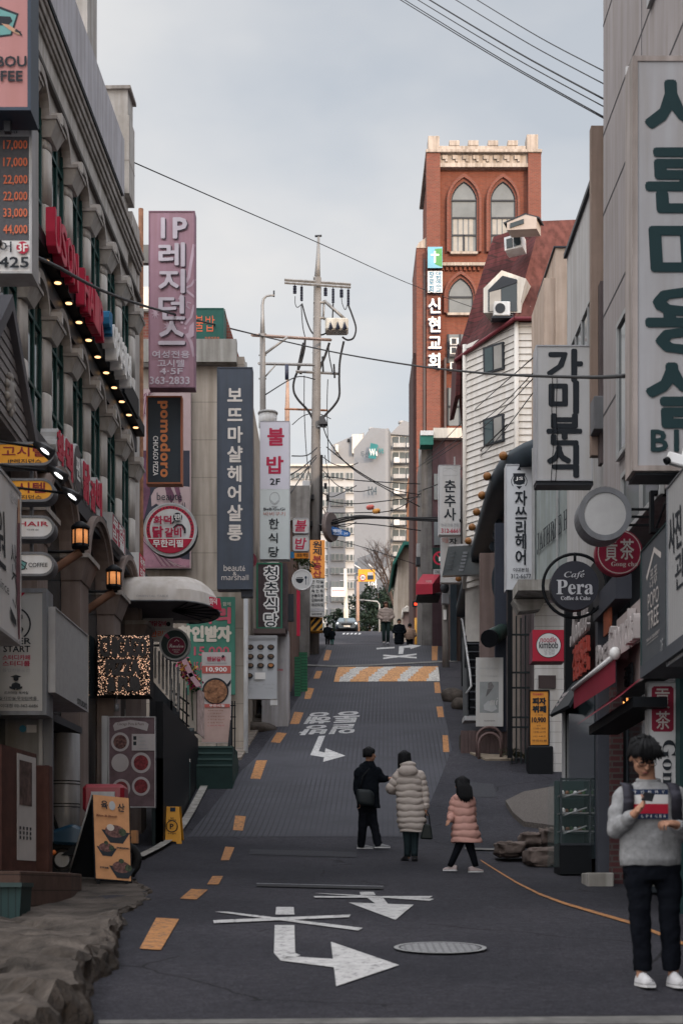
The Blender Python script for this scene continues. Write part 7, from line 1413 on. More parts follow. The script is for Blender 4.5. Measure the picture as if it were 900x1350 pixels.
for i, (x0, x1, yt) in enumerate(((628.5,661,959),(631,660,967))):
 b = MB(); Yq = 36.1 - i*.25; rr = (x1-x0)/2; cxp = (x0+x1)/2; pts = [GP(x0, 994)] ; pts = [Vector((PX(x0,Yq), Yq, g(Yq) - .05))] + [P(cxp - rr*math.cos(R(a)), yt + 15 - 15*math.sin(R(a)), Yq) for a in range(0,181,15)] + [Vector((PX(x1,Yq), Yq, g(Yq) - .05))]
 b.tube(pts, .035, mat('hoop_brown', (.13,.085,.08), .6, var=.25), 8); tag(b.build('arched_hoop'), ['taller rear arched steel hoop in front of the planter','lower front arched steel hoop in front of the planter'][i], 'barrier hoop', 'steel hoops by the planter')
slab('concrete_pavement', [(619,994),(640,996),(672,998),(678,1003),(640,1003)], mat('ochre_concrete', (.21,.17,.13), .9, var=.3, scale=3), .04)
LEAFD = mat('dry_leaves', (.06,.055,.035), .85, var=.5, scale=9)
leafy('low_shrub', 'low dry shrub between the hoops and the orange buffet sign', 'shrub', P(676,994,35.6), .35, .2, .12, 350, .035, LEAFD, 31, False)
for i, (px_, py_, r_) in enumerate(((597,903,.35),(601,916,.28))):
 b = MB(); b.ball((0,0,0), (r_, r_*.8, r_*.8), ROCK, 12, 8); b.v = [v * (1 + .3 * mn.noise(v * 3 + Vector((i*5,1,0)))) for v in b.v]; tag(b.build('road_stone', loc=Vector((PX(px_,45), 45 - i*1.5, g(45 - i*1.5)+.1))), ['reddish rough stone at the foot of the stair','smaller rough stone just below the other by the stair'][i], 'stone')
for i, (x0, y0, x1, y1, Yk) in enumerate(((652,1111,692,1130,23.6),(684,1099,712,1118,24.6),(712,1094,738,1118,24.2),(690,1119,742,1142,22.6))):
 b = MB(); p, q = P(x0, y1, Yk), P(x1, y0, Yk); n_ = 6
 b.ball((0,0,0), (1,1,1), mat('kerb_stone', (.13,.10,.088), .9, var=.35, scale=4, bump=.6, bscale=18), 36, 22); hw, hz = (q.x-p.x)/2, (q.z-p.z)/2
 for v in b.v:
  s_ = lambda t, e_: math.copysign(abs(t)**e_, t); v.x, v.y, v.z = s_(v.x,.4), s_(v.y,.4), s_(v.z,.45)
 b.v = [Vector((v.x*hw, v.y*.45, v.z*hz*1.15)) * (1 + .25*mn.noise(v*1.9 + Vector((i*4,0,0))) + .22*(mn.voronoi(v*1.6 + Vector((i*3,0,0)))[0][1] - mn.voronoi(v*1.6 + Vector((i*3,0,0)))[0][0]) - .1 + .08*mn.noise(v*6)) for v in b.v]
 tag(b.build('kerb_stone', loc=((p.x+q.x)/2, Yk, max((p.z+q.z)/2, g(Yk)+.02))), ['rough reddish kerb stone nearest the girl in pink','upper middle kerb stone at the gravel corner','kerb stone touching the glass case at the gravel corner','long low kerb stone nearest the camera at the gravel corner'][i], 'kerb stone', 'kerb stones at the side street corner')
o = thing('display_case', 'glass food display case standing outside the black corner shop', 'display case', (3.05, 21, g(21)))
YD = 20.6; x0, x1 = PX(738,YD), PX(780,YD); zb_, zt_ = g(YD) + .02, PZ(1026,YD); xl = PX(722,YD)
b = MB(); b.box(x0, x1, YD, YD + .6, zb_, PZ(1112,YD), BLACK); b.box(x0, x1, YD + .56, YD + .6, PZ(1112,YD), zt_, mat('case_back', (.02,.035,.035), .4)); b.build('cabinet', o)
b = MB()
for x in (x0, x1 - .03): b.box(x, x + .03, YD - .01, YD + .02, PZ(1112,YD), zt_, DKGREY)
for z in (zt_, PZ(1112,YD)): b.box(x0, x1, YD - .012, YD + .018, z - .03, z, DKGREY)
b.build('frame', o)
mtg = bpy.data.materials.new('case_glass'); mtg.use_nodes = True; pb_ = mtg.node_tree.nodes['Principled BSDF']; pb_.inputs['Base Color'].default_value = (.12,.17,.17,1); pb_.inputs['Roughness'].default_value = .05; pb_.inputs['Alpha'].default_value = .08
b = MB(); b.box(x0 - .005, x1, YD - .02, YD - .014, PZ(1112,YD), zt_, mtg); b.prism([(xl, YD + .02, zb_+.1), (x0 - .01, YD + .02, zb_+.1), (x0 - .01, YD + .02, zt_), (xl, YD + .02, zt_ - .1)], (0,.01,0), mtg); b.build('glass_pane', o)
for i in range(4):
 z = PZ(1036 + i*24, YD); b = MB(); b.box(x0 + .03, x1 - .03, YD + .1, YD + .5, z - .13, z - .11, STEEL); b.tube([(x0+.05, YD+.06, z-.16), (x1-.06, YD+.06, z-.05)], .012, LGREY, 5); b.build('shelf', o)
 b = MB(); rr = random.Random(i)
 for k in range(6): b.ball((x0 + .07 + k*.058, YD + .22 + rr.uniform(-.05,.05), z - .085), (.03,.03,.025 + rr.random()*.02), [WHITE, mat('food_brown', (.2,.09,.05), .6), mat('food_green', (.05,.1,.04), .6)][k % 3], 8, 5)
 b.build('sample_dishes', o)
o = thing('manhole_cover', 'round grey manhole cover in the near road', 'manhole cover', GP(580, 1252, .01)); c = GP(580, 1252); rM = 61 * c.y / F
sl_ = (g(c.y+.5) - g(c.y-.5))
def mring(r0, r1, up, m, nm):
 b = MB(); n_ = 40; vs = []
 for i in range(n_):
  a = 2*math.pi*i/n_
  for r_ in (r0, r1): dx, dy = r_*math.cos(a), r_*math.sin(a); vs.append((c.x+dx, c.y+dy, c.z + dy*sl_ + up))
 b.add(vs, [(2*i, 2*i+1, (2*i+3) % (2*n_), (2*i+2) % (2*n_)) for i in range(n_)], m); b.build(nm, o)
MHG = mat('cast_iron', (.20,.20,.205), .6, var=.35, scale=30, pat=stripes(0, .06, .02, (.10,.10,.105), .7)); mring(.002, rM*.86, .016, MHG, 'cover_plate'); mring(rM*.86, rM*.90, .012, BLACK, 'gap_ring'); mring(rM*.90, rM, .017, mat('iron_rim', (.26,.26,.26), .6, var=.3, scale=12), 'rim')
WOODR = mat('red_brown_wood', (.075,.032,.026), .65, var=.35, scale=5, streak=.2); WOODP = mat('plank_brown', (.085,.052,.042), .75, var=.35, scale=4, pat=stripes(2, .16, .012, (.02,.014,.012)))
o = thing('poster_stand', 'red-brown wooden frame holding a tall food poster at the left edge', 'poster stand', (PX(25,17), 17, PZ(1145,17)))
b = MB(); A_, C_ = Vector((PX(2,16.6), 16.6, 0)), Vector((PX(48,17.8), 17.8, 0)); zz0, zz1 = PZ(1148,17), PZ(986,17); d_ = (C_-A_).normalized(); nr = Vector((d_.y,-d_.x,0))
def stand(u0, u1, z0, z1, off, th, m, nm):
 b = MB(); p, q = A_.lerp(C_, u0) + nr*off, A_.lerp(C_, u1) + nr*off; b.prism([(p.x,p.y,z0),(q.x,q.y,z0),(q.x,q.y,z1),(p.x,p.y,z1)], -nr*th, m); return b.build(nm, o)
stand(0, 1, zz0, zz1, 0, .12, WOODR, 'frame')
stand(.42, .97, zz0+.12, zz1-.05, .006, .004, mat('poster_paper', (.40,.385,.38), .6, var=.1), 'poster_sheet'); stand(.48, .84, zz0+.75, zz1-.12, .011, .004, mat('poster_dish_photo', (.09,.06,.055), .7, var=.8, scale=7), 'poster_photo')
b = MB()
for i in range(3):
 for j in range(4): p = A_.lerp(C_, .48 + j*.1) + nr*.012; z = zz0 + .36 + i*.055; b.prism([(p.x,p.y,z),(p.x+d_.x*.045,p.y+d_.y*.045,z),(p.x+d_.x*.045,p.y+d_.y*.045,z+.035),(p.x,p.y,z+.035)], -nr*.003, INK)
b.build('poster_lettering', o)
o = thing('wooden_post', 'thick red-brown wooden post behind the poster stand', 'post', (PX(56,18.2), 18.2, PZ(1150,18.2)))
b = MB(); b.box(PX(47,18.2), PX(65,18.2), 18.2, 18.4, PZ(1152,18.2), PZ(1009,18.2), WOODR); b.build('post_shaft', o, bevel=.01); b = MB(); b.box(PX(64.5,18.3), PX(67,18.3), 18.25, 18.42, PZ(1130,18.3), PZ(1015,18.3), DKGREY); b.build('edge_strip', o)
o = thing('wooden_step', 'low brown plank step at the foot of the poster stand', 'step', (PX(45,16), 16, PZ(1215,16)))
b = MB(); b.prism([(-4.8,15.3,PZ(1212,15.6)-.1),(PX(27,15.3),15.3,PZ(1212,15.6)-.1),(PX(95,17.2),17.2,PZ(1190,17.2)-.15),(PX(95,17.2),18.3,PZ(1190,17.2)-.15),(-4.8,18.3,PZ(1212,15.6)-.1)], (0,0,.1), WOODP)
zt = PZ(1150,16.3); pts = [(-4.8,15.4),(PX(27,15.4),15.4),(PX(94,17.2),17.2),(PX(94,17.6),18.3),(-4.8,18.3)]; b = MB(); b.prism([(x,y,g(14.5)) for x,y in pts], (0,0,zt-g(14.5)), WOODP); b.build('planks', o, bevel=.008)
o = thing('green_crate', 'dark green ribbed plastic tub on the rock ledge', 'tub', (PX(10,14.6), 14.6, PZ(1222,14.6)))
b = MB(); b.prism([P(-30,1222,14.6), P(25,1222,14.6), P(28,1170,14.6), P(-30,1170,14.6)], (0,.5,0), mat('tub_green', (.014,.035,.036), .6, pat=stripes(0,.07,.014,(.006,.014,.015)))); b.build('tub_wall', o); b = MB(); b.box(PX(-30,14.6), PX(30,14.6), 14.55, 15.12, PZ(1170,14.6), PZ(1164,14.6), mat('tub_rim', (.03,.05,.05), .6)); b.build('tub_rim', o)
o = thing('metal_shutter_door', 'pale metal door with a small blue sticker below the study cafe sign', 'door', (PX(30,19.2), 19.2, PZ(1100,19.2)))
b = MB(); b.box(PX(3,19.2), PX(51,19.2), 19.2, 19.28, PZ(1110,19.2), PZ(948,19.2), mat('door_metal', (.24,.24,.245), .5, streak=.25)); b.build('door_leaf', o); b = MB(); b.cyl(P(30,961,19.19), P(30,961,19.18), .045, mat('sticker_blue', (.03,.2,.33), .5), n=14); b.box(PX(35,19.19), PX(48,19.19), 19.185, 19.198, PZ(966,19.19), PZ(956,19.19), WHITE); b.build('sticker', o); b = MB(); b.box(PX(52,19.2), PX(57,19.2), 19.15, 19.28, PZ(1110,19.2), PZ(946,19.2), LGREY); b.box(PX(57.5,19.2), PX(69,19.2), 19.18, 19.28, PZ(1110,19.2), PZ(947,19.2), GREY); b.build('door_jamb', o)
o = thing('silver_duct', 'big silver vertical duct with dark straps beside the metal door', 'duct', (PX(87,20.4), 20.4, PZ(1085,20.4)))
b = MB(); b.cyl((PX(87,20.6), 20.6, g(20)), (PX(87,20.6), 20.6, PZ(968,20.6)), .19, mat('duct_silver', (.27,.27,.28), .45, metal=.3, streak=.3), n=20); b.build('duct_body', o); b = MB()
for y in (1030, 1034, 1060, 1064): b.cyl((PX(87,20.6), 20.6, PZ(y+1.2,20.6)), (PX(87,20.6), 20.6, PZ(y,20.6)), .194, BLACK, n=20)
b.build('strap', o)
b = MB(); b.prism([P(69,940,20.2), P(113,962,23), P(113,970,23), P(69,950,20.2)], (-.4,0,0), DKGREY); tag(b.build('door_canopy'), 'thin dark door canopy under the blank grey panel sign', 'canopy')
sc = thing('delivery_scooter', 'blue scooter with a red delivery box half hidden by the orange menu board', 'scooter', (PX(105,20), 20.2, g(20.2)))
SBL = mat('scooter_blue', (.01,.045,.085), .3, spec=.6); SRD = mat('delivery_red', (.21,.012,.022), .35, spec=.5)
xs_ = PX(85,20); zs = g(20.2)
b = MB(); b.prism([(xs_-.18,20,zs+.45),(xs_+.25,20,zs+.42),(xs_+.33,20,zs+.62),(xs_+.1,20,zs+.72),(xs_-.2,20,zs+.62)], (0,.28,0), SBL); b.build('fairing', sc, bevel=.04)
b = MB(); b.box(PX(109,20), PX(164,20), 19.95, 20.4, PZ(1072,20), PZ(1034,20), SRD); b.build('delivery_box', sc, bevel=.05); b = MB(); b.box(PX(120,19.9), PX(151,19.9), 19.9, 19.949, PZ(1052,19.9), PZ(1044,19.9), LGREY); b.build('box_label', sc)
for x in (xs_ - .05, xs_ + .75): b = MB(); b.tube([(x + .2*math.cos(R(a)), 20.14, zs + .24 + .2*math.sin(R(a))) for a in range(0,361,24)], .055, RUBBER, 8, caps=False); b.cyl((x,20.09,zs+.24),(x,20.19,zs+.24),.1,STEEL,n=10); b.build('wheel', sc)
b = MB(); b.prism([(xs_-.05,20.02,zs+.3),(xs_+.8,20.02,zs+.3),(xs_+.85,20.02,zs+.55),(xs_+.2,20.02,zs+.5)], (0,.22,0), BLACK); b.tube([(xs_-.1,20.1,zs+.6),(xs_-.22,20.1,zs+.98)], .025, BLACK, 6); b.tube([(xs_-.25,19.85,zs+1.0),(xs_-.25,20.4,zs+1.0)], .018, BLACK, 6); b.build('chassis', sc)
b = MB(); b.ball((PX(67,19.6), 19.8, PZ(1124,19.6)), .035, mat('indicator_orange', (.6,.16,.04), .4), 8, 6); b.build('indicator', sc)
ab_ = thing('menu_board', 'orange wooden A-board with three dark bowls of food on the near pavement', 'A-board', (PX(148,19.3), 19.3, g(19.3)))
OWD = mat('orange_wood_print', (.47,.23,.105), .55, var=.15, scale=6)
pa_, pb_, pc_, pd_ = P(125,1160,19.1), P(174,1164,19.25), P(171,1053,19.6), P(121,1048,19.45)
def facepoly(u, v): return (pd_*(1-u) + pc_*u)*(1-v) + (pa_*(1-u) + pb_*u)*v
fn = (pb_-pa_).cross(pd_-pa_).normalized()
b = MB(); b.prism([pa_, pb_, pc_, pd_], -fn*.03, BLACK); b.prism([pd_ - fn*.035, pc_ - fn*.035, P(158,1160,20.0), P(90,1155,20.0)], (0,.03,0), BLACK); b.build('frame', ab_)
b = MB(); b.prism([facepoly(.03,.0), facepoly(.03,.985), facepoly(.97,.985), facepoly(.97,.0)], fn*.006, OWD); b.build('menu_face', ab_)
b = MB(); b.tube([P(90,1155,19.98), P(121,1048,19.47)], .012, LGREY, 5); b.build('edge_strip', ab_)
for u_ in (.1, .86): b = MB(); c = facepoly(u_, 1); b.box(c.x-.02, c.x+.02, c.y-.02, c.y+.02, c.z-.07, c.z+.01, BLACK); b.build('foot', ab_)
FD1 = mat('meat_print', (.12,.06,.055), .7, var=.8, scale=26); FD2 = mat('greens_print', (.045,.06,.035), .7, var=.7, scale=30); EGG = mat('egg_print', (.48,.42,.38), .6, var=.15)
k_ = [0]
def fprint(pts, m):
 k_[0] += 1; b_art.poly([facepoly(u, v) + fn*(.007 + .0008*k_[0]) for u, v in pts], m)
def ell(u, v, ru, rv, a0=0, a1=360, st=20): return [(u + ru*math.cos(R(a)), v + rv*math.sin(R(a))) for a in range(a0, a1, st)]
b_art = MB()
for (u, v, s_) in ((.58,.47,1.0), (.33,.655,.72), (.72,.885,.92)):
 fprint([(u-.36*s_, v-.065*s_), (u+.40*s_, v-.05*s_), (u+.20*s_, v+.085*s_), (u-.14*s_, v+.085*s_)][::-1], INK); fprint(ell(u, v-.055*s_, .27*s_, .075*s_)[::-1], FD1); fprint(ell(u+.2*s_, v-.05*s_, .10*s_, .045*s_)[::-1], FD2); fprint(ell(u-.12*s_, v-.095*s_, .10*s_, .04*s_)[::-1] if s_ == 1 else ell(u, v-.13*s_, .08*s_, .03*s_)[::-1], EGG if s_ == 1 else FD2)
fprint(ell(.52,.115,.085,.055)[::-1], mat('emblem_grey', (.36,.37,.38), .6)); b_art.build('artwork', ab_)
b = MB()
def btext(s, u0, v0, u1, v1, m, bold=.02):
 vs, fs = glyph(s); a0 = min(v.x for v in vs); a1 = max(v.x for v in vs); c0 = min(v.y for v in vs); c1 = max(v.y for v in vs)
 for i, (dx, dy) in enumerate(((0,0),(.03,0),(-.03,0),(0,.03),(0,-.03))):
  b.add([facepoly(u0 + (u1-u0)*((v.x-a0)/(a1-a0) + dx), v1 + (v0-v1)*((v.y-c0)/(c1-c0) + dy)) + fn*(.03 + i*.0003) for v in vs], fs, m)
btext('육', .22, .07, .40, .165, INK); btext('산', .66, .085, .84, .18, INK); btext('Rice & Bowl', .1, .235, .62, .26, mat('brown_ink', (.2,.08,.04), .7)); btext('YUKSANIC', .6, .605, .95, .625, INK); btext('STEAK', .14, .85, .38, .87, INK); b.build('lettering', ab_)
b = MB(); b.box(PX(172,20.4), PX(180,20.4), 20.4, 20.6, PZ(1112,20.4), PZ(1095,20.4), OWD); b.box(PX(174,20.5), PX(178,20.5), 20.45, 20.55, g(20), PZ(1112.2,20.4), BLACK); tag(b.build('sign_stub'), 'small orange wooden tag on a black post behind the A-board', 'sign')
fs_ = thing('floor_sign', 'yellow no-parking floor sign standing on the left of the road', 'floor sign', (PX(227,26.9), 26.9, g(26.9)))
YFS = mat('floor_sign_yellow', (.58,.27,.03), .5, var=.08); zg = g(26.8)
def fsq(u, v): x = PX(213,26.8)*(1-u) + PX(239.5,26.8)*u; cxm = PX(226,26.8); wv = .62 + .38*v; return Vector((cxm + (x-cxm)*wv, 27.0 - .2*v, zg + .67*(1-v)))
b = MB(); b.prism([fsq(0,1), fsq(.25,1), fsq(.3,.94), fsq(.7,.94), fsq(.75,1), fsq(1,1), fsq(1,0), fsq(0,0)], (0,.025,0), YFS); b.build('front_panel', fs_, bevel=.006)
b = MB(); b.prism([Vector((fsq(0,0).x+.03, 27.04, fsq(0,0).z)), Vector((fsq(1,0).x+.03, 27.04, fsq(0,0).z)), Vector((PX(242,27.3), 27.35, g(27.35))), Vector((PX(218,27.3), 27.35, g(27.35)))], (0,.025,0), YFS); b.build('rear_panel', fs_)
b = MB(); p, q = fsq(.3,.02), fsq(.7,.13); b.box(p.x, q.x, p.y - .03, p.y - .008, q.z, p.z, NAVYI); b.build('handle_slot', fs_)
b = MB()
for s, v0, v1, u0, u1 in (('NO', .29, .335, .38, .6), ('PARKING', .345, .39, .25, .75), ('P', .47, .60, .38, .60), ('주차금지', .70, .745, .28, .72)): p, q = fsq(u0, v1), fsq(u1, v0); text(b, s, p.x, q.x, p.z, q.z, min(p.y,q.y) - .02, INK, .02)
c = fsq(.49,.53); pts = [c + Vector((.1*math.cos(R(a)), -.03, .1*math.sin(R(a)))) for a in range(0,361,20)]; b.tube(pts, .009, INK, 5, caps=False); b.build('lettering', fs_)
r = (143, 945, 205, 1065); q = Q(r); MPF = mat('mauve_menu_print', (.115,.075,.085), .6, var=.4, scale=4); PLT = mat('plate_print', (.36,.33,.33), .6); FRD = mat('red_food_print', (.16,.025,.03), .6, var=.7, scale=20)
its = [q.G([(149,957),(152,953),(172,949.5),(192,952),(196,955),(194,964),(172,958),(151,964)], PLT), q.T('Chicago Pizza & Pasta', 155, 953, 190, 957.5, mat('grape_ink', (.08,.04,.05), .7), .0)]
for x, y, rx, m1 in ((158.5,978.5,12,FD1),(158.5,1006,11.5,PLT),(186,1006,13,FRD),(186,1037,12,FRD),(160,1040,12,FRD)): its += [q.D(x, y, rx, PLT, 24, 1.05), q.D(x, y, rx*.74, m1, 24, 1.05)]
its += [q.B(174,968,204,990,PLT), q.B(176,971,180,976,INK), q.B(176,978,180,983,INK)] + [q.B(183,972+i*5,190+i*2,973+i*5,GI) for i in range(4)]
s = psign('food_menu_board', 'tall mauve menu board with plates of red food under the bulb sign', 'menu board', 24.6, r, .12, DKGREY, MPF, its, rim=.015, rimmat=LGREY)
b = MB(); b.box(PX(135,24.7), PX(143,24.7), 24.62, 24.9, PZ(1063,24.6), PZ(944,24.6), LGREY); b.build('side_panel', s)
r = (128, 837, 197.5, 917); bs = thing('bulb_sign', 'dark box sign glittering with hundreds of small bulbs above the mauve menu board', 'sign', (PX(163,25), 25, PZ(917,25)))
b = MB(); b.box(PX(128,25), PX(197.5,25), 25.01, 25.5, PZ(917,25), PZ(837,25), BLACK); b.build('cabinet', bs)
b = MB(); rr = random.Random(4); LB1, LB2 = lit('bulb_warm', (1,.62,.42), .62), mat('bulb_dim', (.42,.30,.24), .3)
for i in range(33):
 for j in range(38):
  x = 129 + (i + rr.uniform(.1,.9)) * 2.07; y = 838 + (j + rr.uniform(.1,.9)) * 2.07; p = P(x, y, 24.99); m_ = LB1 if rr.random() < .5 else (LB2 if rr.random() < .9 else BLACK); s_ = rr.uniform(.009,.0135); 
  b.add([p+Vector((-s_,0,0)), p+Vector((0,0,-s_)), p+Vector((s_,0,0)), p+Vector((0,0,s_)), p+Vector((0,-s_*1.5,0))], [(0,1,4),(1,2,4),(2,3,4),(3,0,4)], m_)
o = b.build('bulbs', bs); o['kind'] = 'stuff'
b = MB(); BLT = mat('dim_letters', (.055,.05,.05), .6)
for s, x0, x1, y0, y1 in (('CHICAGO', 133, 193, 842, 866), ('PIZZA', 141, 184, 871, 890), ('& PUB', 143, 184, 894, 911)): text(b, s, PX(x0,25), PX(x1,25), PZ(y1,25), PZ(y0,25), 24.985, BLT, .10, depth=.03)
b.build('lettering', bs)
b = MB(); b.tube([P(154,917,25.1), P(154,935,25.1)], .01, GREY, 5); b.cyl(P(154,928,25.1), P(154,938,25.1), .035, GREY, n=8); b.build('plumb_weight', bs)
AWN = mat('awning_canvas', (.50,.46,.43), .75, var=.08, streak=.15); UND = mat('awning_underside_shade', (.15,.13,.13), .85)  # dark underside colour stands in for shade beneath the same pale canvas
aw = thing('dome_awning', 'off-white dome awning with ribs and faint lettering over the left entrance', 'awning', (-3.2, 28.2, E + 5.2))
zr_, ht = PZ(792,27), .62; yc, hy = 28.15, 1.15; xe, xs0, rx_ = PX(240,28), PX(150,28), .68
def aring(x, n=10): return [(x, yc - hy*math.cos(math.pi*t/n), zr_ + ht*math.sin(math.pi*t/n)**.85) for t in range(n+1)]
b = MB(); secs = [aring(xs0 + (xe-xs0)*i/4) for i in range(5)]
for A1, A2 in zip(secs, secs[1:]):
 for t in range(10): b.add([A1[t], A2[t], A2[t+1], A1[t+1]], [(0,1,2,3)], AWN, True)
mseg = 8; prev = secs[-1]
dome = []
for i in range(mseg + 1):
 a = math.pi * i / mseg; dome.append([(xe + rx_*math.sin(a)*math.cos(ph), yc - hy*math.cos(a)*math.cos(ph), zr_ + ht*max(0,math.sin(ph))**.85) for ph in [math.pi/2*t/5 for t in range(6)]])
for A1, A2 in zip(dome, dome[1:]):
 for t in range(5): b.add([A1[t], A2[t], A2[t+1], A1[t+1]], [(0,1,2,3)], AWN, False)
b.build('canvas', aw)
b = MB(); zc_ = zr_ + .18
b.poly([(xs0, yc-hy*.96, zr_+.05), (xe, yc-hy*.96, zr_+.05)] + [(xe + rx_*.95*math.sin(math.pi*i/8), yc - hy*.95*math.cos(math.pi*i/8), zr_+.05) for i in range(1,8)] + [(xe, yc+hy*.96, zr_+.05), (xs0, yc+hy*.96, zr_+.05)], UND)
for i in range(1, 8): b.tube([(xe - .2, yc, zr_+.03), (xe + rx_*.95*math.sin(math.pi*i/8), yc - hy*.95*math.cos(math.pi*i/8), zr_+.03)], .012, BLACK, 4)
b.tube([(xs0, yc-hy, zr_), (xe, yc-hy, zr_)] + [(xe + rx_*math.sin(math.pi*i/12), yc - hy*math.cos(math.pi*i/12), zr_) for i in range(1,13)], .018, GREY, 5); b.build('rib_frame', aw)
b = MB(); text(b, 'ORIENTAL TABLE', PX(180,27), PX(222,27), zr_+.06, zr_+.1, yc - hy - .02, GI, .0); b.build('lettering', aw)
b = MB(); p = Vector((xe + rx_*.93, yc - .55, zr_ + .08)); b.prism([p + Vector((-.1,-.05,-.1)), p + Vector((.1,.15,-.12)), p + Vector((.07,.15,.1)), p + Vector((-.14,-.05,.1))], (.02,-.02,0), RED); text(b, '화덕', p.x-.08, p.x+.05, p.z-.06, p.z+.06, p.y-.1, WHITEB, .02); b.build('tag', aw)
r = (188, 815, 228, 846); q = Q(r)
psign('pepper_banner', 'white banner with small red chicken lettering hanging behind the dark round sign', 'banner', 28.9, r, .03, WHITE, mat('warm_white_face', (.46,.44,.43), .5), [q.T('화덕닭갈비', 191, 819, 219, 826, REDI, .03), q.D(222, 823, 3, INK), q.B(190, 829, 226, 830, GI), q.T('무한리필', 190, 832, 224, 840, ORL, .03)], rim=0)
r = (210, 828.5, 250.5, 871); q = Q(r); DGB = mat('bottle_green_face', (.016,.034,.034), .5); PKI = mat('pink_print', (.34,.06,.13), .6)
s = psign('round_dark_sign', 'round bottle-green sign with a crimson disc below the awning', 'sign', 28.3, r, .18, mat('pale_rim', (0,0,0)), DGB, [q.D(232.5, 852, 12.3, PLT, 30), q.D(232.5, 852, 11.4, mat('wine_disc', (.20,.018,.05), .5), 30), q.T('𝓟𝓸𝓶𝓸𝓭𝓸𝓻𝓸', 223, 849, 242, 854, WHITEB, .01), q.L([(230,846),(233,843.5),(236,846)], .8, WHITEB), q.T('CHICAGO', 227.5, 856, 237.5, 858, WHITEB, 0), q.T('PIZZA', 229.5, 859, 235.5, 861, WHITEB, 0), q.G([(216,838),(220,835),(224,841),(222,843)], PKI)], shape='disc', rim=.035, rimmat=mat('pale_rim', (0,0,0)))
arm(s, (PX(205,28.5), 28.4, PZ(850,28.3)), (PX(214,28.5), 28.4, PZ(850,28.3)), .02)
r = (246, 787, 310, 916); q = Q(r); GBN = mat('banner_green', (.055,.18,.135), .65, var=.08, streak=.08); PKT = mat('coral_ink', (.46,.09,.13), .6); CRT = mat('cream_ink', (.55,.50,.43), .6)
its = [q.T('술과 함께', 281, 794, 304, 799, CRT, .01), q.T('마', 262, 804, 282, 822, PKT, .05), q.T('리', 286, 802, 303, 821.5, PKT, .06), q.T('할인받자', 236, 826, 304, 845.5, CRT, .07), q.T('15,000', 256, 853, 302, 866, PKT, .02), q.T('15,000', 256, 873, 275, 885, PKT, .02)]
psign('green_discount_banner', 'tall green discount banner with coral and cream lettering on the beige wall', 'banner', 36.75, r, .04, GBN, GBN, its, rim=0)
r = (266, 860, 304.5, 980); q = Q(r); BNP = mat('stand_banner_paper', (.43,.40,.39), .6, var=.06); SALM = mat('salmon_print', (.42,.10,.085), .6); PEACH = mat('peach_panel', (.44,.31,.28), .6)
its = [q.B(266.3, 933, 304, 979, PEACH), q.T('팬닭갈비', 273, 866, 297, 872, REDI, .03), q.D(294,866,2,INK), q.B(271,874,299,875,GI), q.B(266.3,878,304,888,SALM), q.T('10,900', 272, 880, 299, 886.5, WHITEB, .03), q.D(284, 911.5, 17.5, INK, 30), q.G([(299,903),(304.3,896),(304.3,901),(301,906)], INK), q.D(284, 912, 15.5, mat('stew_print', (.25,.12,.065), .7, var=.75, scale=14), 30), q.B(269,928.5,303,933,SALM), q.T('무한리필', 276, 929, 296, 932.5, WHITEB, .02)] + [q.T(t, 274, 936+i*4, 274+wd_, 938+i*4, REDI if i == 5 else mat('brown_ink', (0,0,0)), .0) for i, (t, wd_) in enumerate((('맛있게 먹는 방법', 20),('1. 고기를 올린다',18),('2. 야채를 볶는다',22),('3. 치즈를 넣는다',22),('4. 밥을 볶는다',20),('5. 맛있게 먹는다',22)))]
s = psign('stand_banner', 'upright stand banner with a pan of stew and the price 10,900', 'banner', 34.6, r, .02, LGREY, BNP, its, rim=0)
b = MB(); b.box(PX(285,34.7), PX(286,34.7), 34.65, 34.69, g(34.6), PZ(862,34.6), GREY); b.build('stand_rod', s)
b = MB(); b.prism([P(300,985,34.3), P(305,983,34.3), P(307,925,34.8), P(306,925,34.8)], (0,.05,0), BLACK); b.build('stand_foot', s)
r = (258, 905, 270, 970); 
s = thing('light_box', 'beige light box with a slanted food poster before the stand banner', 'light box', P(258, 972, 33.4))
b = MB(); b.box(PX(249.5,33.4), PX(259.5,33.4), 33.3, 33.9, PZ(965,33.4), PZ(905,33.4), mat('light_box_beige', (.33,.29,.25), .6)); b.build('cabinet', s)
b = MB(); b.prism([P(260,906,33.3), P(269.5,914,33.8), P(269.5,974,33.8), P(260,966,33.3)], (-.02,.06,0), mat('slanted_poster', (.36,.27,.25), .6, var=.45, scale=6)); b.build('poster', s)
st = thing('green_entrance_steps', 'dark green entrance steps below the stand banner', 'steps', P(282, 1014, 33.2)); GST = mat('step_green', (.014,.034,.032), .65, var=.25)
b = MB()
for i in range(4): b.box(PX(256 + i,33.4), PX(310 - i,33.4), 32.6 + i*.28, 34.9, g(32.6) - .3, PZ(1011 - i*9.5,33.2), GST)
for i in range(4): b.box(PX(257 + i,33.4), PX(309 - i,33.4), 32.585 + i*.28, 32.599 + i*.28, PZ(1013.5 - i*9.5,33.2), PZ(1011.2 - i*9.5,33.2), mat('step_nosing', (.05,.085,.08), .6))
b.build('treads', st)
b = MB()
for x in (305.5, 309): b.box(PX(x,34), PX(x+1.4,34), 33.9, 33.95, g(33.5), PZ(925,34), BLACK)
for y in (930, 945, 960): b.box(PX(304,34), PX(311,34), 33.951, 33.97, PZ(y+1.5,34), PZ(y,34), BLACK)
b.build('side_rail', st)
er = thing('entrance_railing', 'black railing with pale slats climbing to the left entrance under the round sign', 'railing', P(225, 960, 30))
b = MB()
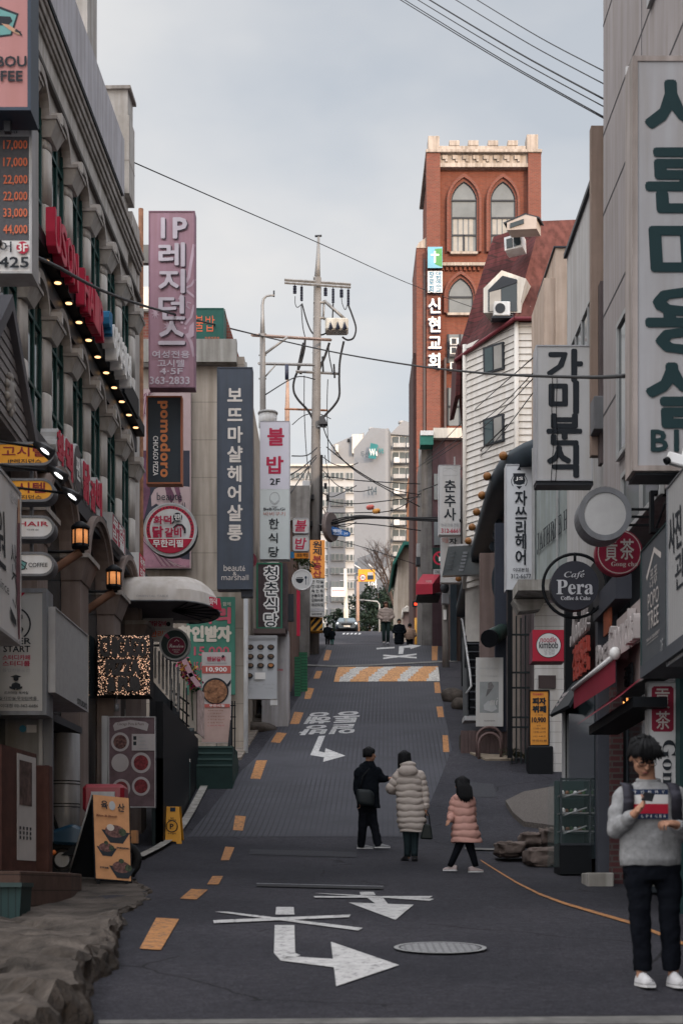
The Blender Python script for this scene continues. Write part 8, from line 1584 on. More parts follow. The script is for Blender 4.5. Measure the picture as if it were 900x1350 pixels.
for i in range(7): x = 204 + i*4.2; b.box(PX(x,29), PX(x+2.9,29), 28.9 + i*.1, 28.94 + i*.1, PZ(895 + i*6.5,29), PZ(855 + i*3.2,29), mat('pale_slat', (.36,.36,.36), .5, streak=.3))
b.build('slats', er)
b = MB(); b.prism([P(197,893,29), P(236,938,31), P(236,962,31), P(197,925,29)], (0,.08,0), mat('black_mesh', (.02,.022,.025), .7, var=.6, scale=40)); b.prism([P(197,925,28.9), P(246,962,31.5), P(246,1000,31.5), P(197,990,28.9)], (0,.1,0), BLACK); b.build('stringer', er)
b = MB()
for a, c in (((225,910,30.2),(249,928,32.5)), ((225,924,30.2),(249,944,32.5)), ((225,938,30.2),(249,958,32.5))): b.tube([P(*a), P(*c)], .02, BLACK, 5)
for x in (226, 236, 246): b.tube([P(x,895 + (x-226)*.6,30.2 + (x-226)*.11), P(x,955 + (x-226)*.5,30.2 + (x-226)*.11)], .02, BLACK, 5)
b.build('handrail', er)
o = thing('dark_stair_wall', 'dark green-black stair wall between the menu board and the entrance steps', 'wall', P(228, 1010, 30)); 
b = MB(); b.box(PX(205,26.5), PX(215,26.5), 26.5, 33, g(26), PZ(925,26.5), BLACK); b.prism([(PX(215,26.5), 26.5, g(26)), (PX(256,33), 33, g(32)), (PX(256,33), 33, PZ(960,33)), (PX(215,26.5), 26.5, PZ(1000,26.5))], (-.2,0,0), mat('stair_wall_dark', (.016,.024,.026), .7, var=.3)); b.build('wall_face', o)
for i, (x, y) in enumerate(((231,990),(236,994),(241,997))):
 b = MB(); b.box(PX(x,30.5), PX(x+5,30.5), 30.3 + i*.4, 30.45 + i*.4, g(30), PZ(y+4,30.5), GST); b.box(PX(x,30.5), PX(x+5,30.5), 30.3 + i*.4, 30.45 + i*.4, PZ(y+4,30.5) + .002, PZ(y,30.5), CREAMW)
 tag(b.build('capped_post'), ['first green post with a pale cap by the stair wall', 'middle green post with a pale cap by the stair wall', 'green post with a pale cap nearest the entrance steps'][i], 'post', 'capped posts by the stair')
sheet('left_kerb', lambda y: interp([(24,-3.05),(30,-2.9),(34,-2.85)], y) - .16, lambda y: interp([(24,-3.05),(30,-2.9),(34,-2.85)], y), 23.5, 33, CONC, .07, 2)
fl = thing('flower_wreath', 'congratulation flower stand with pink ribbons beside the green banner', 'flowers', P(248, 935, 33.2))
b = MB(); rr = random.Random(9); FP, FY, FG = mat('flower_pink', (.50,.04,.16), .6, var=.4, scale=12), mat('flower_yellow', (.50,.26,.05), .6, var=.4, scale=12), mat('flower_leaf', (.02,.055,.025), .7, var=.4)
for i in range(420):
 t = rr.random(); cx_, cy_ = 240 + t*19, 871 + t*33; p = P(cx_ + rr.gauss(0,4), cy_ + rr.gauss(0,4.5), 33.2 + rr.gauss(0,.08)); m_ = FP if rr.random() < .45 else (FY if rr.random() < .55 else FG)
 u = Vector((rr.gauss(0,1), rr.gauss(0,1), rr.gauss(0,1))).normalized()*.05; w = u.cross(Vector((rr.gauss(0,1), rr.gauss(0,1), rr.gauss(0,1)))).normalized()*.035; b.add([p-u, p-w, p+u, p+w], [(0,1,2,3)], m_)
b.build('blossoms', fl)
b = MB(); RIB = mat('ribbon_pink', (.52,.32,.36), .5)
for a, c in (((241,868),(253,892)), ((249,888),(262,905))): p, q_ = P(a[0],a[1],33.0), P(c[0],c[1],33.0); b.prism([p + Vector((-.05,0,-.02)), p + Vector((.06,0,.02)), q_ + Vector((.06,0,.02)), q_ + Vector((-.05,0,-.02))], (0,-.01,0), RIB)
b.build('ribbon', fl)
b = MB()
for x in (243, 252): b.tube([P(x,885,33.3), P(x + (2 if x > 246 else -2),950,33.3)], .015, FG, 5)
b.build('stand_legs', fl)
for i, (x0, y0, x1, y1, Yc) in enumerate(((394,860,405,885,47),(388,866,396,886,46))):
 b = MB(); b.box(PX(x0,Yc), PX(x1,Yc), Yc, Yc + .3, g(Yc) - .05, PZ(y0,Yc), mat('crate_green', (.02,.10,.05), .6, var=.25, pat=stripes(2,.09,.02,(.008,.03,.018)))); tag(b.build('green_crate_box'), ['bright green plastic crate at the foot of the fence','darker green crate stacked beside the first at the fence'][i], 'crate', 'green crates by the fence')
SKN = mat('skin', (.36,.19,.125), .55, var=.08); HAIR = mat('black_hair', (.008,.008,.009), .75, var=.3, scale=20, spec=.15); HBR = mat('brown_hair', (.05,.022,.015), .5, var=.3)
FOLD = bpy.data.textures.new('folds', 'CLOUDS'); FOLD.noise_scale = .085; FOLD.noise_depth = 2
class Fig:
 def __init__(s, label, Y, fx, fy, group=None, yaw=0):
  s.Y = Y; s.fx = fx; s.fy = fy; s.k = Y / F
  s.o = thing('person', label, 'person', (PX(fx, Y), Y, g(Y)), 0, group)
 def L(s, px, py, dy=0): return Vector(((px - s.fx) * s.k, dy, (s.fy - py) * s.k))
 def part(s, name, b, vox=0, it=2, parent=None):
  o = b.build(name, parent or s.o, world=False)
  if vox:
   r_ = o.modifiers.new('union', 'REMESH'); r_.mode = 'VOXEL'; r_.voxel_size = vox; r_.use_smooth_shade = True
   q = o.modifiers.new('smooth', 'SMOOTH'); q.iterations = it; q.factor = .5
   if name in ('sweatshirt', 'trousers', 'jacket'):
    d = o.modifiers.new('folds', 'DISPLACE'); d.texture = FOLD; d.strength = .024 if name != 'sweatshirt' else .017; d.texture_coords = 'LOCAL'
  return o
def loft(b, secs, m, n=20):
 vs = []
 for c, rx, ry in secs:
  c = Vector(c); vs += [c + Vector((rx*math.cos(2*math.pi*j/n), ry*math.sin(2*math.pi*j/n), 0)) for j in range(n)]
 k = len(secs); b.add(vs, [(i*n+j, i*n+(j+1) % n, (i+1)*n+(j+1) % n, (i+1)*n+j) for i in range(k-1) for j in range(n)], m, True)
 b.add(vs[:n], [tuple(range(n-1,-1,-1))], m); b.add(vs[-n:], [tuple(range(n))], m)
def path(pts, radii, n):
 """resample a joint chain with its radii"""
 out, rr = [], []
 for i in range(len(pts) - 1):
  for t in range(n):
   t /= n; out.append(pts[i].lerp(pts[i+1], t)); rr.append(radii[i] + (radii[i+1] - radii[i]) * t)
 out.append(pts[-1]); rr.append(radii[-1]); return out, rr
def puff(b, pts, radii, m, seg=.09, amp=.14, n=10):
 p, r = path(pts, radii, 24); d = 0; rr = [r[0]]
 for i in range(1, len(p)): d += (p[i]-p[i-1]).length; rr.append(r[i] * (1 - amp + amp * 1.5 * abs(math.sin(math.pi * d / seg)) ** .6))
 b.tube(p, rr, m, n); b.ball(p[0], rr[0]*.98, m, 10, 6); b.ball(p[-1], rr[-1]*.95, m, 10, 6)
def pufftorso(b, secs, m, seg=.11, amp=.06, n=24):
 """secs: (centre, rx, ry) top to bottom"""
 out = []
 for i in range(len(secs) - 1):
  ns = max(2, int((Vector(secs[i][0]) - Vector(secs[i+1][0])).length / .011))
  for t in range(ns):
   t /= ns; c = Vector(secs[i][0]).lerp(Vector(secs[i+1][0]), t); rx = secs[i][1]*(1-t) + secs[i+1][1]*t; ry = secs[i][2]*(1-t) + secs[i+1][2]*t
   k = 1 - amp + amp * 1.5 * abs(math.sin(math.pi * (c.z - secs[0][0][2]) / seg)) ** .45; out.append((c, rx, ry))
 out = out[::-1]; n = 36; z0 = secs[0][0][2]; vs = []
 for c, rx, ry in out:
  for j in range(n):
   a = 2*math.pi*j/n; q = Vector((math.cos(a)*1.6, math.sin(a)*1.6, c.z*3.5)); ph = (c.z - z0) / seg + .28 * mn.noise(q)
   k = 1 - amp + amp * 1.5 * abs(math.sin(math.pi * ph)) ** .45 + .045 * mn.noise(q * 2.3 + Vector((5,1,2))) + .02 * mn.noise(q * 7); vs.append(c + Vector((rx*k*math.cos(a), ry*k*math.sin(a), .012*mn.noise(q*1.7))))
 K = len(out); b.add(vs, [(i*n+j, i*n+(j+1) % n, (i+1)*n+(j+1) % n, (i+1)*n+j) for i in range(K-1) for j in range(n)], m, True); b.add(vs[:n], [tuple(range(n-1,-1,-1))], m); b.add(vs[-n:], [tuple(range(n))], m)
def head(b, c, yaw=0, pitch=0, s=1.0, m=None):
 m = m or SKN; M = Matrix.Rotation(yaw, 3, 'Z') @ Matrix.Rotation(pitch, 3, 'X')
 B_ = lambda p, r, nn=12: b.ball(c + M @ (Vector(p) * s), tuple(x * s for x in r), m, nn, 8, M)
 B_((0,.012,.02), (.076,.096,.10), 16); B_((0,-.02,-.045), (.058,.068,.07)); B_((0,-.05,-.085), (.033,.03,.028))
 B_((0,-.094,-.015), (.013,.016,.026), 8); B_((0,-.105,-.03), (.016,.013,.011), 8); B_((0,-.084,-.06), (.024,.010,.007), 8); B_((0,-.084,-.071), (.02,.010,.007), 8)
 for sx in (-1, 1): B_((sx*.078,.015,-.01), (.011,.02,.032), 8); B_((sx*.042,-.066,-.02), (.024,.02,.02), 8)
 return M
def hand(b, wrist, dirv, nrm, thumb, m, s=1.0, curl=.6):
 """palm with four bent fingers and a thumb leaving the side near its base"""
 d = dirv.normalized(); n = nrm.normalized(); sd = d.cross(n).normalized() * thumb
 pc = wrist + d*.045*s; M = Matrix((sd, d, n)).transposed(); b.ball(pc, (.040*s,.052*s,.018*s), m, 12, 8, M); b.tube([wrist - d*.03, pc], [.026*s,.026*s], m, 8)
 for i, L_ in enumerate((.068,.076,.071,.056)):
  p0 = wrist + d*.078*s + sd*(.032 - i*.0215)*s; q1 = p0 + (d*math.cos(curl*.5) - n*math.sin(curl*.5))*L_*.48*s; q2 = q1 + (d*math.cos(curl*1.5) - n*math.sin(curl*1.5))*L_*.32*s; q3 = q2 + (d*math.cos(curl*2.2) - n*math.sin(curl*2.2))*L_*.24*s
  b.tube([p0 - d*.02*s, p0, q1, q2, q3], [.0082*s,.0082*s,.0078*s,.007*s,.006*s], m, 8); b.ball(q3, .0068*s, m, 8, 6)
 t0 = wrist + d*.025*s + sd*.030*s; t1 = t0 + (sd*.8 + d*.7 - n*.2).normalized()*.036*s; t2 = t1 + (d*.9 + sd*.15 - n*.5).normalized()*.03*s; b.tube([t0 - sd*.015*s, t0, t1, t2], [.013*s,.013*s,.010*s,.008*s], m, 8); b.ball(t2, .008*s, m, 8, 6)
def haircap(b, c, M, s=1.0, m=None, back=.0, fringe=True, length=0, seed=1):
 m = m or HAIR; rr = random.Random(seed); b.ball(c + M @ Vector((0,.024*s,.036*s)), (.081*s,.098*s,.094*s), m, 16, 10, M)
 for i in range(60):
  a = 2*math.pi*i/60; front = -math.sin(a)
  if front > .72 and not fringe: continue
  drop = (.03 if front > .55 else (.085 if fringe and length else .045) if front > 0 else .10 + back) + length * (1 if front < .35 else 0)
  p0 = Vector((.012*math.cos(a), .025 + .012*math.sin(a), .128)) * s; p1 = Vector((.079*math.cos(a), .014 + .099*math.sin(a), .06 + rr.uniform(-.01,.02))) * s
  p2 = Vector((.081*math.cos(a) + rr.uniform(-.008,.008), .014 + .102*math.sin(a), .06 - drop*.6/s if drop > .2 else .06 - drop*.7)) * s; p3 = Vector((p2.x*.98 + rr.uniform(-.012,.012), p2.y*.99, p2.z - drop*.35*s))
  b.tube([c + M @ q for q in (p0, p1, p2, p3)], [.012*s,.017*s,.014*s,.005*s], m, 6)
def shoe(fg, name, heel, d, L_, m, sole=None, h=.085):
 d = Vector((d[0], d[1], 0)).normalized(); s_ = Vector((-d.y, d.x, 0)); b = MB(); n = 10; secs = []
 for t, w, hh in ((0,.028,.07),(.12,.036,.085),(.35,.040,.09),(.55,.044,.07),(.8,.043,.05),(1,.026,.036)):
  c = heel + d*(L_*t - .05); secs.append([c + s_*w*math.cos(math.pi*j/(n-1)) + Vector((0,0,.022 + (hh*h/.085-.022)*math.sin(math.pi*j/(n-1)))) for j in range(n)])
 vs = [p for q in secs for p in q]; b.add(vs, [(i*n+j, i*n+j+1, (i+1)*n+j+1, (i+1)*n+j) for i in range(5) for j in range(n-1)], m, True); b.add(secs[0], [tuple(range(n))], m); b.add(secs[-1], [tuple(range(n))[::-1]], m)
 o = fg.part(name, b); b = MB()
 pr = [(0,.030),(.12,.04),(.35,.043),(.55,.048),(.8,.047),(1,.03)]; ol = [heel + d*(L_*t-.05) + s_*w for t, w in pr] + [heel + d*(L_*t-.05) - s_*w for t, w in pr[::-1]]
 b.prism([Vector((p.x,p.y,heel.z)) for p in ol], (0,0,.018), sole or m); fg.part('sole', b, parent=o)
f = Fig('young man in a grey striped sweatshirt and glasses looking down at his phone', 10.5, 866, 1299); L = f.L
hc = L(845, 997.5, -.06); nk = L(853, 1025, .0)
b = MB(); M = head(b, hc, R(10), R(33), 1.03)
b.tube([L(852,1000,.01), nk, L(857,1040,.02)], [.055,.056,.075], SKN, 12)
b.tube([L(857,1035,.02), L(858,1080,.02), L(858,1122,.02)], [(.09,.14),(.09,.13),(.1,.14)], SKN, 12)
sl_, el_, wl_ = L(820,1046,.02), L(811,1092,-.02), L(829,1072,-.24); sr_, er_, wr_ = L(895,1046,.02), L(905,1098,-.02), L(880,1087,-.22)
for a, c, d in ((sl_, el_, wl_), (sr_, er_, wr_)): p, r_ = path([a, c, d], [.05,.042,.028], 5); b.tube(p, r_, SKN, 10)
for hx, kx, ax, y1 in ((840,841,846,1270),(879,883,888,1270)): b.tube([L(hx,1138,.02), L(kx,1200,-.01), L(ax,y1,.02), L(ax,1288,.02)], [.085,.058,.038,.035], SKN, 10)
hand(b, wl_, L(841,1056,-.30) - wl_, Vector((.75,.25,-.55)), -1, SKN, 1.0, .75)
hand(b, wr_, L(862,1085,-.28) - wr_, Vector((-.1,-.45,1)), 1, SKN, 1.05, .8)
f.part('body', b, .005, 1)
GSW = mat('grey_sweatshirt', (.23,.23,.235), .9, var=.2, scale=30, bump=.7, bscale=9); BTR = mat('black_trousers', (.004,.005,.008), .9, var=.3, bump=.7, bscale=10, spec=.08)
b = MB(); loft(b, [(L(857,1140,.02), .205,.135), (L(857,1132,.01), .215,.145), (L(857,1100,.0), .208,.15), (L(857,1065,.0), .205,.145), (L(857,1048,.01), .195,.125), (L(856,1037,.015), .15,.10), (L(855,1029,.015), .085,.085)], GSW, 28)
for a, c, d, e2 in ((sl_, el_, wl_, 1), (sr_, er_, wr_, -1)):
 p, r_ = path([a + Vector((e2*.02,0,-.01)), a.lerp(c,.5), c, c.lerp(d,.55), c.lerp(d,.88)], [.078,.072,.066,.055,.043], 4); r_ = [x*(1 + .07*math.sin(i*1.9)) for i, x in enumerate(r_)]; b.tube(p, r_, GSW, 12); b.ball(p[0], .076, GSW, 12, 8); b.ball(c, .067, GSW, 12, 8)
sw = f.part('sweatshirt', b, .009, 3)
b = MB(); b.tube([L(855,1027,.015) + Vector((.075*math.cos(R(a)), .07*math.sin(R(a)), .012*math.sin(R(a)))) for a in range(0,361,20)], .014, GSW, 6, caps=False); f.part('collar', b, parent=sw)
NVY = mat('navy_print', (.012,.022,.055), .8, var=.08); WPR = mat('white_print', (.50,.49,.48), .8, var=.06); RPR = mat('red_print', (.33,.012,.03), .8, var=.06)
def chest(x, y):
 c = L(x, y, 0); cx0 = L(857,1065).x; t = min(.99, abs(c.x - cx0) / .213); return Vector((c.x, -.149*math.sqrt(1 - t*t)*1.02 - .017, c.z))
b = MB()
def band(y0, y1, m, x0=825, x1=874, n=12):
 vs = [chest(x0 + (x1-x0)*i/n, y) for y in (y1, y0) for i in range(n+1)]; b.add(vs, [(i, i+1, n+2+i, n+1+i) for i in range(n)], m)
for y0, y1, m_ in ((1041,1048,NVY),(1048,1060,WPR),(1060,1072.5,RPR),(1072.5,1079.5,NVY)): band(y0, y1, m_)
f.part('chest_panel', b, parent=sw)
b = MB()
def chtext(s, x0, x1, y0, y1):
 vs, fs = glyph(s); a0 = min(v.x for v in vs); a1 = max(v.x for v in vs); c1 = max(v.y for v in vs); c0 = min(v.y for v in vs)
 b.add([chest(x0 + (x1-x0)*(v.x-a0)/(a1-a0), y1 + (y0-y1)*(v.y-c0)/(c1-c0)) + Vector((0,-.004,0)) for v in vs], fs, WPR)
for i, c in enumerate('TOMMY'): chtext(c, 830 + i*8.8, 833.6 + i*8.8, 1042.8, 1046.4)
for i, c in enumerate('HILFIGER'): chtext(c, 828 + i*5.7, 830 + i*5.7 + (.9 if c != 'I' else -.9), 1074.3, 1077.8)
f.part('chest_lettering', b, parent=sw)
b = MB(); loft(b, [(L(858,1160,.02), .17,.12), (L(858,1140,.02), .185,.125), (L(858,1128,.02), .185,.125)], BTR, 20)
for hx, kx, ax in ((840,843,848),(878,882,886)): p, r_ = path([L(hx,1140,.02), L(kx,1172,.01), L(kx,1205,-.01), L(ax,1278,.02)], [.10,.09,.074,.062], 5); r_ = [x*(1 + .045*math.sin(i*2.3)) for i, x in enumerate(r_)]; b.tube(p, r_, BTR, 14)
f.part('trousers', b, .011, 2)
WSH = mat('white_sneaker', (.50,.49,.50), .6, var=.15, scale=20); WSL = mat('white_sole', (.55,.54,.54), .6)
shoe(f, 'sneaker', L(846,1298.5,.05), (.12,-1), .29, WSH, WSL, .10); shoe(f, 'sneaker', L(887,1299,.02), (.1,-1), .29, WSH, WSL, .10)
b = MB(); haircap(b, hc, M, 1.09, HAIR, -.02, False, 0, 3)
rr = random.Random(5)
for i in range(34):
 x = -.078 + .156*i/33; e_ = .03 + .03*abs(x + .03)/.08 + rr.uniform(-.03,.02); b.tube([hc + M @ Vector(q) for q in ((x*.4+.01,.01,.140),(x*.85-.004,-.085,.118+rr.uniform(-.006,.008)),(x*1.06+.006,-.112,.075+rr.uniform(-.012,.01)),(x*1.06+.022+rr.uniform(-.012,.012),-.104,e_))], [.012,.016,.012,.004], HAIR, 6)
for i in range(40):
 u = Vector((rr.gauss(0,1), rr.gauss(.3,1), abs(rr.gauss(0,1)) + .25)).normalized(); s0 = Vector((u.x*.083, .024 + u.y*.098, .036 + u.z*.098)); t_ = Vector((rr.uniform(-.03,.04), -.03, rr.uniform(.002,.02))); b.tube([hc + M @ q for q in (s0 - t_*.6, s0 + u*.012, s0 + t_ + u*.008)], [.008,.012,.003], HAIR, 5)
f.part('hair', b)
b = MB()
for sx in (-1, 1):
 b.tube([hc + M @ Vector((sx*.036 + .026*math.cos(R(a)), -.104, .002 + .019*math.sin(R(a)))) for a in range(0,361,30)], .0025, BLACK, 4, caps=False); b.tube([hc + M @ Vector((sx*.062,-.102,.004)), hc + M @ Vector((sx*.085,.02,.005))], .0025, BLACK, 4)
b.tube([hc + M @ Vector((-.01,-.106,.004)), hc + M @ Vector((.01,-.106,.004))], .0025, BLACK, 4); f.part('glasses', b)
b = MB()
for sx in (-1, 1): b.ball(hc + M @ Vector((sx*.034,-.088,.002)), (.015,.008,.005), INK, 8, 6, M); b.tube([hc + M @ Vector((sx*.018,-.094,.026)), hc + M @ Vector((sx*.052,-.084,.027))], .0045, HAIR, 5)
f.part('eyes', b)
b = MB(); b.ball(hc + M @ Vector((0,-.094*1.07,-.068)), (.023,.006,.006), mat('lips', (.24,.085,.075), .5), 10, 6, M); f.part('mouth', b)
b = MB()
for x, sg in ((824,-1),(884,1)):
 pts = [L(x - sg*3,1029,.09), L(x,1031,.0), L(x,1036,-.10), L(x - sg*(-1),1052,-.165), L(x + sg*1.5,1068,-.155), L(x + sg*4,1080,-.11)]; p, _ = path(pts, [0]*6, 4)
 for q, q2 in zip(p, p[1:]): w = Vector((.036,0,0)); b.add([q-w, q+w, q2+w, q2-w, q-w+Vector((0,.012,0)), q+w+Vector((0,.012,0)), q2+w+Vector((0,.012,0)), q2-w+Vector((0,.012,0))], [(3,2,1,0),(0,1,5,4),(2,3,7,6),(1,2,6,5),(3,0,4,7)], mat('strap_dark', (.035,.034,.045), .8), True)
bp = f.part('backpack_strap', b)
b = MB(); b.ball(L(862,1075,.24), (.15,.10,.22), mat('backpack_dark', (.03,.03,.04), .8), 14, 10); b.v = b.v; bk = thing('backpack', 'dark backpack worn by the young man with the phone', 'backpack', (PX(866,10.5), 10.5, g(10.5))); b.build('pack_body', bk, world=False)
b = MB(); b.tube([L(868,1052,.16), L(868,1045,.2), L(872,1052,.24)], .012, mat('strap_dark', (0,0,0)), 6); b.build('grab_loop', bk, world=False)
ph = thing('phone', 'dark phone held in the young man\'s hand', 'phone', (PX(866,10.5), 10.5, g(10.5)))
b = MB(); c = L(841,1054,-.325); Mx = Matrix.Rotation(R(-60), 3, 'X') @ Matrix.Rotation(R(18), 3, 'Y'); b.box(-.037,.037,-.004,.004,-.045,.075, BLACK); b.v = [Mx @ v + c for v in b.v]; b.build('phone_body', ph, world=False, bevel=.003)
GR = 'family walking up the slope'
f = Fig('man in a dark jacket reaching towards the woman in the long pale coat', 25.9, 487, 1120, GR); L = f.L
BJK = mat('black_jacket', (.005,.007,.010), .9, var=.25, bump=.6, bscale=12, spec=.08); BTR2 = mat('charcoal_trousers', (.006,.007,.010), .9, var=.25, spec=.08); hc = L(487.5, 995.5, 0)
b = MB(); M = head(b, hc, R(115), 0, 1.0); b.tube([L(486,1000,.01), L(485,1011,.02)], [.052,.06], SKN, 10); b.tube([L(484,1015,.02), L(484,1060,.02)], [(.07,.10),(.09,.12)], SKN, 10)
sl_, el_, wl_ = L(473,1019,.0), L(470,1040,.0), L(474,1057,-.06); sr_, er_, wr_ = L(497,1018,.02), L(504,1028,.02), L(513,1027,.0)
for a, c, d in ((sl_,el_,wl_),(sr_,er_,wr_)): p, r_ = path([a,c,d], [.05,.04,.03], 4); b.tube(p, r_, SKN, 8)
for hx, kx, ax, ay, dy in ((480,478,476,1116,.08),(488,493,499,1116,-.1)): b.tube([L(hx,1062,.02), L(kx,1090,.0), L(ax,ay,dy)], [.08,.058,.04], SKN, 8)
hand(b, wr_, Vector((1,-.1,.05)), Vector((0,0,1)), 1, SKN, 1, .5); hand(b, wl_, Vector((.1,0,-1)), Vector((1,0,0)), 1, SKN, 1, .6); f.part('body', b, .009, 1)
b = MB(); loft(b, [(L(486,1066,.02), .20,.15), (L(485,1055,.02), .195,.145), (L(484,1030,.02), .2,.14), (L(484,1018,.02), .19,.13), (L(485,1010,.02), .13,.11), (L(486,1004,.02), .085,.09)], BJK, 24)
for a, c, d in ((sl_,el_,wl_),(sr_,er_,wr_)): p, r_ = path([a,c,c.lerp(d,.92)], [.085,.07,.052], 5); r_ = [x*(1+.05*math.sin(i*2.1)) for i, x in enumerate(r_)]; b.tube(p, r_, BJK, 10); b.ball(a, .088, BJK, 10, 8)
b.ball(L(482,1011,.09), (.12,.07,.08), BJK, 12, 8); f.part('jacket', b, .013, 2)
b = MB(); loft(b, [(L(484,1070,.02), .16,.13), (L(484,1058,.02), .165,.13)], BTR2, 16)
for hx, kx, ax, ay, dy in ((480,478,476,1117.5,.08),(488,493,499,1117.5,-.1)): p, r_ = path([L(hx,1064,.02), L(kx,1090,.0), L(ax,ay,dy)], [.1,.082,.068], 5); b.tube(p, r_, BTR2, 10)
f.part('trousers', b, .014, 2); GSH = mat('grey_shoe', (.17,.17,.175), .7)
shoe(f, 'shoe', L(474,1119.5,.08), (1,-.05), .28, GSH, WSL); shoe(f, 'shoe', L(497,1119,-.1), (1,-.1), .27, GSH, WSL)
b = MB(); haircap(b, hc, M, 1.02, HAIR, .0, False, 0, 8); f.part('hair', b)
sbg = thing('shoulder_bag', 'black shoulder bag hanging at the hip of the man in the dark jacket', 'bag', (PX(487,25.9), 25.9, g(25.9)))
b = MB(); c = L(481,1053,-.17); b.ball((0,0,0), (1,1,1), mat('bag_leather', (.014,.018,.02), .5, var=.2), 20, 12); b.v = [Vector((math.copysign(abs(v.x)**.5,v.x)*.15, math.copysign(abs(v.y)**.7,v.y)*.07, math.copysign(abs(v.z)**.5,v.z)*.14 - .03*v.x)) + c for v in b.v]; b.build('bag_body', sbg, world=False)
b = MB(); b.tube([L(474,1046,-.14), L(478,1025,-.15), L(490,1010,-.06), L(493,1008,.04)], .014, BLACK, 6); b.build('strap', sbg, world=False)
f = Fig('woman in a long pale quilted coat seen from behind with black hair', 23.4, 541, 1137, GR); L = f.L
BGC = mat('beige_padding', (.40,.345,.31), .65, var=.1, scale=6, bump=.2, bscale=16); hc = L(533, 1003, 0)
b = MB(); M = head(b, hc, R(170), R(-6), .98); b.tube([L(534,1010,0), L(537,1020,.01)], [.05,.055], SKN, 10); b.tube([L(539,1020,.01), L(542,1090,.01)], [(.09,.13),(.1,.13)], SKN, 10)
sl_, el_, wl_ = L(525,1024,0), L(514,1042,.04), L(520,1044,.14); sr_, er_, wr_ = L(553,1024,0), L(559,1046,0), L(561,1068,-.03)
for a, c, d in ((sl_,el_,wl_),(sr_,er_,wr_)): p, r_ = path([a,c,d], [.045,.038,.028], 4); b.tube(p, r_, SKN, 8)
for hx, ax, dy in ((536,537,.05),(546,546,-.02)): b.tube([L(hx,1085,.0), L(ax,1112,.0), L(ax,1134,dy)], [.075,.05,.038], SKN, 8)
hand(b, wr_, Vector((0,0,-1)), Vector((-1,0,0)), 1, SKN, .92, .9); hand(b, wl_, Vector((.2,.9,.1)), Vector((0,0,1)), 1, SKN, .92, .5); f.part('body', b, .009, 1)
b = MB(); pufftorso(b, [(L(536,1012,.01), .10,.10), (L(537,1018,.01), .175,.13), (L(539,1030,.01), .215,.155), (L(541,1060,.01), .215,.16), (L(543,1085,.01), .225,.17), (L(544,1100,.01), .195,.155)], BGC, .098, .10)
puff(b, [sl_+Vector((.01,0,0)), el_, wl_], [.085,.078,.06], BGC, .09, .15, 12); puff(b, [sr_, er_, wr_ + Vector((0,0,.03))], [.085,.075,.058], BGC, .09, .15, 12); ct = f.part('coat', b)
b = MB(); b.ball(L(537,1019,-.10), (.155,.085,.10), BGC, 16, 10); b.ball(L(537,1010,-.06), (.135,.10,.055), BGC, 16, 8); f.part('hood', b, .012, 3, parent=ct)
b = MB(); haircap(b, hc, M, 1.06, HAIR, .06, True, .02, 4); f.part('hair', b)
b = MB()
for hx, ax, dy in ((536,537,.05),(546,546,-.02)): p, r_ = path([L(hx,1090,.0), L(ax,1112,.0), L(ax,1131,dy)], [.085,.062,.052], 4); b.tube(p, r_, mat('dark_teal_trousers', (.012,.022,.026), .8), 10)
f.part('trousers', b); BSH = mat('black_boot', (.012,.012,.014), .5)
shoe(f, 'boot', L(535,1136.5,.05), (-.25,.9), .22, BSH, BLACK); shoe(f, 'boot', L(546,1136,-.02), (.1,1), .22, BSH, BLACK)
hbg = thing('handbag', 'black handbag carried by the woman in the long pale coat', 'bag', (PX(541,23.4), 23.4, g(23.4)))
b = MB(); c0 = [L(553,1108,-.03), L(570,1109,-.03), L(567,1089,-.03), L(558,1088,-.03)]; b.prism(c0, (0,-.10,0), mat('handbag_black', (.012,.016,.015), .4, var=.2)); b.build('bag_body', hbg, world=False, bevel=.02)
b = MB(); b.tube([L(559,1089,-.07), L(560,1076,-.05), L(563,1072,-.04), L(565,1077,-.06), L(566,1090,-.08)], .011, BLACK, 6); b.build('handle', hbg, world=False)
f = Fig('girl with long black hair striding in a pink padded coat', 21.2, 611, 1151, GR); L = f.L
PKP = mat('pink_padding', (.44,.24,.20), .6, var=.1, scale=7, bump=.2, bscale=16); hc = L(608, 1036, 0)
b = MB(); M = head(b, hc, R(-130), 0, .90); b.tube([L(608,1042,0), L(609,1051,.01)], [.042,.048], SKN, 10); b.tube([L(610,1052,.01), L(613,1105,.01)], [(.075,.10),(.09,.11)], SKN, 10)
sl_, el_, wl_ = L(600,1056,.02), L(596,1075,.02), L(593,1081,-.08); sr_, er_, wr_ = L(620,1056,-.02), L(622,1074,.03), L(616,1082,.12)
for a, c, d in ((sl_,el_,wl_),(sr_,er_,wr_)): p, r_ = path([a,c,d], [.038,.032,.024], 4); b.tube(p, r_, SKN, 8)
LG = (((608,1108,.0),(601,1125,.0),(593,1143,.03)), ((617,1108,0),(622,1126,-.02),(627,1143,.0)))
for q in LG: b.tube([L(*x) for x in q], [.06,.045,.033], SKN, 8)
hand(b, wl_, Vector((-.4,-.5,-.5)), Vector((0,0,1)), 1, SKN, .8, .6); f.part('body', b, .009, 1)
b = MB(); pufftorso(b, [(L(609,1046,.01), .07,.07), (L(609,1051,.01), .13,.105), (L(610,1062,.01), .155,.12), (L(612,1082,.01), .165,.14), (L(614,1100,.01), .20,.17), (L(615,1113,.01), .215,.18)], PKP, .105, .10)
puff(b, [sl_, el_, wl_], [.072,.07,.052], PKP, .085, .16, 12); puff(b, [sr_, er_, wr_], [.07,.066,.05], PKP, .085, .16, 12); f.part('coat', b)
b = MB(); haircap(b, hc, M, .98, HAIR, .1, True, .16, 6)
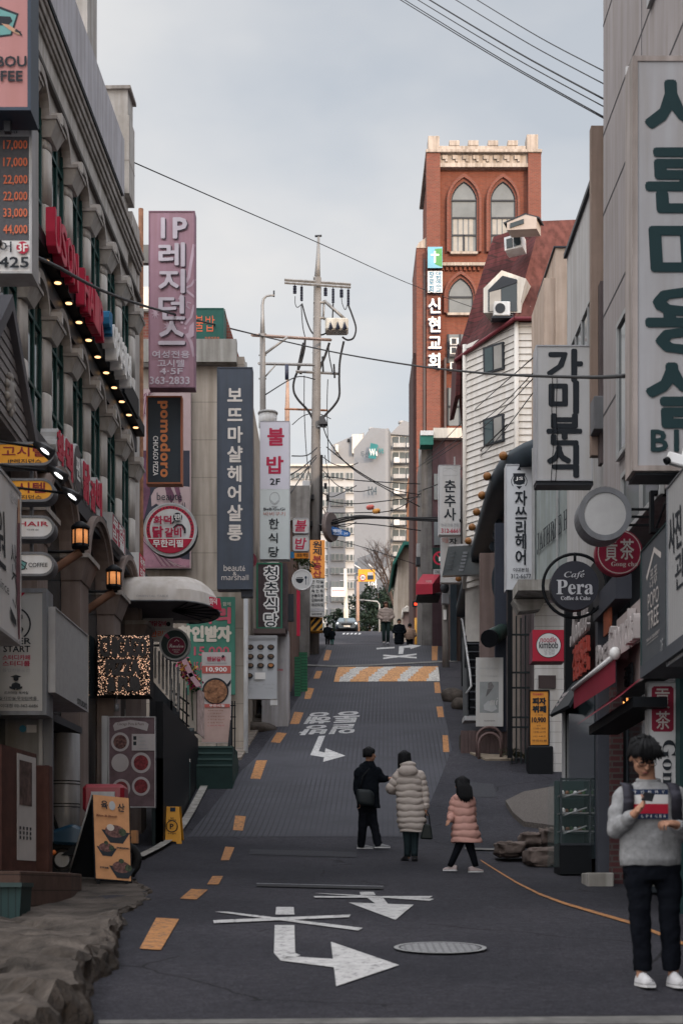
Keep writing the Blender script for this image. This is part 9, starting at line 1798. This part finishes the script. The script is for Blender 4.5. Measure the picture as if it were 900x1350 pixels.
for i in range(14): x = 602 + i*1.25; b.tube([L(604 + i*.6,1030,-.07), L(x+1,1040,-.10), L(x+2.5,1052,-.115), L(x+4+rr.uniform(-1,1),1057+rr.uniform(-3,1),-.12)], [.02,.024,.02,.006], HAIR, 6)
f.part('hair', b)
b = MB()
for q in LG: p, r_ = path([L(*x) for x in q], [.068,.053,.042], 4); b.tube(p, r_, BTR2, 10)
f.part('leggings', b); PSH = mat('pale_pink_shoe', (.36,.29,.28), .6, var=.2)
shoe(f, 'shoe', L(598,1149,.03), (-.8,.3), .20, PSH, WSL); shoe(f, 'shoe', L(622,1151,.0), (.85,.25), .21, PSH, WSL)
def crest(label, Y, fx, fy, top, yaw, coat, legs, hairm, clen, shoes, long_=0, s=1.0, grp='people at the crest'):
 f = Fig(label, Y, fx, fy, grp); f.o.location.z = PZ(fy, Y); L = f.L; H = (fy - top) * Y / F; k = H / 1.68
 V_ = lambda x, y, z: Vector((x*k, y*k, z*k)); hc = V_(0,0,1.55); b = MB(); M = head(b, hc, yaw, 0, k)
 b.tube([V_(0,0,1.48), V_(0,0,1.36)], [.05*k,.055*k], SKN, 8); b.tube([V_(0,0,1.38), V_(0,0,.85)], [(.09*k,.14*k),(.1*k,.13*k)], SKN, 8)
 arms = [[V_(sx*.19,0,1.33), V_(sx*.27,.02,1.08), V_(sx*.17,-.13 if yaw < 1.5 else .1,.98)] for sx in (-1,1)]
 for a in arms: b.tube(a, [.045*k,.038*k,.03*k], SKN, 8); b.ball(a[2], .045*k, SKN, 8, 6)
 lg = [[V_(sx*.08,0,.9), V_(sx*.085,-.03*sx,.48), V_(sx*.08,.06*sx,.06)] for sx in (-1,1)]
 for a in lg: b.tube(a, [.08*k,.055*k,.04*k], SKN, 8)
 f.part('body', b, .013, 1)
 b = MB(); pufftorso(b, [(V_(0,0,1.42), .10*k,.1*k), (V_(0,0,1.36), .19*k,.13*k), (V_(0,0,1.2), .235*k,.16*k), (V_(0,0,clen + .1), .235*k,.17*k), (V_(0,0,clen), .21*k,.16*k)], coat, .12*k, .07)
 for a in arms: puff(b, a, [.085*k,.085*k,.06*k], coat, .1*k, .12, 10)
 f.part('coat', b)
 b = MB()
 for a in lg: b.tube([a[0], a[1], a[2] + V_(0,0,.04)], [.1*k,.075*k,.06*k], legs, 8)
 f.part('trousers', b); b = MB(); haircap(b, hc, M, 1.04*k, hairm, 0, True, long_*k, 2); f.part('hair', b)
 for a in lg: shoe(f, 'shoe', Vector((a[2].x, a[2].y, 0)), (math.sin(yaw), -math.cos(yaw)), .26*k, shoes, shoes)
BGJ = mat('beige_jacket', (.34,.27,.235), .7, var=.12); TNJ = mat('tan_jacket', (.30,.205,.155), .7, var=.12)
crest('woman with long hair in a beige padded jacket walking down from the crest', 60, 508.5, 849.5, 793, R(0), BGJ, mat('dark_green_trousers', (.014,.028,.027), .8), HBR, .86, WSH, .2)
crest('person in a long dark padded coat standing at the crest', 65.5, 526, 862, 816, R(10), BJK, BTR2, HAIR, .45, BSH)
crest('person in a tan jacket seen from behind walking over the crest', 66, 540, 866, 822, R(180), TNJ, BTR2, HAIR, .85, BSH)
crest('small child in a dark coat and teal trousers at the left of the crest', 60.5, 437.5, 852.5, 828, R(180), BJK, mat('teal_trousers', (.05,.17,.15), .8), HAIR, .6, BSH)
crest('person in black half hidden by the child at the left kerb of the crest', 63, 431.5, 853, 822, R(150), BJK, BTR2, HAIR, .7, BSH)
